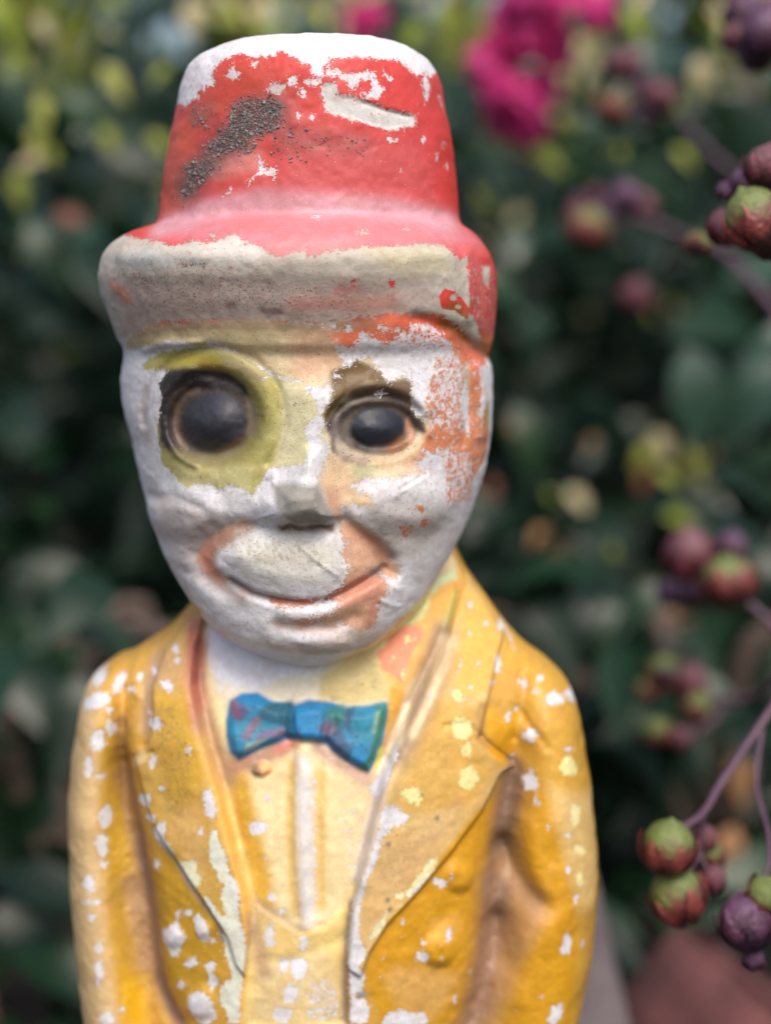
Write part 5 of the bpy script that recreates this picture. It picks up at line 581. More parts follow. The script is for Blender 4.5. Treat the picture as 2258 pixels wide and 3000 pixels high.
["chip",[[23.1,228.9],[23.0,228.6],[22.8,228.3],[22.6,228.2],[22.5,228.5],[22.4,228.8],[22.4,229.1],[22.4,229.5],[22.6,229.5],[22.8,229.5],[23.0,229.3]],{}],
["under",[[23.1,228.9],[23.1,228.6],[23.0,228.3],[22.8,228.1],[22.6,228.1],[22.4,228.3],[22.3,228.6],[22.2,229.0],[22.3,229.3],[22.4,229.6],[22.6,229.8],[22.8,229.8],[23.0,229.6],[23.1,229.3]],{"col":[230,224,156],"soft":0.4}],
["chip",[[54.9,191.7],[54.5,191.1],[53.7,190.7],[52.8,190.5],[51.8,190.3],[51.3,190.8],[51.5,191.4],[51.8,192.0],[52.8,192.5],[53.7,192.3],[54.4,192.1]],{}],
["chip",[[54.2,187.8],[54.3,187.1],[54.0,186.7],[53.6,186.4],[53.4,187.0],[53.2,187.3],[53.1,187.9],[53.2,188.6],[53.6,188.6],[53.9,188.6],[54.3,188.5]],{}],
["chip",[[62.9,178.8],[62.8,178.4],[62.5,177.9],[62.0,178.2],[61.6,178.4],[61.4,178.9],[61.2,179.5],[61.6,179.8],[62.0,179.7],[62.4,179.7],[62.7,179.3]],{}],
["chip",[[62.8,169.7],[62.6,169.3],[62.5,168.7],[62.1,169.0],[61.6,169.1],[61.4,169.7],[61.4,170.4],[61.6,170.9],[62.0,171.1],[62.5,170.9],[62.9,170.4]],{}],
["chip",[[65.1,161.9],[64.9,161.4],[64.7,161.1],[64.3,160.8],[64.0,161.4],[63.7,162.0],[63.7,162.7],[63.9,163.3],[64.4,163.2],[64.7,162.9],[65.1,162.6]],{}],
["chip",[[32.4,170.9],[32.5,170.3],[32.3,170.0],[32.0,170.1],[31.7,170.3],[31.7,170.8],[31.5,171.3],[31.7,171.6],[32.0,171.9],[32.3,171.8],[32.4,171.3]],{}],
["chip",[[32.3,155.1],[32.1,153.9],[31.6,153.5],[31.1,153.4],[30.6,154.0],[30.6,155.1],[30.4,156.1],[30.6,157.1],[31.1,157.4],[31.6,157.6],[32.1,156.5]],{}],
["chip",[[25.3,154.2],[25.0,153.9],[24.8,153.4],[24.5,153.1],[24.3,153.7],[24.1,154.2],[24.2,154.7],[24.2,155.4],[24.5,155.4],[24.8,155.2],[25.1,154.9]],{}],
["chip",[[26.0,150.4],[25.6,149.8],[25.2,149.0],[24.2,149.2],[23.4,149.8],[22.5,150.5],[23.1,151.3],[23.1,152.4],[24.1,152.7],[25.1,152.1],[26.2,151.4]],{}],
["chip",[[63.3,150.1],[62.8,148.8],[62.4,147.2],[61.5,148.0],[60.4,148.1],[60.1,150.0],[60.5,151.4],[60.9,152.2],[61.3,154.1],[62.4,153.4],[63.1,151.9]],{}],
["chip",[[55.6,137.5],[55.5,137.1],[55.4,136.9],[55.1,136.6],[55.0,137.0],[54.7,137.2],[54.8,137.7],[55.0,138.0],[55.1,138.4],[55.4,138.2],[55.6,137.9]],{}],
["chip",[[33.4,136.9],[33.5,135.9],[33.2,135.8],[32.9,135.5],[32.6,136.0],[32.4,136.8],[32.4,137.8],[32.6,138.4],[32.9,138.5],[33.1,138.1],[33.4,137.8]],{}],
["chip",[[20.0,160.3],[19.8,160.0],[19.6,159.7],[19.4,159.5],[19.1,159.7],[18.9,160.1],[19.0,160.7],[19.2,161.0],[19.4,161.5],[19.7,161.3],[19.9,160.9]],{}],
["chip",[[14.4,146.8],[14.5,146.5],[14.3,146.3],[14.1,146.3],[14.0,146.6],[13.9,146.7],[13.8,147.0],[13.9,147.3],[14.1,147.2],[14.3,147.3],[14.5,147.1]],{}],
["chip",[[67.1,148.5],[67.2,148.0],[66.8,148.1],[66.4,147.9],[66.1,148.6],[65.9,149.0],[65.9,149.4],[66.0,149.7],[66.3,150.1],[66.8,149.6],[67.0,149.0]],{}],
["chip",[[37.5,143.2],[37.5,142.6],[37.3,142.5],[37.1,142.4],[36.9,142.9],[36.8,143.3],[36.8,143.7],[36.9,144.0],[37.0,144.1],[37.3,144.1],[37.5,143.7]],{}],
["chip",[[14.9,152.0],[14.8,151.9],[14.7,151.7],[14.6,151.7],[14.4,151.7],[14.3,152.0],[14.3,152.2],[14.4,152.4],[14.6,152.3],[14.7,152.4],[14.9,152.2]],{}],
["chip",[[57.0,181.8],[57.1,181.4],[57.0,181.1],[56.7,181.0],[56.5,181.2],[56.3,181.5],[56.3,181.9],[56.4,182.3],[56.7,182.4],[56.9,182.4],[57.1,182.1]],{}],
["chip",[[5.1,175.7],[5.0,175.2],[4.9,174.7],[4.7,174.8],[4.5,174.9],[4.4,175.5],[4.2,176.1],[4.5,176.4],[4.7,176.8],[5.0,176.8],[5.2,176.4]],{}],
["chip",[[29.7,149.9],[29.7,149.6],[29.6,149.4],[29.3,149.4],[29.1,149.6],[29.1,149.9],[29.1,150.1],[29.1,150.4],[29.3,150.5],[29.5,150.2],[29.7,150.1]],{}],
["chip",[[49.2,133.3],[49.2,132.8],[48.9,132.7],[48.7,132.6],[48.5,132.7],[48.3,132.9],[48.4,133.3],[48.4,133.8],[48.7,133.9],[48.9,133.9],[49.1,133.7]],{}],
["chip",[[60.8,130.6],[59.9,129.5],[58.7,128.8],[57.6,129.0],[57.5,130.4],[56.5,130.8],[57.3,132.2],[57.6,133.3],[58.2,134.9],[59.3,134.4],[60.2,134.9],[61.4,134.6],[61.0,133.1],[61.0,132.0]],{}],
["chip",[[30.9,168.5],[30.4,168.2],[30.2,167.6],[29.2,167.9],[28.4,168.5],[27.8,169.0],[27.1,169.6],[27.1,170.2],[27.3,170.8],[28.0,171.1],[29.0,170.6],[29.8,170.3],[30.9,169.8],[30.9,169.1]],{}],
["chip",[[65.3,183.2],[65.5,181.5],[64.7,181.3],[63.8,180.5],[63.2,182.1],[62.5,183.3],[62.4,185.0],[62.9,186.5],[63.9,186.6],[64.8,185.9],[65.7,184.8]],{}],
["under",[[66.0,182.8],[65.8,181.5],[65.3,180.6],[64.5,180.2],[63.7,180.5],[62.9,181.4],[62.4,182.7],[62.3,184.2],[62.5,185.6],[63.0,186.6],[63.7,187.0],[64.6,186.7],[65.3,185.8],[65.9,184.4]],{"col":[230,222,160],"soft":0.4}],
["chip",[[67.3,173.3],[67.1,172.5],[66.1,172.5],[65.2,173.2],[64.2,173.3],[63.6,174.3],[63.8,175.1],[64.3,175.7],[65.2,175.5],[66.2,175.3],[66.5,174.3]],{}],
["under",[[67.6,173.1],[67.3,172.5],[66.7,172.2],[65.9,172.2],[65.0,172.6],[64.2,173.2],[63.6,174.0],[63.4,174.8],[63.6,175.5],[64.1,176.0],[65.0,176.0],[65.9,175.7],[66.7,174.9],[67.3,174.0]],{"col":[230,222,160],"soft":0.4}],
["chip",[[66.6,166.3],[66.3,165.2],[65.9,164.4],[65.3,164.4],[64.7,165.2],[64.2,166.4],[64.3,168.0],[64.7,169.1],[65.3,169.0],[65.9,168.9],[66.3,167.7]],{}],
["under",[[67.0,166.1],[66.8,164.8],[66.4,163.8],[65.8,163.4],[65.1,163.7],[64.5,164.5],[64.1,165.8],[64.0,167.3],[64.1,168.8],[64.5,169.8],[65.1,170.2],[65.8,170.0],[66.4,169.1],[66.8,167.7]],{"col":[230,222,160],"soft":0.4}],
["chip",[[16.8,168.7],[20.4,168.8],[23.5,173.0],[25.7,175.8],[28.5,177.3],[28.5,175.4],[26.2,172.2],[23.0,168.4],[18.6,166.7]],{}],
["under",[[15.9,168.9],[28.4,177.7],[29.3,175.3],[18.6,165.9]],{"col":[228,222,170],"soft":0.6}],
["chip",[[15.1,191.4],[17.7,190.8],[19.5,188.9],[20.9,187.5],[20.4,185.8],[17.3,185.5],[14.2,182.3],[13.3,177.9],[10.2,171.9],[8.9,164.9],[8.9,157.7],[10.7,154.0],[8.9,150.9],[10.2,146.7],[9.3,142.2],[11.6,138.2],[10.3,134.8],[6.2,135.1],[6.2,142.4],[5.6,156.1],[7.2,167.2],[10.7,176.8],[13.3,184.6],[14.6,189.7]],{}],
["chip",[[10.9,157.6],[12.4,160.6],[15.5,164.4],[15.7,161.7],[12.8,157.9]],{}],
["under",[[10.9,157.1],[12.4,161.1],[15.5,164.9],[15.9,161.2],[12.8,157.4]],{"col":[226,222,176],"soft":0.5}],
["chip",[[14.2,134.2],[15.1,136.9],[19.5,137.9],[21.3,136.4],[25.1,135.6],[26.5,131.9]],{}],
["paint",[[10.4,142.3],[10.3,141.9],[9.9,141.5],[9.4,141.3],[8.8,141.4],[8.3,141.6],[7.9,142.0],[7.8,142.5],[7.9,143.0],[8.3,143.4],[8.8,143.5],[9.4,143.5],[9.9,143.2],[10.3,142.8]],{"col":[140,138,134],"soft":0.3}],
["island",[[10.4,142.3],[10.3,141.9],[9.9,141.5],[9.4,141.3],[8.8,141.4],[8.3,141.6],[7.9,142.0],[7.8,142.5],[7.9,143.0],[8.3,143.4],[8.8,143.5],[9.4,143.5],[9.9,143.2],[10.3,142.8]],{}],
["chipset",[[-4.3,145.8],[1.8,145.8],[4.4,135.2],[-4.4,135.4]],{"v":-0.02,"amp":1.6,"soft":1}],
["chipset",[[-7.0,197.6],[-1.9,197.6],[-1.7,165.5],[-5.8,162.0]],{"v":0.05,"amp":1.2,"soft":0.8}],
["chipset",[[4.0,193.7],[9.7,193.5],[8.1,173.2],[4.0,175.0]],{"v":0.3,"amp":1.2,"soft":1}],
["chip",[[11.0,194.3],[13.8,197.4],[17.9,205.2],[18.7,203.5],[14.6,194.1],[12.6,191.0]],{}],
["dirt",[[-44.0,213.5],[-37.8,214.9],[-35.3,209.1],[-32.1,199.7],[-32.8,195.4],[-35.1,185.8],[-40.5,184.9],[-42.9,197.6],[-43.7,206.4]],{"v":0.55,"soft":2}],
["dirt",[[-43.7,223.3],[-37.1,224.3],[-37.4,220.7],[-42.1,219.5]],{"v":0.4,"soft":2}],
["dirt",[[23.9,206.9],[32.0,206.3],[33.8,191.8],[26.6,188.3],[20.3,189.8]],{"v":0.35,"soft":3}],
["dirt",[[12.4,185.0],[26.6,190.9],[33.8,187.2],[17.7,168.7],[12.4,172.7]],{"v":0.4,"soft":3}],
["dirt",[[4.4,221.7],[13.3,224.0],[15.1,217.3],[7.1,215.0]],{"v":0.4,"soft":1.5}],
["paint",[[16.5,181.2],[16.5,180.9],[16.3,180.7],[16.1,180.6],[15.8,180.6],[15.5,180.7],[15.4,181.0],[15.3,181.2],[15.4,181.5],[15.5,181.7],[15.8,181.8],[16.1,181.8],[16.3,181.7],[16.5,181.4]],{"col":[112,104,78],"soft":0.4}],
["paint",[[28.8,186.4],[28.7,186.1],[28.5,186.0],[28.3,185.9],[28.0,185.9],[27.8,186.1],[27.6,186.3],[27.5,186.6],[27.6,186.8],[27.8,187.0],[28.0,187.1],[28.3,187.1],[28.5,186.9],[28.7,186.7]],{"col":[112,104,78],"soft":0.4}],
["paint",[[16.3,167.0],[16.3,166.8],[16.1,166.6],[15.9,166.5],[15.6,166.5],[15.3,166.6],[15.2,166.9],[15.1,167.1],[15.2,167.4],[15.3,167.6],[15.6,167.7],[15.9,167.7],[16.1,167.5],[16.3,167.3]],{"col":[112,104,78],"soft":0.4}],
["paint",[[17.0,164.7],[16.9,164.5],[16.8,164.3],[16.5,164.2],[16.2,164.2],[16.0,164.3],[15.8,164.6],[15.8,164.9],[15.8,165.1],[16.0,165.3],[16.2,165.4],[16.5,165.4],[16.8,165.3],[16.9,165.0]],{"col":[112,104,78],"soft":0.4}],
["gloss",[[-17.7,286.1],[-18.6,282.8],[-20.9,280.1],[-24.2,278.5],[-28.0,278.3],[-31.4,279.6],[-33.8,282.1],[-34.5,285.4],[-33.6,288.8],[-31.1,291.6],[-27.7,293.1],[-24.0,293.2],[-20.7,291.9],[-18.5,289.3]],{"v":0.46,"soft":0.8}],
["gloss",[[20.3,285.1],[19.6,282.9],[17.7,281.2],[14.8,280.4],[11.7,280.5],[8.9,281.5],[7.0,283.4],[6.3,285.6],[7.0,287.7],[8.9,289.5],[11.7,290.4],[14.8,290.3],[17.6,289.2],[19.6,287.4]],{"v":0.46,"soft":0.8}],
["clean",[[-17.9,286.1],[-18.7,282.8],[-21.0,280.1],[-24.4,278.5],[-28.1,278.3],[-31.6,279.6],[-33.9,282.1],[-34.7,285.4],[-33.7,288.8],[-31.3,291.5],[-27.9,293.1],[-24.2,293.2],[-20.9,291.9],[-18.6,289.3]],{"soft":0.5}],
["clean",[[20.6,285.1],[19.9,282.8],[17.8,281.1],[14.9,280.2],[11.7,280.3],[8.8,281.4],[6.8,283.3],[6.0,285.6],[6.8,287.8],[8.8,289.6],[11.7,290.6],[14.9,290.5],[17.8,289.4],[19.9,287.5]],{"soft":0.5}],
["gloss",[[-25.0,210.1],[-24.0,214.7],[-21.2,216.5],[-17.0,216.8],[-13.0,214.9],[-8.5,214.3],[-4.2,215.5],[0.4,215.1],[5.1,213.8],[10.3,213.9],[15.4,214.8],[15.8,212.7],[14.7,206.2],[13.5,201.8],[11.0,198.0],[8.0,199.3],[4.0,201.8],[-0.1,205.2],[-3.3,206.0],[-6.4,206.0],[-10.3,206.0],[-16.3,203.6],[-21.5,200.8],[-23.8,202.5],[-24.8,206.3]],{"v":0.58,"soft":0.5}],
["part",[[-28.3,254.6],[-30.7,239.4],[-33.6,226.1],[-33.6,218.1],[-30.3,205.4],[-26.6,194.4],[-23.1,180.9],[-19.8,168.3],[-18.7,160.2],[-17.7,165.6],[-11.6,161.8],[-5.6,158.2],[-0.1,160.2],[5.7,166.0],[6.5,163.0],[8.9,174.5],[11.8,185.9],[14.6,197.2],[18.2,206.0],[24.0,215.5],[29.7,225.9],[34.2,236.9],[34.6,242.7],[32.3,250.8]],{"id":"shirt_front"}],
["part",[[-28.2,259.2],[-30.7,239.4],[-33.6,226.1],[-33.6,218.1],[-27.2,214.3],[-16.5,214.8],[-0.2,214.0],[17.2,213.7],[23.1,215.0],[29.7,225.9],[34.2,236.9],[33.9,256.2]],{"id":"neck"}],
["part",[[-17.7,165.6],[-11.6,161.8],[-5.6,158.2],[-0.1,160.2],[5.7,166.0],[6.5,163.0],[5.1,148.8],[5.4,133.0],[-20.9,132.0],[-19.7,148.1],[-18.7,160.2]],{"id":"waistcoat"}],
["part",[[-33.6,226.1],[-33.6,218.1],[-30.3,205.4],[-26.6,194.4],[-23.1,180.9],[-20.0,168.3],[-18.7,159.0],[-20.0,146.9],[-22.6,150.2],[-24.6,157.1],[-30.6,165.3],[-37.9,174.8],[-44.2,183.2],[-47.0,191.5],[-49.1,198.2],[-45.7,202.1],[-44.0,208.3],[-44.7,216.8],[-42.0,224.8],[-30.1,239.6]],{"id":"lapel_a"}],
["part",[[33.6,237.0],[29.7,225.9],[24.0,215.5],[18.2,206.0],[14.6,197.2],[11.8,185.9],[8.9,174.5],[6.5,163.0],[5.4,150.0],[8.9,147.4],[11.4,153.8],[15.8,160.6],[23.1,167.7],[32.7,177.8],[39.7,185.8],[44.9,194.4],[48.0,195.6],[38.9,204.7],[40.3,210.3],[43.4,221.2],[46.1,227.9],[41.6,235.9],[37.3,241.8]],{"id":"lapel_b"}],
["part",[[-25.0,210.1],[-24.0,214.7],[-21.2,216.5],[-17.0,216.8],[-13.0,214.9],[-8.5,214.3],[-4.2,215.5],[0.4,215.1],[5.1,213.8],[10.3,213.9],[15.4,214.8],[15.8,212.7],[14.7,206.2],[13.5,201.8],[11.0,198.0],[8.0,199.3],[4.0,201.8],[-0.1,205.2],[-3.3,206.0],[-6.4,206.0],[-10.3,206.0],[-16.3,203.6],[-21.5,200.8],[-23.8,202.5],[-24.8,206.3]],{"id":"bow_tie"}],
["part",[[38.8,168.9],[38.5,167.4],[37.8,166.3],[36.7,165.5],[35.4,165.1],[33.9,165.3],[32.4,165.8],[31.0,166.8],[30.0,168.1],[29.3,169.5],[29.1,171.0],[29.3,172.5],[30.0,173.7],[31.0,174.6],[32.4,175.0],[33.8,174.9],[35.3,174.4],[36.7,173.4],[37.8,172.0],[38.5,170.5]],{"id":"button_0"}],
["part",[[33.9,150.5],[33.6,148.8],[32.8,147.5],[31.7,146.6],[30.2,146.2],[28.6,146.4],[26.9,147.0],[25.5,148.0],[24.3,149.4],[23.6,151.0],[23.3,152.7],[23.6,154.3],[24.3,155.7],[25.4,156.7],[26.9,157.2],[28.5,157.1],[30.1,156.5],[31.6,155.4],[32.8,153.9],[33.6,152.2]],{"id":"button_1"}],
["part",[[-34.6,155.0],[-34.8,153.7],[-35.4,152.5],[-36.3,151.4],[-37.5,150.5],[-38.7,150.0],[-40.0,149.8],[-41.2,150.0],[-42.1,150.6],[-42.7,151.5],[-42.9,152.7],[-42.6,154.0],[-42.0,155.4],[-41.0,156.5],[-39.9,157.4],[-38.6,158.0],[-37.3,158.1],[-36.2,157.8],[-35.3,157.1],[-34.8,156.1]],{"id":"button_2"}],
["part",[[-27.4,158.0],[-27.6,157.0],[-28.0,156.0],[-28.7,155.2],[-29.6,154.6],[-30.6,154.3],[-31.6,154.3],[-32.5,154.5],[-33.2,155.1],[-33.7,155.9],[-33.8,156.8],[-33.6,157.9],[-33.2,158.8],[-32.4,159.7],[-31.5,160.3],[-30.5,160.6],[-29.6,160.6],[-28.7,160.3],[-28.0,159.7],[-27.6,158.9]],{"id":"button_3"}],
["part",[[-26.4,139.2],[-26.7,137.5],[-27.5,135.8],[-28.7,134.3],[-30.3,133.2],[-32.0,132.5],[-33.7,132.4],[-35.3,132.7],[-36.5,133.6],[-37.3,134.9],[-37.5,136.6],[-37.2,138.4],[-36.3,140.2],[-35.0,141.8],[-33.5,143.0],[-31.8,143.7],[-30.1,143.7],[-28.6,143.3],[-27.4,142.3],[-26.7,140.9]],{"id":"button_4"}],
["part",[[-9.1,287.8],[-9.3,285.2],[-10.0,282.6],[-11.0,280.2],[-12.5,277.9],[-14.2,275.9],[-16.3,274.2],[-18.6,272.8],[-21.1,271.8],[-23.8,271.1],[-26.6,270.9],[-29.4,271.0],[-32.1,271.5],[-34.7,272.5],[-37.1,273.8],[-39.3,275.4],[-41.1,277.4],[-42.5,279.7],[-43.4,282.3],[-43.7,285.0],[-43.6,287.7],[-43.0,290.5],[-41.9,293.1],[-40.4,295.6],[-38.6,297.8],[-36.5,299.7],[-34.1,301.3],[-31.5,302.5],[-28.8,303.4],[-26.0,303.7],[-23.3,303.7],[-20.7,303.2],[-18.3,302.3],[-16.1,301.0],[-14.0,299.4],[-12.3,297.4],[-10.9,295.3],[-9.9,292.9],[-9.3,290.4]],{"id":"monocle"}],
["part",[[-13.3,287.7],[-13.5,285.8],[-14.0,283.9],[-14.8,282.1],[-15.8,280.5],[-17.2,279.0],[-18.7,277.7],[-20.4,276.7],[-22.3,275.9],[-24.3,275.5],[-26.3,275.3],[-28.4,275.4],[-30.4,275.8],[-32.3,276.5],[-34.0,277.5],[-35.5,278.8],[-36.8,280.3],[-37.8,282.0],[-38.4,283.8],[-38.7,285.8],[-38.6,287.8],[-38.2,289.8],[-37.5,291.7],[-36.4,293.5],[-35.1,295.1],[-33.6,296.5],[-31.8,297.6],[-30.0,298.5],[-28.0,299.1],[-26.0,299.4],[-24.0,299.4],[-22.0,299.0],[-20.2,298.4],[-18.5,297.4],[-17.0,296.2],[-15.7,294.8],[-14.7,293.2],[-13.9,291.5],[-13.5,289.6]],{"id":"eye_a"}],
["part",[[24.4,284.5],[24.0,282.5],[22.9,280.7],[21.1,279.3],[18.7,278.2],[16.0,277.5],[13.1,277.4],[10.3,277.8],[7.6,278.6],[5.3,279.8],[3.6,281.4],[2.5,283.2],[2.1,285.2],[2.5,287.1],[3.6,288.9],[5.4,290.5],[7.6,291.6],[10.3,292.3],[13.1,292.5],[16.0,292.2],[18.7,291.3],[21.0,290.0],[22.8,288.4],[24.0,286.5]],{"id":"eye_b"}],
["part",[[-3.9,281.4],[0.0,280.8],[3.0,272.5],[4.7,263.7],[1.2,261.4],[-3.1,261.8],[-6.2,260.5],[-10.6,260.7],[-16.5,262.7],[-14.8,269.0],[-9.2,274.7]],{"id":"nose"}],
["part",[[-22.3,247.3],[-17.1,244.7],[-10.8,243.4],[-4.1,242.6],[0.4,243.0],[4.8,244.6],[9.9,247.0],[14.7,249.8],[15.5,246.4],[7.0,240.5],[-0.8,238.3],[-9.7,238.8],[-17.1,242.3]],{"id":"lip"}],
["dirt",[[-42.1,300.4],[-10.4,301.1],[-10.6,272.5],[-43.3,270.0]],{"v":0.2,"soft":4}],
["paint_stroke",[[-33.1,343.0],[-30.2,346.4],[-26.3,350.4],[-21.3,354.6],[-16.6,357.9],[-11.4,360.0]],{"col":[92,72,70],"w":3.2,"a":0.75}],
["paint_stroke",[[-8.2,354.3],[-0.3,353.3],[9.2,352.2]],{"col":[150,72,72],"w":2.6,"a":0.5}],
["paint_stroke",[[-30.7,359.1],[-27.5,361.4]],{"col":[150,84,64],"w":2.0,"a":0.5}],
["island",[[-17.0,286.1],[-17.9,282.4],[-20.5,279.4],[-24.2,277.6],[-28.4,277.4],[-32.2,278.8],[-34.8,281.6],[-35.7,285.3],[-34.6,289.1],[-31.9,292.2],[-28.1,294.0],[-23.9,294.1],[-20.3,292.6],[-17.8,289.7]],{"amp":0.15}],
["island",[[21.5,285.1],[20.7,282.5],[18.4,280.5],[15.1,279.5],[11.5,279.6],[8.2,280.8],[6.0,283.0],[5.2,285.6],[6.0,288.2],[8.2,290.2],[11.5,291.3],[15.1,291.2],[18.4,289.9],[20.6,287.7]],{"amp":0.15}],
["under_stroke",[[-22.3,247.5],[-17.1,244.9],[-10.8,243.6],[-4.1,242.7]],{"col":[128,100,88],"w":0.45,"a":0.85}],
["under_stroke",[[-16.8,261.7],[-22.0,259.9],[-26.6,256.8]],{"col":[140,112,100],"w":0.9,"a":0.7}],
["under_stroke",[[-9.3,261.1],[-7.5,262.3],[-5.9,261.1],[-2.6,261.1],[-0.4,261.7],[2.3,260.9]],{"col":[96,72,62],"w":0.5,"a":0.85}],
["under_stroke",[[-10.9,237.3],[-4.2,236.6],[2.5,237.0]],{"col":[176,142,122],"w":0.9,"a":0.7}],
["paint_stroke",[[-46.8,306.9],[-37.4,309.0],[-23.3,309.7],[-5.7,309.6],[11.6,310.1]],{"col":[150,126,104],"w":0.9,"a":0.6}],
]
CAPSULES = [[0.1455,0.15,0.4037,0.009,2,0],[0.1443,0.16,0.3988,0.0067,2,0],[0.1413,0.17,0.4129,0.0075,2,0],[0.1265,0.36,0.4185,0.0078,1,1],[0.1205,0.36,0.3984,0.0081,0,1],[0.1418,0.35,0.4028,0.008,1,1],[0.1359,0.38,0.413,0.006,2,1],[0.1184,0.02,0.3502,0.0068,1,2],[0.1106,0.035,0.335,0.006,1,2],[0.1131,0.01,0.3363,0.0079,0,2],[0.1194,0.02,0.3311,0.0056,1,2],[0.107,0.33,0.3428,0.0098,0,3],[0.1234,0.33,0.357,0.0078,2,3],[0.1327,0.34,0.3536,0.0066,1,3],[0.1185,0.35,0.3509,0.0062,2,3],[0.1397,0.4,0.3113,0.0088,1,3],[0.1235,0.15,0.2231,0.0091,1,4],[0.1344,0.135,0.2159,0.0094,0,4],[0.1383,0.15,0.2255,0.0058,2,4],[0.1205,0.17,0.2053,0.0052,2,4],[0.1309,0.18,0.204,0.0058,2,4],[0.1249,0.21,0.1653,0.007,0,5],[0.1354,0.21,0.1618,0.0074,1,5],[0.1203,0.19,0.1471,0.0058,0,5],[0.1293,0.19,0.1444,0.0047,1,5],[0.1372,0.2,0.154,0.0057,0,5],[0.0924,0.0,0.1668,0.0074,0,6],[0.0957,0.003,0.152,0.0083,0,6],[0.1064,0.008,0.1548,0.0038,1,6],[0.1115,-0.012,0.1503,0.0077,2,7],[0.1163,-0.012,0.1579,0.0054,0,7],[0.1137,-0.012,0.14,0.0033,2,7],[0.113,0.3558,0.3599,0.0035,1,3],[0.1051,0.3516,0.3499,0.0057,1,3],[0.1121,0.3511,0.3502,0.0035,1,3],[0.1124,0.341,0.341,0.0047,2,3],[0.1323,0.3524,0.3577,0.0047,2,3],[0.1092,0.3669,0.3492,0.0045,2,3],[0.1162,0.3778,0.3569,0.0054,2,3],[0.1064,0.3682,0.3563,0.004,2,3],[0.1196,0.3572,0.349,0.0035,2,3],[0.1252,0.3632,0.3981,0.0044,2,1],[0.1362,0.388,0.4048,0.0036,2,1],[0.1226,0.3854,0.3969,0.0044,2,1],[0.1293,0.3728,0.4005,0.0047,2,1],[0.121,0.3692,0.4195,0.0052,2,1],[0.1224,0.3716,0.395,0.0032,2,1],[0.1432,0.3982,0.3986,0.0053,2,1],[0.1236,0.2386,0.1509,0.0044,0,5],[0.1433,0.2272,0.1388,0.0028,2,5],[0.1404,0.21,0.158,0.0038,2,5],[0.1251,0.2018,0.167,0.0029,2,5],[0.1446,0.2176,0.149,0.003,2,5],[0.1254,0.1795,0.2212,0.0045,2,4],[0.1357,0.1733,0.2135,0.0038,1,4],[0.126,0.181,0.2125,0.0041,2,4],[0.1313,0.1664,0.2201,0.0031,0,4],[0.1309,0.1671,0.2128,0.0035,2,4],[0.1108,0.0397,0.3448,0.0028,2,2],[0.116,0.043,0.3448,0.0041,2,2],[0.1187,0.0461,0.3338,0.0042,1,2],[0.1158,0.0384,0.3472,0.004,2,2],[0.1146,0.102,0.3316,0.0041,0,2],[0.1163,0.0974,0.3315,0.0032,0,2],[0.124,0.1088,0.3368,0.0048,2,2],[0.1381,0.1651,0.4043,0.0053,1,0],[0.1529,0.1786,0.4092,0.0042,0,0],[0.1494,0.1601,0.413,0.0052,1,0],[0.1483,0.1758,0.4149,0.0049,0,0],[0.1566,0.1951,0.4136,0.0036,2,0],[0.112,0.0364,0.1513,0.0041,0,6],[0.1009,0.0288,0.1606,0.0032,2,6],[0.106,0.0195,0.1625,0.0037,1,6]]
STEMS = [[0,[[0.1584,0.16,0.386],[0.151,0.16,0.3941],[0.1455,0.155,0.4027]],0.00131],[1,[[0.1984,0.32,0.3498],[0.1698,0.34,0.372],[0.1523,0.35,0.3912],[0.1314,0.36,0.4092]],0.00141],[1,[[0.1523,0.35,0.3912],[0.1427,0.35,0.4005]],0.00104],[1,[[0.1314,0.36,0.4092],[0.1205,0.36,0.3999]],0.00106],[2,[[0.1267,0.02,0.322],[0.1209,0.02,0.3275],[0.1143,0.02,0.3311],[0.1098,0.03,0.3341]],0.00097],[2,[[0.1228,0.02,0.3275],[0.1224,0.02,0.3402],[0.1188,0.02,0.3493]],0.00081],[3,[[0.1857,0.26,0.2972],[0.164,0.29,0.3284],[0.1484,0.32,0.3392],[0.1283,0.33,0.3471],[0.1082,0.33,0.3425]],0.00192],[3,[[0.1484,0.32,0.3392],[0.1445,0.36,0.3227],[0.1402,0.4,0.3118]],0.00136],[3,[[0.1283,0.33,0.3471],[0.1242,0.33,0.3562]],0.00113],[4,[[0.1552,0.12,0.1952],[0.1455,0.13,0.205],[0.1369,0.135,0.2113],[0.1276,0.15,0.2159],[0.1238,0.15,0.2221]],0.00147],[4,[[0.1338,0.15,0.2122],[0.1384,0.15,0.2245]],0.00087],[4,[[0.1296,0.16,0.2129],[0.1209,0.17,0.2053]],0.00081],[5,[[0.1667,0.16,0.1785],[0.1563,0.19,0.1606],[0.1425,0.2,0.1567],[0.1348,0.21,0.1597],[0.1252,0.21,0.1646]],0.00162],[5,[[0.1505,0.2,0.1553],[0.1381,0.19,0.1484],[0.129,0.19,0.1437],[0.121,0.19,0.1471]],0.00111],[6,[[0.1364,0.04,0.207],[0.1236,0.03,0.1933],[0.1112,0.02,0.1801],[0.1037,0.01,0.1733],[0.0981,0.005,0.1711],[0.0926,0.0,0.1679]],0.00129],[6,[[0.1037,0.01,0.1733],[0.103,0.01,0.1615],[0.1061,0.008,0.1553]],0.00072],[6,[[0.103,0.01,0.1615],[0.0963,0.003,0.1542]],0.00072],[7,[[0.1237,0.03,0.1923],[0.1204,0.02,0.1781],[0.1196,0.0,0.1699],[0.1171,-0.01,0.1629],[0.1119,-0.012,0.1522]],0.00082],[7,[[0.1119,-0.012,0.1522],[0.1137,-0.012,0.1407]],0.0005]]
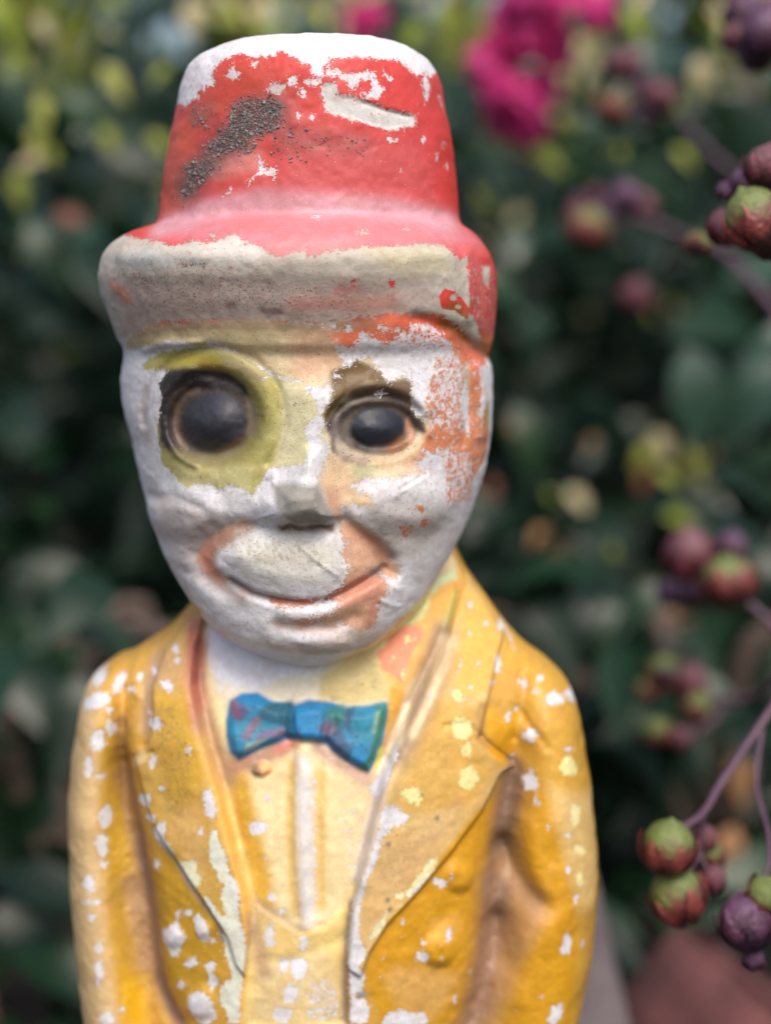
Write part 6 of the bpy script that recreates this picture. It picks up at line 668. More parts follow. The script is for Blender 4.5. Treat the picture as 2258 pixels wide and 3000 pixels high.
BLOSSOM = [[0.089,0.4345,0.462,0.0107,23],[0.1047,0.4572,0.464,0.0055,14],[0.1076,0.4755,0.4651,0.0103,22],[0.0922,0.454,0.46,0.0044,12],[0.1114,0.452,0.458,0.0108,23],[0.0838,0.455,0.4568,0.0088,20],[0.0816,0.4864,0.4598,0.0085,18],[0.1023,0.4858,0.4579,0.0073,17],[0.1041,0.4523,0.4512,0.0048,13],[0.1051,0.4724,0.4524,0.006,15],[0.1025,0.4884,0.4529,0.0038,11],[0.0868,0.4401,0.4444,0.0077,18],[0.0998,0.4772,0.4478,0.0077,17],[0.0982,0.4616,0.4439,0.0069,16],[0.0758,0.4438,0.4398,0.0046,12],[0.0901,0.4818,0.4431,0.0036,10],[0.102,0.4626,0.4389,0.0092,20],[0.0922,0.4769,0.439,0.0071,16],[0.094,0.4564,0.4346,0.0072,17],[0.0794,0.4535,0.4325,0.0048,13],[0.067,0.4504,0.4304,0.0059,15],[0.0697,0.4663,0.4306,0.0074,17],[0.0809,0.4864,0.4312,0.0045,12],[0.0806,0.4776,0.4284,0.0073,17],[0.0874,0.4687,0.4256,0.0085,19],[0.0812,0.4498,0.4217,0.0052,13],[0.0924,0.4662,0.4218,0.0061,15],[0.1002,0.4753,0.4211,0.0036,11],[0.0737,0.4359,0.4151,0.0039,11],[0.0976,0.4892,0.419,0.0068,16],[0.0893,0.4855,0.4168,0.0085,19],[0.0827,0.4403,0.4104,0.0054,14],[0.0895,0.4772,0.4124,0.0065,15],[0.0827,0.4812,0.411,0.0066,15],[0.088,0.4594,0.4071,0.0039,11],[0.0805,0.4521,0.4047,0.0065,16],[0.0765,0.4571,0.4034,0.0067,16],[0.0827,0.4604,0.4019,0.0075,17],[0.0823,0.4653,0.4006,0.0039,11],[0.0924,0.4838,0.4004,0.005,13],[0.1026,0.46,0.4614,0.0073,10],[0.1091,0.46,0.456,0.0073,10],[0.1233,0.46,0.4575,0.0073,10],[0.0972,0.46,0.4555,0.0073,10],[-0.0011,0.5,0.4559,0.0057,9],[0.0059,0.5,0.4605,0.0057,9],[0.0026,0.5,0.4574,0.0057,9]]
SHOW_LEAVES = [[-0.1237,0.4438,0.459,0.0108,80.62709710329185,"lime"],[0.1445,0.4445,0.4611,0.0149,-53.0120841733007,"straw"],[0.098,0.4832,0.4329,0.0101,-63.14452619901088,"pale"],[-0.1015,0.4894,0.4391,0.0154,9.423701525037416,"pale"],[0.1902,0.4576,0.4401,0.0097,70.13843570718683,"pale"],[0.1008,0.4587,0.4537,0.0121,-84.95074249693711,"lime"],[-0.165,0.5,0.4676,0.0165,-48.23672054983927,"lime"],[-0.144,0.4652,0.3931,0.0151,66.52083133027938,"pale"],[-0.1584,0.4819,0.466,0.017,-35.073333624878316,"pale"],[-0.1365,0.5,0.4638,0.015,-34.66943337633944,"pale"],[-0.1357,0.5,0.3948,0.0171,28.50081902447124,"lime"],[0.1362,0.4377,0.3839,0.0084,3.443033085881794,"lime"],[0.1702,0.5,0.4123,0.0153,-68.9794427800189,"lime"],[0.0855,0.4218,0.4242,0.0143,-83.82658211967954,"pale"],[-0.1278,0.4948,0.3946,0.0163,-36.33726437074588,"pale"],[-0.1336,0.5,0.454,0.0158,65.29242732828212,"straw"],[-0.1353,0.4637,0.4192,0.0099,-86.76983113475313,"pale"],[0.1011,0.5,0.3845,0.0125,45.05090513542979,"lime"],[-0.1662,0.4809,0.452,0.0148,25.471514939012195,"straw"],[-0.1848,0.4901,0.4326,0.0174,-44.351914373217625,"lime"],[-0.0986,0.4208,0.4215,0.0129,-53.32772366729053,"lime"],[-0.1627,0.4516,0.4054,0.0161,14.746476254722054,"lime"],[-0.1075,0.4947,0.3931,0.0158,54.22207320179382,"lime"],[0.1553,0.497,0.4186,0.0167,87.53210483655087,"lime"],[-0.1778,0.4884,0.3834,0.0178,-79.65232505517545,"straw"],[0.1578,0.44,0.4594,0.0093,-3.8206946235399926,"pale"],[0.1154,0.4959,0.4032,0.0089,-62.47528594381454,"lime"],[-0.1655,0.4877,0.3856,0.0121,6.403348501432831,"lime"],[0.0834,0.4735,0.4626,0.0086,-68.80003292557127,"straw"],[0.1805,0.5,0.3861,0.0163,54.38999318114327,"lime"],[0.1087,0.4206,0.4468,0.014,-9.46050788940731,"pale"],[-0.1695,0.4682,0.3918,0.0173,4.857949994427784,"lime"],[0.0938,0.4925,0.4352,0.0088,-11.347684400946406,"lime"],[0.0752,0.494,0.4639,0.0137,-23.050222764776265,"straw"],[0.1877,0.4535,0.4566,0.0131,7.93459137814402,"straw"],[0.1866,0.4319,0.4398,0.0158,17.22183536957209,"lime"],[-0.0713,0.4797,0.4564,0.0089,57.60718213256078,"lime"],[0.0099,0.5,0.4725,0.0101,-58.31626752490757,"lime"],[-0.0473,0.4481,0.4486,0.014,46.853011182321126,"lime"],[0.0352,0.4617,0.4618,0.0083,5.285128717245527,"straw"],[-0.076,0.428,0.4539,0.0117,74.31401257098864,"straw"],[-0.0599,0.4396,0.4511,0.0096,38.73971868514849,"lime"],[0.0491,0.4204,0.4604,0.0104,3.1806459613879667,"straw"],[-0.0798,0.4539,0.4562,0.0097,-53.99113676017571,"lime"],[0.0073,0.4636,0.4663,0.0095,-71.27641891169804,"straw"],[-0.0164,0.4333,0.4504,0.0132,14.408862556576366,"lime"],[-0.0042,0.4243,0.4611,0.0103,25.87564912800927,"straw"],[-0.0057,0.4353,0.4452,0.0113,-7.739139612288071,"straw"],[-0.0678,0.4851,0.4617,0.0136,14.507870826374642,"lime"],[-0.0541,0.4774,0.4585,0.014,35.48790440933281,"straw"],[-0.0703,0.5,0.4703,0.0168,37.043815982600066,"straw"],[-0.0036,0.5,0.4682,0.0102,-72.50131014431278,"lime"],[0.1938,0.5,0.2056,0.0087,-72.75102097210818,"straw"],[0.0872,0.5,0.2368,0.0077,27.926225088914407,"tan"],[0.1043,0.4573,0.1557,0.0109,-20.441836092445783,"tan"],[0.138,0.4491,0.1745,0.0077,52.32811829340176,"lime"],[0.1047,0.4592,0.2034,0.0082,33.08733040622785,"lime"],[0.1547,0.4543,0.1509,0.0092,32.7905498733661,"lime"],[0.1255,0.4579,0.2322,0.0085,-26.660257811608275,"tan"],[0.1382,0.4592,0.173,0.0078,-20.23573477197445,"lime"],[0.174,0.43,0.2354,0.0078,-11.193731629899489,"straw"],[0.1807,0.4518,0.1599,0.0109,70.04688189339626,"straw"],[0.2086,0.4998,0.1665,0.0096,-22.396374222643075,"tan"],[0.1922,0.4635,0.1742,0.0113,68.1360016832617,"tan"],[0.194,0.4628,0.2255,0.008,6.217270690179674,"tan"],[0.2032,0.4873,0.1782,0.0089,-56.78175092066115,"straw"],[0.1713,0.4,0.2583,0.0565,8,"pale"],[0.2014,0.42,0.2551,0.0596,-42,"pale"],[0.2159,0.45,0.2853,0.0363,-70,"pale"],[-0.1586,0.45,0.33,0.0472,35,"green"],[-0.163,0.5,0.3211,0.0422,-20,"green"],[-0.1848,0.5,0.4156,0.0422,20,"pale"],[-0.1334,0.5,0.4519,0.0383,10,"pale"],[-0.1456,0.5,0.4101,0.0383,60,"green"],[-0.1726,0.5,0.4483,0.0345,-30,"green"],[0.0783,0.45,0.314,0.0363,50,"green"],[0.0974,0.5,0.2852,0.0345,-10,"pale"],[0.0754,0.5,0.3936,0.0326,30,"lime"],[0.07,0.5,0.3677,0.0287,10,"lime"],[0.1037,0.5,0.3862,0.0268,70,"lime"],[0.1145,0.5,0.1614,0.0211,20,"tan"],[0.1017,0.5,0.1713,0.0192,-20,"tan"],[0.1256,0.5,0.1947,0.0211,50,"straw"],[0.1181,0.5,0.1781,0.0172,0,"straw"],[0.1713,0.5,0.2258,0.0211,30,"straw"],[0.1598,0.5,0.22,0.0192,-40,"lime"],[0.1908,0.5,0.2161,0.023,10,"lime"],[0.1755,0.5,0.2084,0.0172,60,"lime"],[0.1838,0.5,0.185,0.0211,80,"lime"],[0.1602,0.5,0.2045,0.0153,0,"rust"],[0.0753,0.5,0.2006,0.0153,0,"rust"],[0.1689,0.45,0.1343,0.0236,20,"tan"],[0.1774,0.3,0.0927,0.0287,10,"tan"],[0.1722,0.3,0.0587,0.0256,-15,"tan"],[0.0488,0.5,0.4591,0.0211,20,"lime"],[0.0284,0.5,0.4501,0.0211,-30,"lime"],[0.1511,0.5,0.4573,0.023,40,"lime"],[0.1871,0.5,0.4283,0.023,0,"straw"],[0.2012,0.5,0.4591,0.023,60,"straw"],[-0.1862,0.5,0.3677,0.023,0,"lime"],[-0.1909,0.5,0.4591,0.0268,20,"lime"],[-0.1321,0.5,0.4265,0.023,40,"lime"],[-0.0905,0.5,0.4591,0.0211,10,"straw"],[-0.0496,0.5,0.4627,0.0211,0,"straw"],[-0.1475,0.3,0.0126,0.0241,30,"pale"],[0.1547,0.5,-0.0081,0.0326,20,"pale"],[0.1474,0.4,0.0909,0.0291,-30,"pale"],[-0.1564,0.5,0.3529,0.023,75,"rust"]]
LOFTS = {k: Loft(*v) for k, v in LOFT_ROWS.items()}
# ---- front maps of the mould: relief and paint, in the figurine's own x/z millimetres
RX0, RX1, RZ0, RZ1, RS = -82.0, 82.0, 118.0, 392.0, 0.25
GX = np.arange(RX0, RX1, RS, dtype=np.float32); GZ = np.arange(RZ0, RZ1, RS, dtype=np.float32)
SHP = (len(GX), len(GZ))
def window(pts, m):
    p = np.asarray(pts, float)
    i0 = max(int((p[:, 0].min() - m - RX0) / RS), 0); i1 = min(int((p[:, 0].max() + m - RX0) / RS) + 2, SHP[0])
    k0 = max(int((p[:, 1].min() - m - RZ0) / RS), 0); k1 = min(int((p[:, 1].max() + m - RZ0) / RS) + 2, SHP[1])
    return slice(i0, max(i1, i0)), slice(k0, max(k1, k0))
def seg_dist(X, Zz, a, b):
    d = (b[0] - a[0], b[1] - a[1]); L = d[0] ** 2 + d[1] ** 2 + 1e-9
    t = np.clip(((X - a[0]) * d[0] + (Zz - a[1]) * d[1]) / L, 0, 1)
    return (X - a[0] - t * d[0]) ** 2 + (Zz - a[1] - t * d[1]) ** 2
def poly_sd(pts, sl):
    X, Zz = np.meshgrid(GX[sl[0]], GZ[sl[1]], indexing='ij')
    d = np.full(X.shape, 1e9, np.float32); ins = np.zeros(X.shape, bool)
    n = len(pts)
    for i in range(n):
        a, b = pts[i], pts[(i + 1) % n]
        d = np.minimum(d, seg_dist(X, Zz, a, b))
        if a[1] != b[1]:
            c = ((a[1] > Zz) != (b[1] > Zz)) & (X < (b[0] - a[0]) * (Zz - a[1]) / (b[1] - a[1]) + a[0])
            ins ^= c
    d = np.sqrt(d)
    return np.where(ins, d, -d)
def line_d(pts, sl):
    X, Zz = np.meshgrid(GX[sl[0]], GZ[sl[1]], indexing='ij')
    d = np.full(X.shape, 1e9, np.float32)
    for i in range(len(pts) - 1): d = np.minimum(d, seg_dist(X, Zz, pts[i], pts[i + 1]))
    return np.sqrt(d)
DISP = [np.zeros(SHP, np.float32), np.zeros(SHP, np.float32)]       # relief of the head and hat / of the clothes
PAINT = np.zeros(SHP + (3,), np.float32); PAINT[:] = lin((199, 153, 62))
UNDER = np.zeros(SHP + (3,), np.float32); UNDER[:] = lin((216, 216, 222))
CHIP = np.full(SHP, 3.0, np.float32); AMP = np.full(SHP, 1.0, np.float32)
DIRT = np.full(SHP, 0.10, np.float32); GLOSS = np.full(SHP, 0.45, np.float32)
PART = np.zeros(SHP, np.int16); PART_NAMES = ['']
for op, pts, kw in FEATURES:
    if op.endswith('stroke'):
        wd = kw['w']; sl = window(pts, wd * 3.2)
        g = np.exp(-0.5 * (line_d(pts, sl) / wd) ** 2)
        if op == 'disp_stroke': DISP[kw.get('L', 0)][sl] += kw['amp'] * g
        else:
            A = PAINT if op == 'paint_stroke' else UNDER
            m = (np.clip(g * 1.25, 0, 1) * kw.get('a', 1.0))[..., None]
            A[sl] = A[sl] * (1 - m) + lin(kw['col']).astype(np.float32) * m
        continue
    mg = {'disp_poly': kw.get('e', 0) + 0.6, 'chip': 3, 'island': 3, 'part': 0.5}.get(op, kw.get('soft', 1) * 1.2 + 0.5)
    sl = window(pts, mg); s = poly_sd(pts, sl)
    if op == 'disp_poly': DISP[kw.get('L', 0)][sl] += kw['amp'] * sstep(-kw.get('e', 0.0) - 0.3, kw['w'], s)
    elif op == 'chip': CHIP[sl] = np.minimum(CHIP[sl], -s)
    elif op == 'island':
        CHIP[sl] = np.maximum(CHIP[sl], s * (0.75 if kw.get('amp', 0) > 1 else 1.4))
        if 'amp' in kw: AMP[sl] = np.where(s > -0.6, kw['amp'], AMP[sl])
    elif op == 'part':
        PART_NAMES.append(kw['id']); PART[sl] = np.where(s > 0, len(PART_NAMES) - 1, PART[sl])
    else:
        sf = kw['soft']; m = sstep(-sf, sf, s)
        if op == 'paint': PAINT[sl] = PAINT[sl] * (1 - m[..., None]) + lin(kw['col']).astype(np.float32) * m[..., None]
        elif op == 'under': UNDER[sl] = UNDER[sl] * (1 - m[..., None]) + lin(kw['col']).astype(np.float32) * m[..., None]
        elif op == 'dirt': DIRT[sl] = np.maximum(DIRT[sl], kw['v'] * m)
        elif op == 'clean': DIRT[sl] = DIRT[sl] * (1 - m)
        elif op == 'gloss': GLOSS[sl] = GLOSS[sl] * (1 - m) + kw['v'] * m
        elif op == 'chipset':
            CHIP[sl] = CHIP[sl] * (1 - m) + kw['v'] * m; AMP[sl] = AMP[sl] * (1 - m) + kw['amp'] * m
CHIP = np.clip(CHIP, -0.85, 0.85)
# slow hand-made unevenness of the casting
def smooth_noise(step, seed):
    g = np.random.default_rng(seed).normal(size=(int(170 / step) + 4, int(280 / step) + 4))
    u = (GX - RX0) / step; v = (GZ - RZ0) / step
    i = u.astype(int); k = v.astype(int); fu = (u - i)[:, None]; fv = (v - k)[None, :]
    fu = fu * fu * (3 - 2 * fu); fv = fv * fv * (3 - 2 * fv)
    return ((g[i][:, k] * (1 - fu) + g[i + 1][:, k] * fu) * (1 - fv) + (g[i][:, k + 1] * (1 - fu) + g[i + 1][:, k + 1] * fu) * fv).astype(np.float32)
UNEVEN = 0.16 * smooth_noise(7, 1) + 0.07 * smooth_noise(2.6, 2) + 0.035 * smooth_noise(1.2, 3)
DISP = [d + UNEVEN for d in DISP]
def samp(A, x, z):
    u = np.clip((x - RX0) / RS, 0, SHP[0] - 1.01); v = np.clip((z - RZ0) / RS, 0, SHP[1] - 1.01)
    i = u.astype(np.int32); k = v.astype(np.int32); fu = (u - i).astype(np.float32); fv = (v - k).astype(np.float32)
    if A.ndim == 3: fu = fu[:, None]; fv = fv[:, None]
    return (A[i, k] * (1 - fu) + A[i + 1, k] * fu) * (1 - fv) + (A[i, k + 1] * (1 - fu) + A[i + 1, k + 1] * fu) * fv
def full_sdf(x, y, z):
    p = base_parts(x, y, z)
    wh = sstep(-1.2, 1.2, np.minimum(np.minimum(p[3], p[4]), p[5]) - np.minimum(np.minimum(p[0], p[1]), p[2]))
    return base_sdf(x, y, z, p) - (samp(DISP[0], x, z) * wh + samp(DISP[1], x, z) * (1 - wh)) * sstep(12.0, -3.0, y)
def surface_nets(h):
    ox, oy, oz = -80.0, -58.0, 122.0
    B = 12; nb = (int(160 / h / B) + 1, int(112 / h / B) + 1, int(264 / h / B) + 1)
    n = tuple(b * B + 1 for b in nb)
    c = np.stack(np.meshgrid(*[(np.arange(b) + 0.5) * B * h for b in nb], indexing='ij'), -1).reshape(-1, 3).astype(np.float32)
    dc = base_sdf(c[:, 0] + ox, c[:, 1] + oy, c[:, 2] + oz)
    D = np.repeat(np.repeat(np.repeat(dc.reshape(nb), B, 0), B, 1), B, 2)
    D = np.pad(D, ((0, 1),) * 3, mode='edge').astype(np.float32)
    act = np.zeros(nb, bool).reshape(-1); act[np.abs(dc) < B * h * 0.87 + 6] = True
    A = np.repeat(np.repeat(np.repeat(act.reshape(nb), B, 0), B, 1), B, 2)
    A = np.pad(A, ((0, 1),) * 3, mode='edge')
    I = np.nonzero(A)
    P = [(I[a].astype(np.float32) * np.float32(h) + np.float32(o)) for a, o in enumerate((ox, oy, oz))]
    out = np.empty(len(P[0]), np.float32)
    for s in range(0, len(out), 600000):
        e = slice(s, s + 600000); out[e] = full_sdf(P[0][e], P[1][e], P[2][e])
    D[I] = out
    D[:, :, 0] = 5.0                      # close the bottom
    S = D < 0
    cells = np.zeros(tuple(k - 1 for k in n), np.uint8)
    for a in (0, 1):
        for b in (0, 1):
            for d in (0, 1): cells += S[a:n[0] - 1 + a, b:n[1] - 1 + b, d:n[2] - 1 + d]
    ci = np.nonzero((cells > 0) & (cells < 8)); ci = [q.astype(np.int32) for q in ci]
    vid = np.full(cells.shape, -1, np.int32); vid[tuple(ci)] = np.arange(len(ci[0]))
    acc = np.zeros((len(ci[0]), 3)); cnt = np.zeros(len(ci[0]))
    cor = [(a, b, d) for a in (0, 1) for b in (0, 1) for d in (0, 1)]
    for p in cor:
        for ax in range(3):
            if p[ax]: continue
            q = list(p); q[ax] = 1
            d0 = D[ci[0] + p[0], ci[1] + p[1], ci[2] + p[2]]; d1 = D[ci[0] + q[0], ci[1] + q[1], ci[2] + q[2]]
            m = (d0 < 0) != (d1 < 0); t = np.where(m, d0 / np.where(m, d0 - d1, 1), 0)
            e = np.tile(np.array(p, float), (len(t), 1)); e[:, ax] = t
            acc += e * m[:, None]; cnt += m
    V = (acc / cnt[:, None] + np.stack(ci, 1)) * h + np.array([ox, oy, oz])
    F = []
    for ax in range(3):
        s0 = [slice(None)] * 3; s1 = [slice(None)] * 3; s0[ax] = slice(0, -1); s1[ax] = slice(1, None)
        a, b = S[tuple(s0)], S[tuple(s1)]
        u, v = [k for k in range(3) if k != ax]
        E = np.nonzero(a != b); keep = (E[u] > 0) & (E[v] > 0) & (E[u] < n[u] - 1) & (E[v] < n[v] - 1)
        E = [q[keep] for q in E]; fl = a[tuple(E)]
        def cell(du, dv):
            k = [q.copy() for q in E]; k[u] -= du; k[v] -= dv; return vid[tuple(k)]
        q = np.stack([cell(1, 1), cell(0, 1), cell(0, 0), cell(1, 0)], 1)
        flip = ~fl if ax != 1 else fl
        q[flip] = q[flip][:, ::-1]
        F.append(q)
    return V, np.concatenate(F)
H = 0.6
V, F = surface_nets(H)
def grad(V):
    e = 0.25; g = []
    for a in range(3):
        d = np.zeros(3); d[a] = e
        p, m = V + d, V - d
        g.append((full_sdf(p[:, 0], p[:, 1], p[:, 2]) - full_sdf(m[:, 0], m[:, 1], m[:, 2])) / (2 * e))
    return np.stack(g, 1)
bot = V[:, 2] < 124
for it in range(2):
    g = grad(V); f = full_sdf(V[:, 0], V[:, 1], V[:, 2])
    st = -(f / np.maximum((g ** 2).sum(1), 0.15))[:, None] * g
    L = np.linalg.norm(st, axis=1, keepdims=True); st *= np.minimum(1, 0.4 / np.maximum(L, 1e-9))
    st[bot] = 0; V = V + st
g = grad(V); NRM = g / np.maximum(np.linalg.norm(g, axis=1, keepdims=True), 1e-6)
NRM[bot & (NRM[:, 2] > -0.3)] = NRM[bot & (NRM[:, 2] > -0.3)]
x, y, z = V[:, 0], V[:, 1], V[:, 2]
bp = np.stack(base_parts(x, y, z), 1); bid = bp.argmin(1)           # 0 crown 1 brim 2 head 3 torso 4,5 arms
back = sstep(0.15, 0.6, NRM[:, 1])
vp = samp(PAINT, x, z); vu = samp(UNDER, x, z); vc = samp(CHIP, x, z); va = samp(AMP, x, z); vd = samp(DIRT, x, z); vg = samp(GLOSS, x, z)
bcol = np.array([lin(c) for c in ((206, 62, 58), (200, 66, 60), (150, 84, 40), (205, 150, 46), (205, 150, 46), (205, 150, 46))])[bid]
bk = back[:, None]
vp = vp * (1 - bk) + bcol * bk; vc = vc * (1 - back) + 0.45 * back; va = va * (1 - back) + 1.0 * back; vg = vg * (1 - back) + 0.55 * back
topw = sstep(0.62, 0.9, NRM[:, 2]) * (bid == 0) * sstep(370, 375, z); vc = vc * (1 - topw) - 1.0 * topw      # bare plaster on the flat top of the hat
# ---- one plaster material for the whole figurine
pm, t, bs = mat_new('worn_painted_plaster'); q = N(t)
co = q.n('TexCoord').outputs['Object']; sc_ = q.n('VectorMath', operation='SCALE'); t.links.new(co, sc_.inputs[0]); sc_.inputs['Scale'].default_value = 1000
co = sc_.outputs[0]
nA = q.noise(co, 0.85, 7, 0.78); nB = q.noise(co, 2.0, 3, 0.62); nC = q.noise(co, 0.16, 4, 0.55); nD = q.noise(co, 4.5, 2, 0.5); nE = q.noise(co, 0.45, 5, 0.6, 0.6)
chip = q.math('ADD', q.attr('chip'), q.math('MULTIPLY', q.math('MULTIPLY', q.attr('amp'), 5.0), q.math('ADD', q.math('SUBTRACT', nA, 0.5), q.math('MULTIPLY', q.math('SUBTRACT', nB, 0.5), 0.35))))
pmask = q.remap(chip, -0.05, 0.05)
edge = q.remap(chip, -0.8, 0.0)                                        # faint stain left next to the paint
pc = q.mix(q.remap(nE, 0.42, 0.72, 0.0, 0.55), q.attr('paint', False), q.mix(1.0, q.attr('paint', False), (1.22, 1.28, 1.45, 1), 'MULTIPLY'))
pc = q.mix(q.remap(nC, 0.3, 0.7, 0.0, 0.6), pc, q.mix(1.0, pc, (0.86, 0.78, 0.72, 1), 'MULTIPLY'))
pc = q.mix(q.remap(nD, 0.40, 0.72, 0.0, 0.4), pc, q.mix(1.0, pc, (0.66, 0.62, 0.60, 1), 'MULTIPLY'))
uc = q.mix(q.remap(nE, 0.40, 0.72, 0.0, 0.75), q.attr('under', False), q.mix(1.0, q.attr('under', False), (0.88, 0.85, 0.81, 1), 'MULTIPLY'))
uc = q.mix(q.remap(nC, 0.42, 0.68, 0.0, 0.7), uc, q.mix(1.0, uc, (0.88, 0.86, 0.84, 1), 'MULTIPLY'))
uc = q.mix(q.remap(nA, 0.56, 0.74, 0.0, 0.8), uc, q.mix(1.0, uc, (0.80, 0.76, 0.70, 1), 'MULTIPLY'))
uc = q.mix(q.math('MULTIPLY', edge, 0.30), uc, q.attr('paint', False))
c = q.mix(pmask, uc, pc)
dirt = q.attr('dirt')
thr = q.math('SUBTRACT', 0.715, q.math('MULTIPLY', dirt, 0.30))
spot = q.remap(q.math('ADD', q.math('MULTIPLY', nB, 0.75), q.math('MULTIPLY', nD, 0.25)), thr, q.math('ADD', thr, 0.05))
grime = q.math('MULTIPLY', q.math('MULTIPLY', dirt, 0.6), q.remap(nA, 0.3, 0.65))
c = q.mix(grime, c, (0.17, 0.145, 0.13, 1))
c = q.mix(q.math('MULTIPLY', spot, 0.72), c, (0.055, 0.046, 0.042, 1))
t.links.new(c, bs.inputs['Base Color'])
t.links.new(q.math('ADD', q.math('ADD', q.attr('gloss'), q.math('MULTIPLY', q.math('SUBTRACT', nB, 0.5), 0.3)), q.math('MULTIPLY', q.math('SUBTRACT', 1.0, pmask), 0.25)), bs.inputs['Roughness'])
bs.inputs['Specular IOR Level'].default_value = 0.42
hgt = q.math('ADD', q.math('MULTIPLY', q.remap(chip, -0.12, 0.06), 0.34), q.math('MULTIPLY', nA, q.math('SUBTRACT', 0.24, q.math('MULTIPLY', pmask, 0.17))))
hgt = q.math('ADD', hgt, q.math('MULTIPLY', nD, 0.035)); hgt = q.math('ADD', hgt, q.math('MULTIPLY', spot, 0.06)); hgt = q.math('ADD', hgt, q.math('MULTIPLY', nE, q.math('SUBTRACT', 0.34, q.math('MULTIPLY', pmask, 0.20))))
bmp = q.n('Bump'); t.links.new(q.remap(q.attr('gloss'), 0.2, 0.6, 0.12, 0.85), bmp.inputs['Strength']); bmp.inputs['Distance'].default_value = 0.001
t.links.new(hgt, bmp.inputs['Height']); t.links.new(bmp.outputs[0], bs.inputs['Normal'])
# ---- split the casting into its parts
fc = V[F].mean(1); fn = NRM[F].mean(1); fb = bid[F[:, 0]]
pi = np.clip(((fc[:, 0] - RX0) / RS + 0.5).astype(int), 0, SHP[0] - 1); pk = np.clip(((fc[:, 2] - RZ0) / RS + 0.5).astype(int), 0, SHP[1] - 1)
fp = PART[pi, pk]; front = (fc[:, 1] < 2) & (fn[:, 1] < 0.35)
FACE_PARTS = {'monocle', 'eye_a', 'eye_b', 'nose', 'lip'}
keys = np.array(['hat', 'brim', 'head', 'jacket', 'sleeve_a', 'sleeve_b'], dtype=object)[fb]
for i, nm in enumerate(PART_NAMES):
    if i == 0: continue
    m = (fp == i) & front & ((fb == 2) if nm in FACE_PARTS else (fb >= 3))
    keys[m] = nm
fig = empty('plaster_figurine', (0, 0, 0))
tag(fig, 'weathered plaster figurine of a grinning man in red hat, yellow jacket and blue bow tie', 'figurine')
def part_obj(key, name, parent, label=None):
    fs = F[keys == key]
    if len(fs) == 0: return None
    u, inv = np.unique(fs, return_inverse=True); inv = inv.reshape(-1, 4)
    me = bpy.data.meshes.new(name)
    me.vertices.add(len(u)); me.vertices.foreach_set('co', (V[u] * 0.001).astype(np.float32).ravel())
    me.loops.add(len(fs) * 4); me.polygons.add(len(fs))
    me.loops.foreach_set('vertex_index', inv.astype(np.int32).ravel())
    me.polygons.foreach_set('loop_start', np.arange(0, len(fs) * 4, 4, dtype=np.int32))
    me.update(calc_edges=True)
    me.polygons.foreach_set('use_smooth', np.ones(len(fs), bool))
    for nm, arr in (('paint', vp), ('under', vu)):
        a = me.color_attributes.new(nm, 'FLOAT_COLOR', 'POINT')
        a.data.foreach_set('color', np.concatenate([arr[u], np.ones((len(u), 1))], 1).astype(np.float32).ravel())
    for nm, arr in (('chip', vc), ('amp', va), ('dirt', vd), ('gloss', vg)):
        a = me.attributes.new(nm, 'FLOAT', 'POINT'); a.data.foreach_set('value', arr[u].astype(np.float32))
    me.normals_split_custom_set_from_vertices([tuple(k) for k in NRM[u].astype(float)])
    o = link(name, me, parent, pm)
    if label: o['label'] = label
    return o
hat = part_obj('hat', 'hat', fig, 'red tall hat with white chipped top edge and dark grit')
part_obj('brim', 'brim', hat, 'grey bare plaster hat brim with red remnants at its end')
hd = part_obj('head', 'head', fig, 'flaking white and peach painted face')
part_obj('monocle', 'monocle', hd, 'yellow green moulded monocle ring')
part_obj('eye_a', 'eye', hd, 'large dark eye inside the monocle'); part_obj('eye_b', 'eye', hd, 'smaller dark eye with brown lid')
part_obj('nose', 'nose', hd); part_obj('lip', 'lip', hd, 'orange lower lip')
part_obj('neck', 'neck', fig); part_obj('shirt_front', 'shirt_front', fig); part_obj('waistcoat', 'waistcoat', fig)
part_obj('bow_tie', 'bow_tie', fig, 'blue bow tie with teal and red flecks')
jk = part_obj('jacket', 'jacket', fig)
part_obj('lapel_a', 'lapel', jk); part_obj('lapel_b', 'lapel', jk); part_obj('sleeve_a', 'sleeve', jk); part_obj('sleeve_b', 'sleeve', jk)
for i in range(5): part_obj('button_%d' % i, 'button', jk)
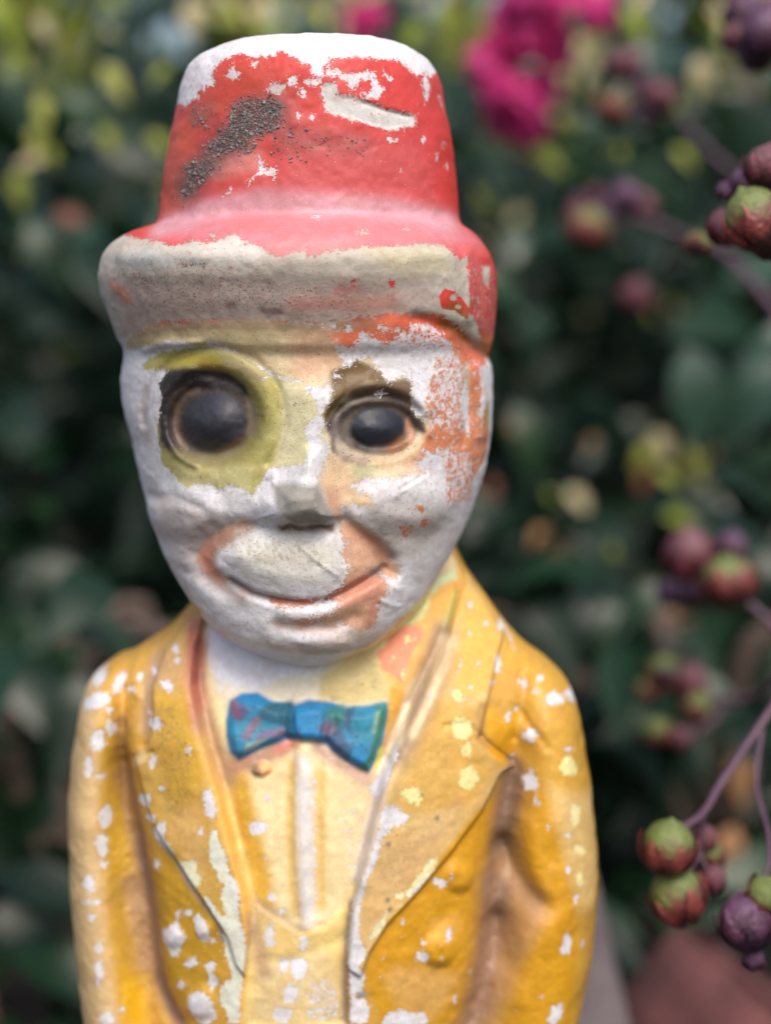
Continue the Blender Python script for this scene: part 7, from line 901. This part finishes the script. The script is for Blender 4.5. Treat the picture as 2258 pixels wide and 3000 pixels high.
# ---- crumbs of dark grit stuck to the hat, as one uncountable crust
def surf_y(px, pz):
    yy = np.linspace(-46, -4, 57); f = full_sdf(np.full(57, px), yy, np.full(57, pz)); i = int(np.argmax(f < 0))
    return yy[i] - .75 * f[i] / (f[i] - f[i - 1]) if f[i] < 0 and i else None
hd_ = [(p, k) for op, p, k in FEATURES if op == 'dirt' and np.mean([a[1] for a in p]) > 338 and k['v'] > .3]
gv, gf = [], []
rg = np.random.default_rng(3)
for pts, k in hd_:
    P_ = np.array(pts); area = abs(0.5 * np.sum(P_[:, 0] * np.roll(P_[:, 1], 1) - P_[:, 1] * np.roll(P_[:, 0], 1)))
    n = int(area * (11.0 if k['v'] > .8 else 2.2))
    got = 0
    while got < n:
        a = rg.uniform(P_.min(0), P_.max(0)); ins = False
        for i in range(len(P_)):
            u, v = P_[i], P_[i - 1]
            if (u[1] > a[1]) != (v[1] > a[1]) and a[0] < (v[0] - u[0]) * (a[1] - u[1]) / (v[1] - u[1]) + u[0]: ins = not ins
        got += 1
        if not ins: continue
        a = a + rg.normal(0, 1.0, 2)
        sy = surf_y(a[0], a[1])
        if sy is None: continue
        s = min(.42, .09 * math.exp(abs(rg.normal(0, .62))))
        c0 = np.array([a[0], sy - 0.05, a[1]]); b0 = len(gv)
        pr = np.array([[-1, 0, -1], [1, 0, -1], [1, 0, 1], [-1, 0, 1], [-.7, -1, -.6], [.6, -1, -.7], [.7, -1, .6], [-.6, -1, .7]]) * (1 + rg.uniform(-.35, .35, (8, 3)))
        th = rg.uniform(0, 6.28); ct, st_ = math.cos(th), math.sin(th)
        pr = np.stack([pr[:, 0] * ct - pr[:, 2] * st_, pr[:, 1] * rg.uniform(.5, 1.1), pr[:, 0] * st_ + pr[:, 2] * ct], 1) * s
        gv += list((c0 + pr) * 0.001)
        gf += [[b0 + q_ for q_ in f_] for f_ in ((4, 5, 6, 7), (0, 1, 5, 4), (1, 2, 6, 5), (2, 3, 7, 6), (3, 0, 4, 7))]
gm, t, bs = mat_new('grit'); q = N(t)
co = q.n('TexCoord').outputs['Object']; n1 = q.noise(co, 900, 3); n2 = q.noise(co, 160, 3)
c = q.mix(q.remap(n1, .35, .7), (0.08, 0.076, 0.076, 1), (0.27, 0.25, 0.245, 1)); c = q.mix(q.remap(n2, .5, .75, 0, .5), c, (0.30, 0.12, 0.11, 1))
t.links.new(c, bs.inputs['Base Color']); bs.inputs['Roughness'].default_value = 0.85
go = link('grit', mesh('grit', gv, gf, False), hat, gm); go['kind'] = 'stuff'
# ---- lower body and foot of the figurine (below the picture's edge)
def loft_mesh(rows, n=40):
    v, f = [], []
    for (zz, cx, a, cy, b) in rows:
        for i in range(n):
            th = 2 * math.pi * i / n; v.append((cx + a * math.cos(th), cy + b * math.sin(th), zz))
    for r in range(len(rows) - 1):
        for i in range(n): f.append((r * n + i, r * n + (i + 1) % n, (r + 1) * n + (i + 1) % n, (r + 1) * n + i))
    f.append(tuple(reversed(range(n)))); f.append(tuple((len(rows) - 1) * n + i for i in range(n)))
    return v, f
def plain_plaster(name, col, chip_amt):
    m, t, bs = mat_new(name); q = N(t); co = q.n('TexCoord').outputs['Object']
    a = q.noise(co, 300, 6, .6); b = q.noise(co, 60, 4)
    c = q.mix(q.remap(b, .3, .7, 0, .5), rgba(col), q.mix(1.0, rgba(col), (.7, .65, .6, 1), 'MULTIPLY'))
    c = q.mix(q.remap(a, chip_amt, chip_amt + .02), c, rgba((214, 214, 222)))
    t.links.new(c, bs.inputs['Base Color']); bs.inputs['Roughness'].default_value = .65
    return m
v_, f_ = loft_mesh([(.092, -.012, .054, -.003, .039), (.1, -.012, .0535, -.003, .039), (.124, -.0125, .0525, -.004, .0385)]); link('jacket_hem', mesh('jacket_hem', v_, f_), fig, plain_plaster('jacket_hem_paint', (207, 152, 44), .62))
v_, f_ = loft_mesh([(.018, -.012, .040, .0, .028), (.03, -.012, .039, .0, .028), (.07, -.012, .044, .0, .031), (.094, -.012, .046, .0, .034)]); link('trousers', mesh('trousers', v_, f_), fig, plain_plaster('trouser_paint', (70, 80, 110), .60))
v_, f_ = loft_mesh([(0, -.012, .060, .0, .048), (.016, -.012, .060, .0, .048), (.020, -.012, .056, .0, .044)]); link('plinth', mesh('plinth', v_, f_), fig, plain_plaster('plinth_paint', (90, 104, 74), .58))
# ================================================================ ground
m, t, bs = mat_new('soil'); q = N(t); co = q.n('TexCoord').outputs['Object']
a = q.noise(co, 9, 6, .65); b = q.noise(co, 70, 4, .6)
c = q.mix(q.remap(a, .3, .7), (0.010, 0.008, 0.006, 1), (0.028, 0.021, 0.016, 1)); c = q.mix(q.remap(b, .6, .75, 0, .6), c, (0.07, 0.05, 0.034, 1))
t.links.new(c, bs.inputs['Base Color']); bs.inputs['Roughness'].default_value = .95
bm_ = q.n('Bump'); bm_.inputs['Strength'].default_value = .9; bm_.inputs['Distance'].default_value = .01
t.links.new(q.math('ADD', a, q.math('MULTIPLY', b, .4)), bm_.inputs['Height']); t.links.new(bm_.outputs[0], bs.inputs['Normal'])
nx = 90; xs = np.concatenate([[-60, -20, -6], np.linspace(-2.2, 2.2, nx), [6, 20, 60]]); ys = np.concatenate([[-60, -20, -5], np.linspace(-1.4, 3.2, nx), [6, 20, 60]])
gx, gy = np.meshgrid(xs, ys, indexing='ij'); rr = np.hypot(gx + .012, gy)
gz = (0.010 * np.sin(gx * 9 + 1) * np.sin(gy * 7.3) + 0.006 * np.sin(gx * 23) * np.cos(gy * 19 + 2) - .012) * np.clip((rr - .09) / .2, 0, 1)
gz = np.minimum(gz, 0.004); n_ = len(xs)
gq = [(i * n_ + j, (i + 1) * n_ + j, (i + 1) * n_ + j + 1, i * n_ + j + 1) for i in range(n_ - 1) for j in range(n_ - 1)]
gr = link('ground', mesh('ground', np.stack([gx, gy, gz], -1).reshape(-1, 3), gq), None, m); tag(gr, 'dark bare garden soil behind and under the figurine', 'soil', kind='structure')
# ================================================================ leaves
def leaf_mat(name, c1, c2, trans=.25, rough=.38):
    m, t, bs = mat_new(name); q = N(t)
    oi = q.n('ObjectInfo').outputs['Random']; geo = q.n('NewGeometry').outputs['Random Per Island']
    r = q.math('FRACT', q.math('ADD', oi, geo)); co = q.n('TexCoord').outputs['Object']
    c = q.mix(r, rgba(c1), rgba(c2)); c = q.mix(q.remap(q.noise(co, 120, 3), .45, .8, 0, .5), c, q.mix(1.0, c, (.55, .5, .4, 1), 'MULTIPLY'))
    t.links.new(c, bs.inputs['Base Color']); bs.inputs['Roughness'].default_value = rough
    tr = q.n('BsdfTranslucent'); t.links.new(q.mix(1.0, c, (1.0, 1.25, .55, 1), 'MULTIPLY'), tr.inputs[0])
    ms = q.n('MixShader'); ms.inputs[0].default_value = trans
    t.links.new(bs.outputs[0], ms.inputs[1]); t.links.new(tr.outputs[0], ms.inputs[2]); t.links.new(ms.outputs[0], t.nodes['Material Output'].inputs[0])
    return m
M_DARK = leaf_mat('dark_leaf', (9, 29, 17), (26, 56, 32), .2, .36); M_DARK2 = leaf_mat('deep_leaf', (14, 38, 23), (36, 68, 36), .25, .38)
M_LIME = leaf_mat('lime_leaf', (160, 176, 66), (206, 204, 112), .45, .55); M_PALE = leaf_mat('sheen_leaf', (36, 58, 48), (58, 84, 70), .12, .26)  # M_PALE: sky sheen put into its paler grey-green colour, besides the low roughness
M_TAN = leaf_mat('tan_fleck_leaf', (196, 142, 100), (214, 166, 124), .3, .6); M_STRAW = leaf_mat('straw_leaf', (196, 180, 140), (214, 200, 160), .3, .6)  # M_TAN: sun flecks put into a leaf colour
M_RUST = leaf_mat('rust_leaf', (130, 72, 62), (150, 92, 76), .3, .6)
def leaf_geo(fold, curl, wid=.27):
    """leaf of unit length along +y, lying in xy, veined by a fold"""
    n = 6; v, f = [], []
    for i in range(n + 1):
        u = i / n; wd = wid * math.sin(math.pi * min(1, u ** .8 * .97 + .03)) * (1.06 - .3 * u); zc = -curl * u * u + .04 * math.sin(u * 5)
        v += [(-wd, u, zc + fold * wd), (0, u, zc), (wd, u, zc + fold * wd)]
    for i in range(n):
        b = i * 3; f += [(b, b + 1, b + 4, b + 3), (b + 1, b + 2, b + 5, b + 4)]
    return np.array(v), np.array(f)
LG = [leaf_geo(.35, .15), leaf_geo(.5, .35), leaf_geo(.2, .28, .24)]
LEAF_ME = {}
def leaf_me(k, mat):
    if (k, mat.name) not in LEAF_ME:
        me = mesh('leaf', *LG[k]); me.materials.append(mat); LEAF_ME[(k, mat.name)] = me
    return LEAF_ME[(k, mat.name)]
def tube(path, r0, r1, n=7):
    path = [Vector(p) for p in path]; v, f = [], []
    for i, p in enumerate(path):
        d = (path[min(i + 1, len(path) - 1)] - path[max(i - 1, 0)]).normalized(); s = d.cross(Vector((.3, .9, .2))).normalized(); u_ = s.cross(d)
        r = r0 + (r1 - r0) * i / (len(path) - 1)
        for k in range(n): a_ = 2 * math.pi * k / n; v.append(p + (s * math.cos(a_) + u_ * math.sin(a_)) * r)
    for i in range(len(path) - 1):
        for k in range(n): f.append((i * n + k, i * n + (k + 1) % n, (i + 1) * n + (k + 1) % n, (i + 1) * n + k))
    f.append(tuple(reversed(range(n)))); f.append(tuple((len(path) - 1) * n + k for k in range(n)))
    return v, f
def spline(pts, m=6):
    p = [Vector(x) for x in pts]; p = [p[0] * 2 - p[1]] + p + [p[-1] * 2 - p[-2]]; out = []
    for i in range(1, len(p) - 2):
        for k in range(m):
            t_ = k / m; a_, b_, c_, d_ = p[i - 1], p[i], p[i + 1], p[i + 2]
            out.append(.5 * ((2 * b_) + (c_ - a_) * t_ + (2 * a_ - 5 * b_ + 4 * c_ - d_) * t_ * t_ + (3 * b_ - a_ - 3 * c_ + d_) * t_ ** 3))
    return out + [p[-2]]
bark, t, bs = mat_new('bark'); q = N(t); c = q.mix(q.noise(q.n('TexCoord').outputs['Object'], 60, 5), (0.05, 0.035, 0.028, 1), (0.16, 0.11, 0.09, 1)); t.links.new(c, bs.inputs['Base Color']); bs.inputs['Roughness'].default_value = .85
CAMP = Vector(cam.location)
def in_view(p, m=1.0):
    d = p - CAMP; a_ = R(8); fz = d.y * math.cos(a_) - d.z * math.sin(a_); uz = d.y * math.sin(a_) + d.z * math.cos(a_)
    return fz > 0 and abs(d.x / fz) < .230 * m and abs(uz / fz) < .306 * m
def shrub(name, label, base, box, n_leaf, mats, own, size, seed, zfade, group):
    """stems fan out from the base, leaves sit along twigs inside the shrub's volume; the nearest leaves are single objects"""
    rg = random.Random(seed); root = empty(name, base); tag(root, label, 'shrub', group)
    B = Vector(base); leaves = []; (x0, x1), (y0, y1), (z0, z1) = box
    for s in range(7):
        tip = Vector((rg.uniform(x0, x1), rg.uniform(y0, y1), rg.uniform(.6, 1) * z1)); mid = (B + tip) * .5 + Vector((rg.uniform(-.05, .05), rg.uniform(-.05, .05), .08))
        v, f = tube([p - B for p in spline([B, mid, tip])], .008, .0025); link('stem', mesh('stem', v, f), root, bark)
    while len(leaves) < n_leaf:
        p = Vector((rg.uniform(x0, x1), rg.uniform(y0, y1), rg.uniform(z0, z1)))
        if rg.random() > zfade(p): continue
        tw = Vector((rg.gauss(0, 1), rg.gauss(-.4, 1), rg.gauss(.1, .7))).normalized()
        for k in range(rg.randint(3, 6)):
            pp = p + tw * (.028 * k); o = Vector((rg.gauss(0, 1), rg.gauss(-.5, .8), rg.gauss(-.25, .5))).normalized()
            nrm = (Vector((rg.gauss(0, .5), rg.gauss(-.45, .45), rg.gauss(.8, .4)))).normalized(); xa = o.cross(nrm).normalized(); nrm = xa.cross(o)
            M = Matrix((xa, o, nrm)).transposed(); leaves.append((pp, M, size * rg.uniform(.6, 1.25), rg.randrange(3), rg.choice(mats)))
    vis = sorted([l for l in leaves if in_view(l[0], 1.0)], key=lambda l: (l[0] - CAMP).length)[:own]; keep = set(id(l) for l in vis)
    for (p, M, s, k, m) in vis:
        o = link('leaf', leaf_me(k, m), root); o.matrix_basis = Matrix.Translation(p - B) @ (M * s).to_4x4()
    v, f, mi, n0 = [], [], [], 0
    ml = list({m.name: m for m in mats}.values())
    for l in leaves:
        if id(l) in keep: continue
        p, M, s, k, m = l; g, fc_ = LG[k]; A_ = np.array(M) * s
        v.append(g @ A_.T + np.array(p - B)); f.append(fc_ + n0); n0 += len(g); mi += [ml.index(m)] * len(fc_)
    me = bpy.data.meshes.new('foliage'); v = np.concatenate(v); f = np.concatenate(f)
    me.vertices.add(len(v)); me.vertices.foreach_set('co', v.astype(np.float32).ravel()); me.loops.add(f.size); me.loops.foreach_set('vertex_index', f.astype(np.int32).ravel())
    me.polygons.add(len(f)); me.polygons.foreach_set('loop_start', np.arange(0, f.size, 4, dtype=np.int32)); me.update(calc_edges=True); me.polygons.foreach_set('use_smooth', np.ones(len(f), bool))
    for m in ml: me.materials.append(m)
    me.polygons.foreach_set('material_index', np.array(mi, np.int32)); me.update()
    fo = link('foliage', me, root); fo['kind'] = 'stuff'
    return root
zf = lambda p: (.35 + .65 * min(1, p.z / .2)) * (1.0 if p.z < .36 else max(.03, 1 - (p.z - .36) / .17))
G_H = 'shrubs of the hedge behind the figurine'
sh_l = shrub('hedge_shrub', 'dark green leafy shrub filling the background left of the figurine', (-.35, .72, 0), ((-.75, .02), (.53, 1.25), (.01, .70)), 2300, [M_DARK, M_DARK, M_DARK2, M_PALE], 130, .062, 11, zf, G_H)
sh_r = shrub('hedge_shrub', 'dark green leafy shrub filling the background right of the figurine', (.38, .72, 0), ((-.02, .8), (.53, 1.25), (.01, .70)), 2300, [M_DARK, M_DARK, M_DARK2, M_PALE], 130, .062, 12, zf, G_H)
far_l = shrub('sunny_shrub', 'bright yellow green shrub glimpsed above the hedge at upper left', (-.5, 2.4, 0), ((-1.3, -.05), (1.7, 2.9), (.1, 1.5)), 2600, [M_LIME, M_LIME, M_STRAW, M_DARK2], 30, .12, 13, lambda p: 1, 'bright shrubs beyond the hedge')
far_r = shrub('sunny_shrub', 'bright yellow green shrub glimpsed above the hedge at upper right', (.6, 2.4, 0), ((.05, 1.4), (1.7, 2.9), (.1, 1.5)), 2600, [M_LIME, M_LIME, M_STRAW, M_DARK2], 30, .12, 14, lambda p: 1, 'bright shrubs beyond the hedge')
lo_l = shrub('low_shrub', 'low dark green ground shrub at the foot of the hedge, lower left', (-.16, .40, 0), ((-.42, -.0), (.24, .56), (.0, .15)), 420, [M_DARK, M_DARK, M_DARK2], 40, .05, 15, lambda p: 1, 'low shrubs at the foot of the hedge')
lo_r = shrub('low_shrub', 'low dark green ground shrub behind the brick, lower right', (.20, .42, 0), ((.0, .45), (.30, .56), (.0, .15)), 380, [M_DARK, M_DARK, M_DARK2], 40, .05, 16, lambda p: 1, 'low shrubs at the foot of the hedge')
TONE = {'pale': M_PALE, 'green': M_DARK2, 'lime': M_LIME, 'tan': M_TAN, 'straw': M_STRAW, 'rust': M_RUST}
for i, (px, py, pz, L, roll, tn) in enumerate(SHOW_LEAVES):  # small lime, straw and tan leaves are added to stand for bright light flecks
    par = sh_l if px < 0 else sh_r; a_ = R(roll)
    o = Vector((math.sin(a_), -.15, -math.cos(a_) * 1.0)).normalized(); nrm = Vector((.1 * math.sin(i), -.8, .62)).normalized(); xa = o.cross(nrm).normalized(); nrm = xa.cross(o)
    M = Matrix((xa, o, nrm)).transposed()
    ob = link('leaf', leaf_me(i % 3, TONE[tn]), par); ob.matrix_basis = Matrix.Translation(Vector((px, py, pz)) - o * L * .5 - Vector(par.location)) @ (M * L).to_4x4()
# ================================================================ pink blossom
m_p, t, bs = mat_new('pink_petal'); q = N(t); geo = q.n('NewGeometry').outputs['Random Per Island']; c = q.mix(geo, rgba((238, 84, 164)), rgba((214, 48, 132))); t.links.new(c, bs.inputs['Base Color']); bs.inputs['Roughness'].default_value = .6
tr = q.n('BsdfTranslucent'); t.links.new(c, tr.inputs[0]); ms = q.n('MixShader'); ms.inputs[0].default_value = .4; t.links.new(bs.outputs[0], ms.inputs[1]); t.links.new(tr.outputs[0], ms.inputs[2]); t.links.new(ms.outputs[0], t.nodes['Material Output'].inputs[0])
m_s, t, bs = mat_new('purple_stem'); q = N(t); c = q.mix(q.noise(q.n('TexCoord').outputs['Object'], 160, 4), rgba((60, 40, 58)), rgba((96, 68, 84))); t.links.new(c, bs.inputs['Base Color']); bs.inputs['Roughness'].default_value = .55
def petal_cluster(root, c0, rad, n, rg, base):
    v, f = [], []
    for i in range(n):
        d = Vector((rg.gauss(0, 1), rg.gauss(0, 1), rg.gauss(0, 1))).normalized(); p = c0 + d * rad * rg.uniform(.3, 1)
        a_ = d.orthogonal().normalized(); b_ = d.cross(a_); s = rg.uniform(.006, .011); k0 = len(v)
        for k in range(9):
            th = 6.283 * k / 9; rr_ = s * (1 + .25 * math.sin(th * 3 + i)); v.append(p + (a_ * math.cos(th) + b_ * math.sin(th)) * rr_ + d * rg.uniform(-.004, .004) - base)
        v.append(p + d * s * .5 - base); f += [(k0 + k, k0 + (k + 1) % 9, k0 + 9) for k in range(9)]
    return v, f
rgf = random.Random(5)
for lab, items, lift in (('magenta pink flower spray hanging at the upper right of the hat', BLOSSOM[:-3], (.06, .05, .16)), ('small pink flower tuft just above the hat top', BLOSSOM[-3:], (-.02, .05, .16))):
    bl = empty('pink_blossom', items[0][:3]); tag(bl, lab, 'flower', 'pink blossoms above the hedge'); bB = Vector(bl.location)
    top = max(items, key=lambda k: k[2]); low = min(items, key=lambda k: k[2])
    for (px, py, pz, r_, n) in items:
        v, f = petal_cluster(bl, Vector((px, py, pz)), r_, n, rgf, bB); link('flower_head', mesh('flower_head', v, f), bl, m_p)
    v, f = tube([Vector(p) - bB for p in spline([low[:3], top[:3], tuple(a_ + b_ for a_, b_ in zip(top[:3], lift))])], .0015, .003); link('stem', mesh('stem', v, f), bl, m_s)
# ================================================================ seed capsules on purple stalks
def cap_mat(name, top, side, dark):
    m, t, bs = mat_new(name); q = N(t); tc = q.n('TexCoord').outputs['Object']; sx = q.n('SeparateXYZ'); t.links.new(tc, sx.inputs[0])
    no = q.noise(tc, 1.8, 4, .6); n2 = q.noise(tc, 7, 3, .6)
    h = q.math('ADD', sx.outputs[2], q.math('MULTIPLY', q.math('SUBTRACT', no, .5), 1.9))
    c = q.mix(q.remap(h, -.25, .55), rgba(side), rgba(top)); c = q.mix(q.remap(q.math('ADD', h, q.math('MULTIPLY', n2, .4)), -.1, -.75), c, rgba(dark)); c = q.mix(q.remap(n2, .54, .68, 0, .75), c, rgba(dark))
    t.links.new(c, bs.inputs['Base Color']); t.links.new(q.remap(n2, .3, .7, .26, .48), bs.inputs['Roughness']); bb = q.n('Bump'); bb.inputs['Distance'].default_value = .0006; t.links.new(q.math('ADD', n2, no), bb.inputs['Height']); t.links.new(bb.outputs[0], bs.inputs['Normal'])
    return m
CM = [cap_mat('green_capsule', (104, 116, 60), (112, 50, 50), (44, 26, 24)), cap_mat('red_capsule', (108, 66, 74), (92, 42, 52), (40, 22, 28)), cap_mat('purple_capsule', (92, 60, 88), (72, 38, 56), (38, 24, 38))]
SM = [cap_mat('red_sepal', (142, 76, 66), (116, 52, 50), (54, 32, 28)), cap_mat('pink_sepal', (132, 74, 82), (108, 50, 62), (50, 28, 36)), cap_mat('purple_sepal', (98, 62, 92), (80, 46, 70), (40, 24, 40))]
def capsule_mesh():
    v, f = [], []; nu, nv = 24, 14
    for j in range(nv + 1):
        ph = math.pi * j / nv
        for i in range(nu):
            th = 2 * math.pi * i / nu; r_ = math.sin(ph) * (1 - .05 * (abs(math.cos(3 * th)) < .3) * math.sin(ph)); zz = math.cos(ph) * .96 + (.14 if j == 0 else 0)
            v.append((r_ * math.cos(th), r_ * math.sin(th), zz))
    for j in range(nv):
        for i in range(nu): f.append((j * nu + i, (j + 1) * nu + i, (j + 1) * nu + (i + 1) % nu, j * nu + (i + 1) % nu))
    return v, f
def sepal_mesh():
    """one pointed lobe of the calyx hugging the lower half of the capsule"""
    v, f = [], []; n = 7
    for j in range(n + 1):
        u = j / n; ph = math.pi * (.97 - .60 * u); hw = .50 * (1 - u ** 2.2) + .01; ro = 1.05 + .06 * u + .12 * max(0, u - .8)
        for k in range(5):
            th = hw * (k / 2 - 1); rr_ = ro + .03 * (2 - abs(k - 2)); v.append((rr_ * math.sin(ph) * math.cos(th), rr_ * math.sin(ph) * math.sin(th), rr_ * math.cos(ph) * .96))
    for j in range(n):
        for k in range(4): f.append((j * 5 + k, (j + 1) * 5 + k, (j + 1) * 5 + k + 1, j * 5 + k + 1))
    return v, f
cv, cf = capsule_mesh(); sv, sf_ = sepal_mesh()
CME = [mesh('capsule', cv, cf) for _ in CM]; SME = [mesh('sepal', sv, sf_) for _ in SM]
for a_, b_ in zip(CME, CM): a_.materials.append(b_)
for a_, b_ in zip(SME, SM): a_.materials.append(b_)
BR_LABEL = ['purple bud cluster in the top right corner', 'blurred pinkish seed capsules on a thin twig right of the pink flower', 'sharp red and green seed capsules at the right edge beside the hat', 'blurred mauve twig with soft green and purple capsules level with the hat brim',
            'cluster of red and green capsules at the right level with the chin', 'soft green and pink capsules on a mauve stalk right of the shoulder', 'two green striped capsules hanging from a purple stalk right of the sleeve', 'shrivelled purple capsules in the lower right corner']
roots = []
for g in range(8):
    st = [s for s in STEMS if s[0] == g]; b0 = Vector(st[0][1][0]); r_ = empty('seed_branch', b0); tag(r_, BR_LABEL[g], 'seed branch', 'stalks of seed capsules at the right'); roots.append(r_)
    for _, pts, wd in st:
        v, f = tube([Vector(p) - b0 for p in spline(pts)], wd * 1.1, wd * .75, 9); link('stem', mesh('stem', v, f), r_, m_s)
rgc = random.Random(9)
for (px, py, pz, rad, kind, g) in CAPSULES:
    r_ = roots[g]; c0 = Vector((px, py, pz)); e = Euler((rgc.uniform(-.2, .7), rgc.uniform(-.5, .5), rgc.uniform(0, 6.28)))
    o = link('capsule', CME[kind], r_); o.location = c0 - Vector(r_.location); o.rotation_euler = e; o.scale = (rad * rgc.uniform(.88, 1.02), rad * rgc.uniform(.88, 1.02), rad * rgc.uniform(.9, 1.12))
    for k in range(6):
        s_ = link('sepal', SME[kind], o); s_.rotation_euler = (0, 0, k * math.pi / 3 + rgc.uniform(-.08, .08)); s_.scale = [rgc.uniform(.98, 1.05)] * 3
# ================================================================ bricks and slab on the soil
def block(name, size, loc, rot, mat, label, cat, group=None, seed=0):
    rg = random.Random(seed); sx, sy, sz = [s / 2 for s in size]; b = min(size) * .07; v = []
    import bmesh
    bm = bmesh.new(); bmesh.ops.create_cube(bm, size=1.0)
    for k in bm.verts: k.co = Vector((k.co.x * size[0], k.co.y * size[1], k.co.z * size[2]))
    bmesh.ops.bevel(bm, geom=bm.edges[:], offset=b, segments=2, affect='EDGES'); bmesh.ops.subdivide_edges(bm, edges=bm.edges[:], cuts=2, use_grid_fill=True)
    for k in bm.verts: k.co += Vector((rg.gauss(0, 1), rg.gauss(0, 1), rg.gauss(0, 1))) * min(size) * .012
    me = bpy.data.meshes.new(name); bm.to_mesh(me); bm.free(); me.polygons.foreach_set('use_smooth', [True] * len(me.polygons))
    o = link(name, me, None, mat); o.location = loc; o.rotation_euler = [R(k) for k in rot]; tag(o, label, cat, group); return o
def stone_mat(name, c1, c2):
    m, t, bs = mat_new(name); q = N(t); co = q.n('TexCoord').outputs['Object']; a = q.noise(co, 40, 6, .65); b = q.noise(co, 220, 3)
    c = q.mix(q.remap(a, .3, .7), rgba(c1), rgba(c2)); c = q.mix(q.remap(b, .6, .75, 0, .5), c, q.mix(1.0, c, (.5, .5, .5, 1), 'MULTIPLY')); t.links.new(c, bs.inputs['Base Color']); bs.inputs['Roughness'].default_value = .9
    bm_ = q.n('Bump'); bm_.inputs['Distance'].default_value = .002; t.links.new(q.math('ADD', a, b), bm_.inputs['Height']); t.links.new(bm_.outputs[0], bs.inputs['Normal']); return m
M_CLAY = stone_mat('clay', (82, 48, 48), (108, 66, 64)); M_SLAB = stone_mat('grey_stone', (92, 82, 86), (116, 106, 108))
block('stone_slab', (.055, .018, .20), (.076, .130, .046), (-8, -12, 12), M_SLAB, 'grey mauve stone slab standing behind the right sleeve', 'stone', None, 1)
block('clay_brick', (.20, .09, .06), (.208, .235, -.040), (8, 38, 25), M_CLAY, 'tilted reddish clay brick in the lower right corner', 'brick', 'clay bricks on the soil', 2)
block('clay_brick', (.20, .09, .06), (-.235, .17, .012), (4, -6, -28), M_CLAY, 'reddish clay brick poking into the lower left corner', 'brick', 'clay bricks on the soil', 3)
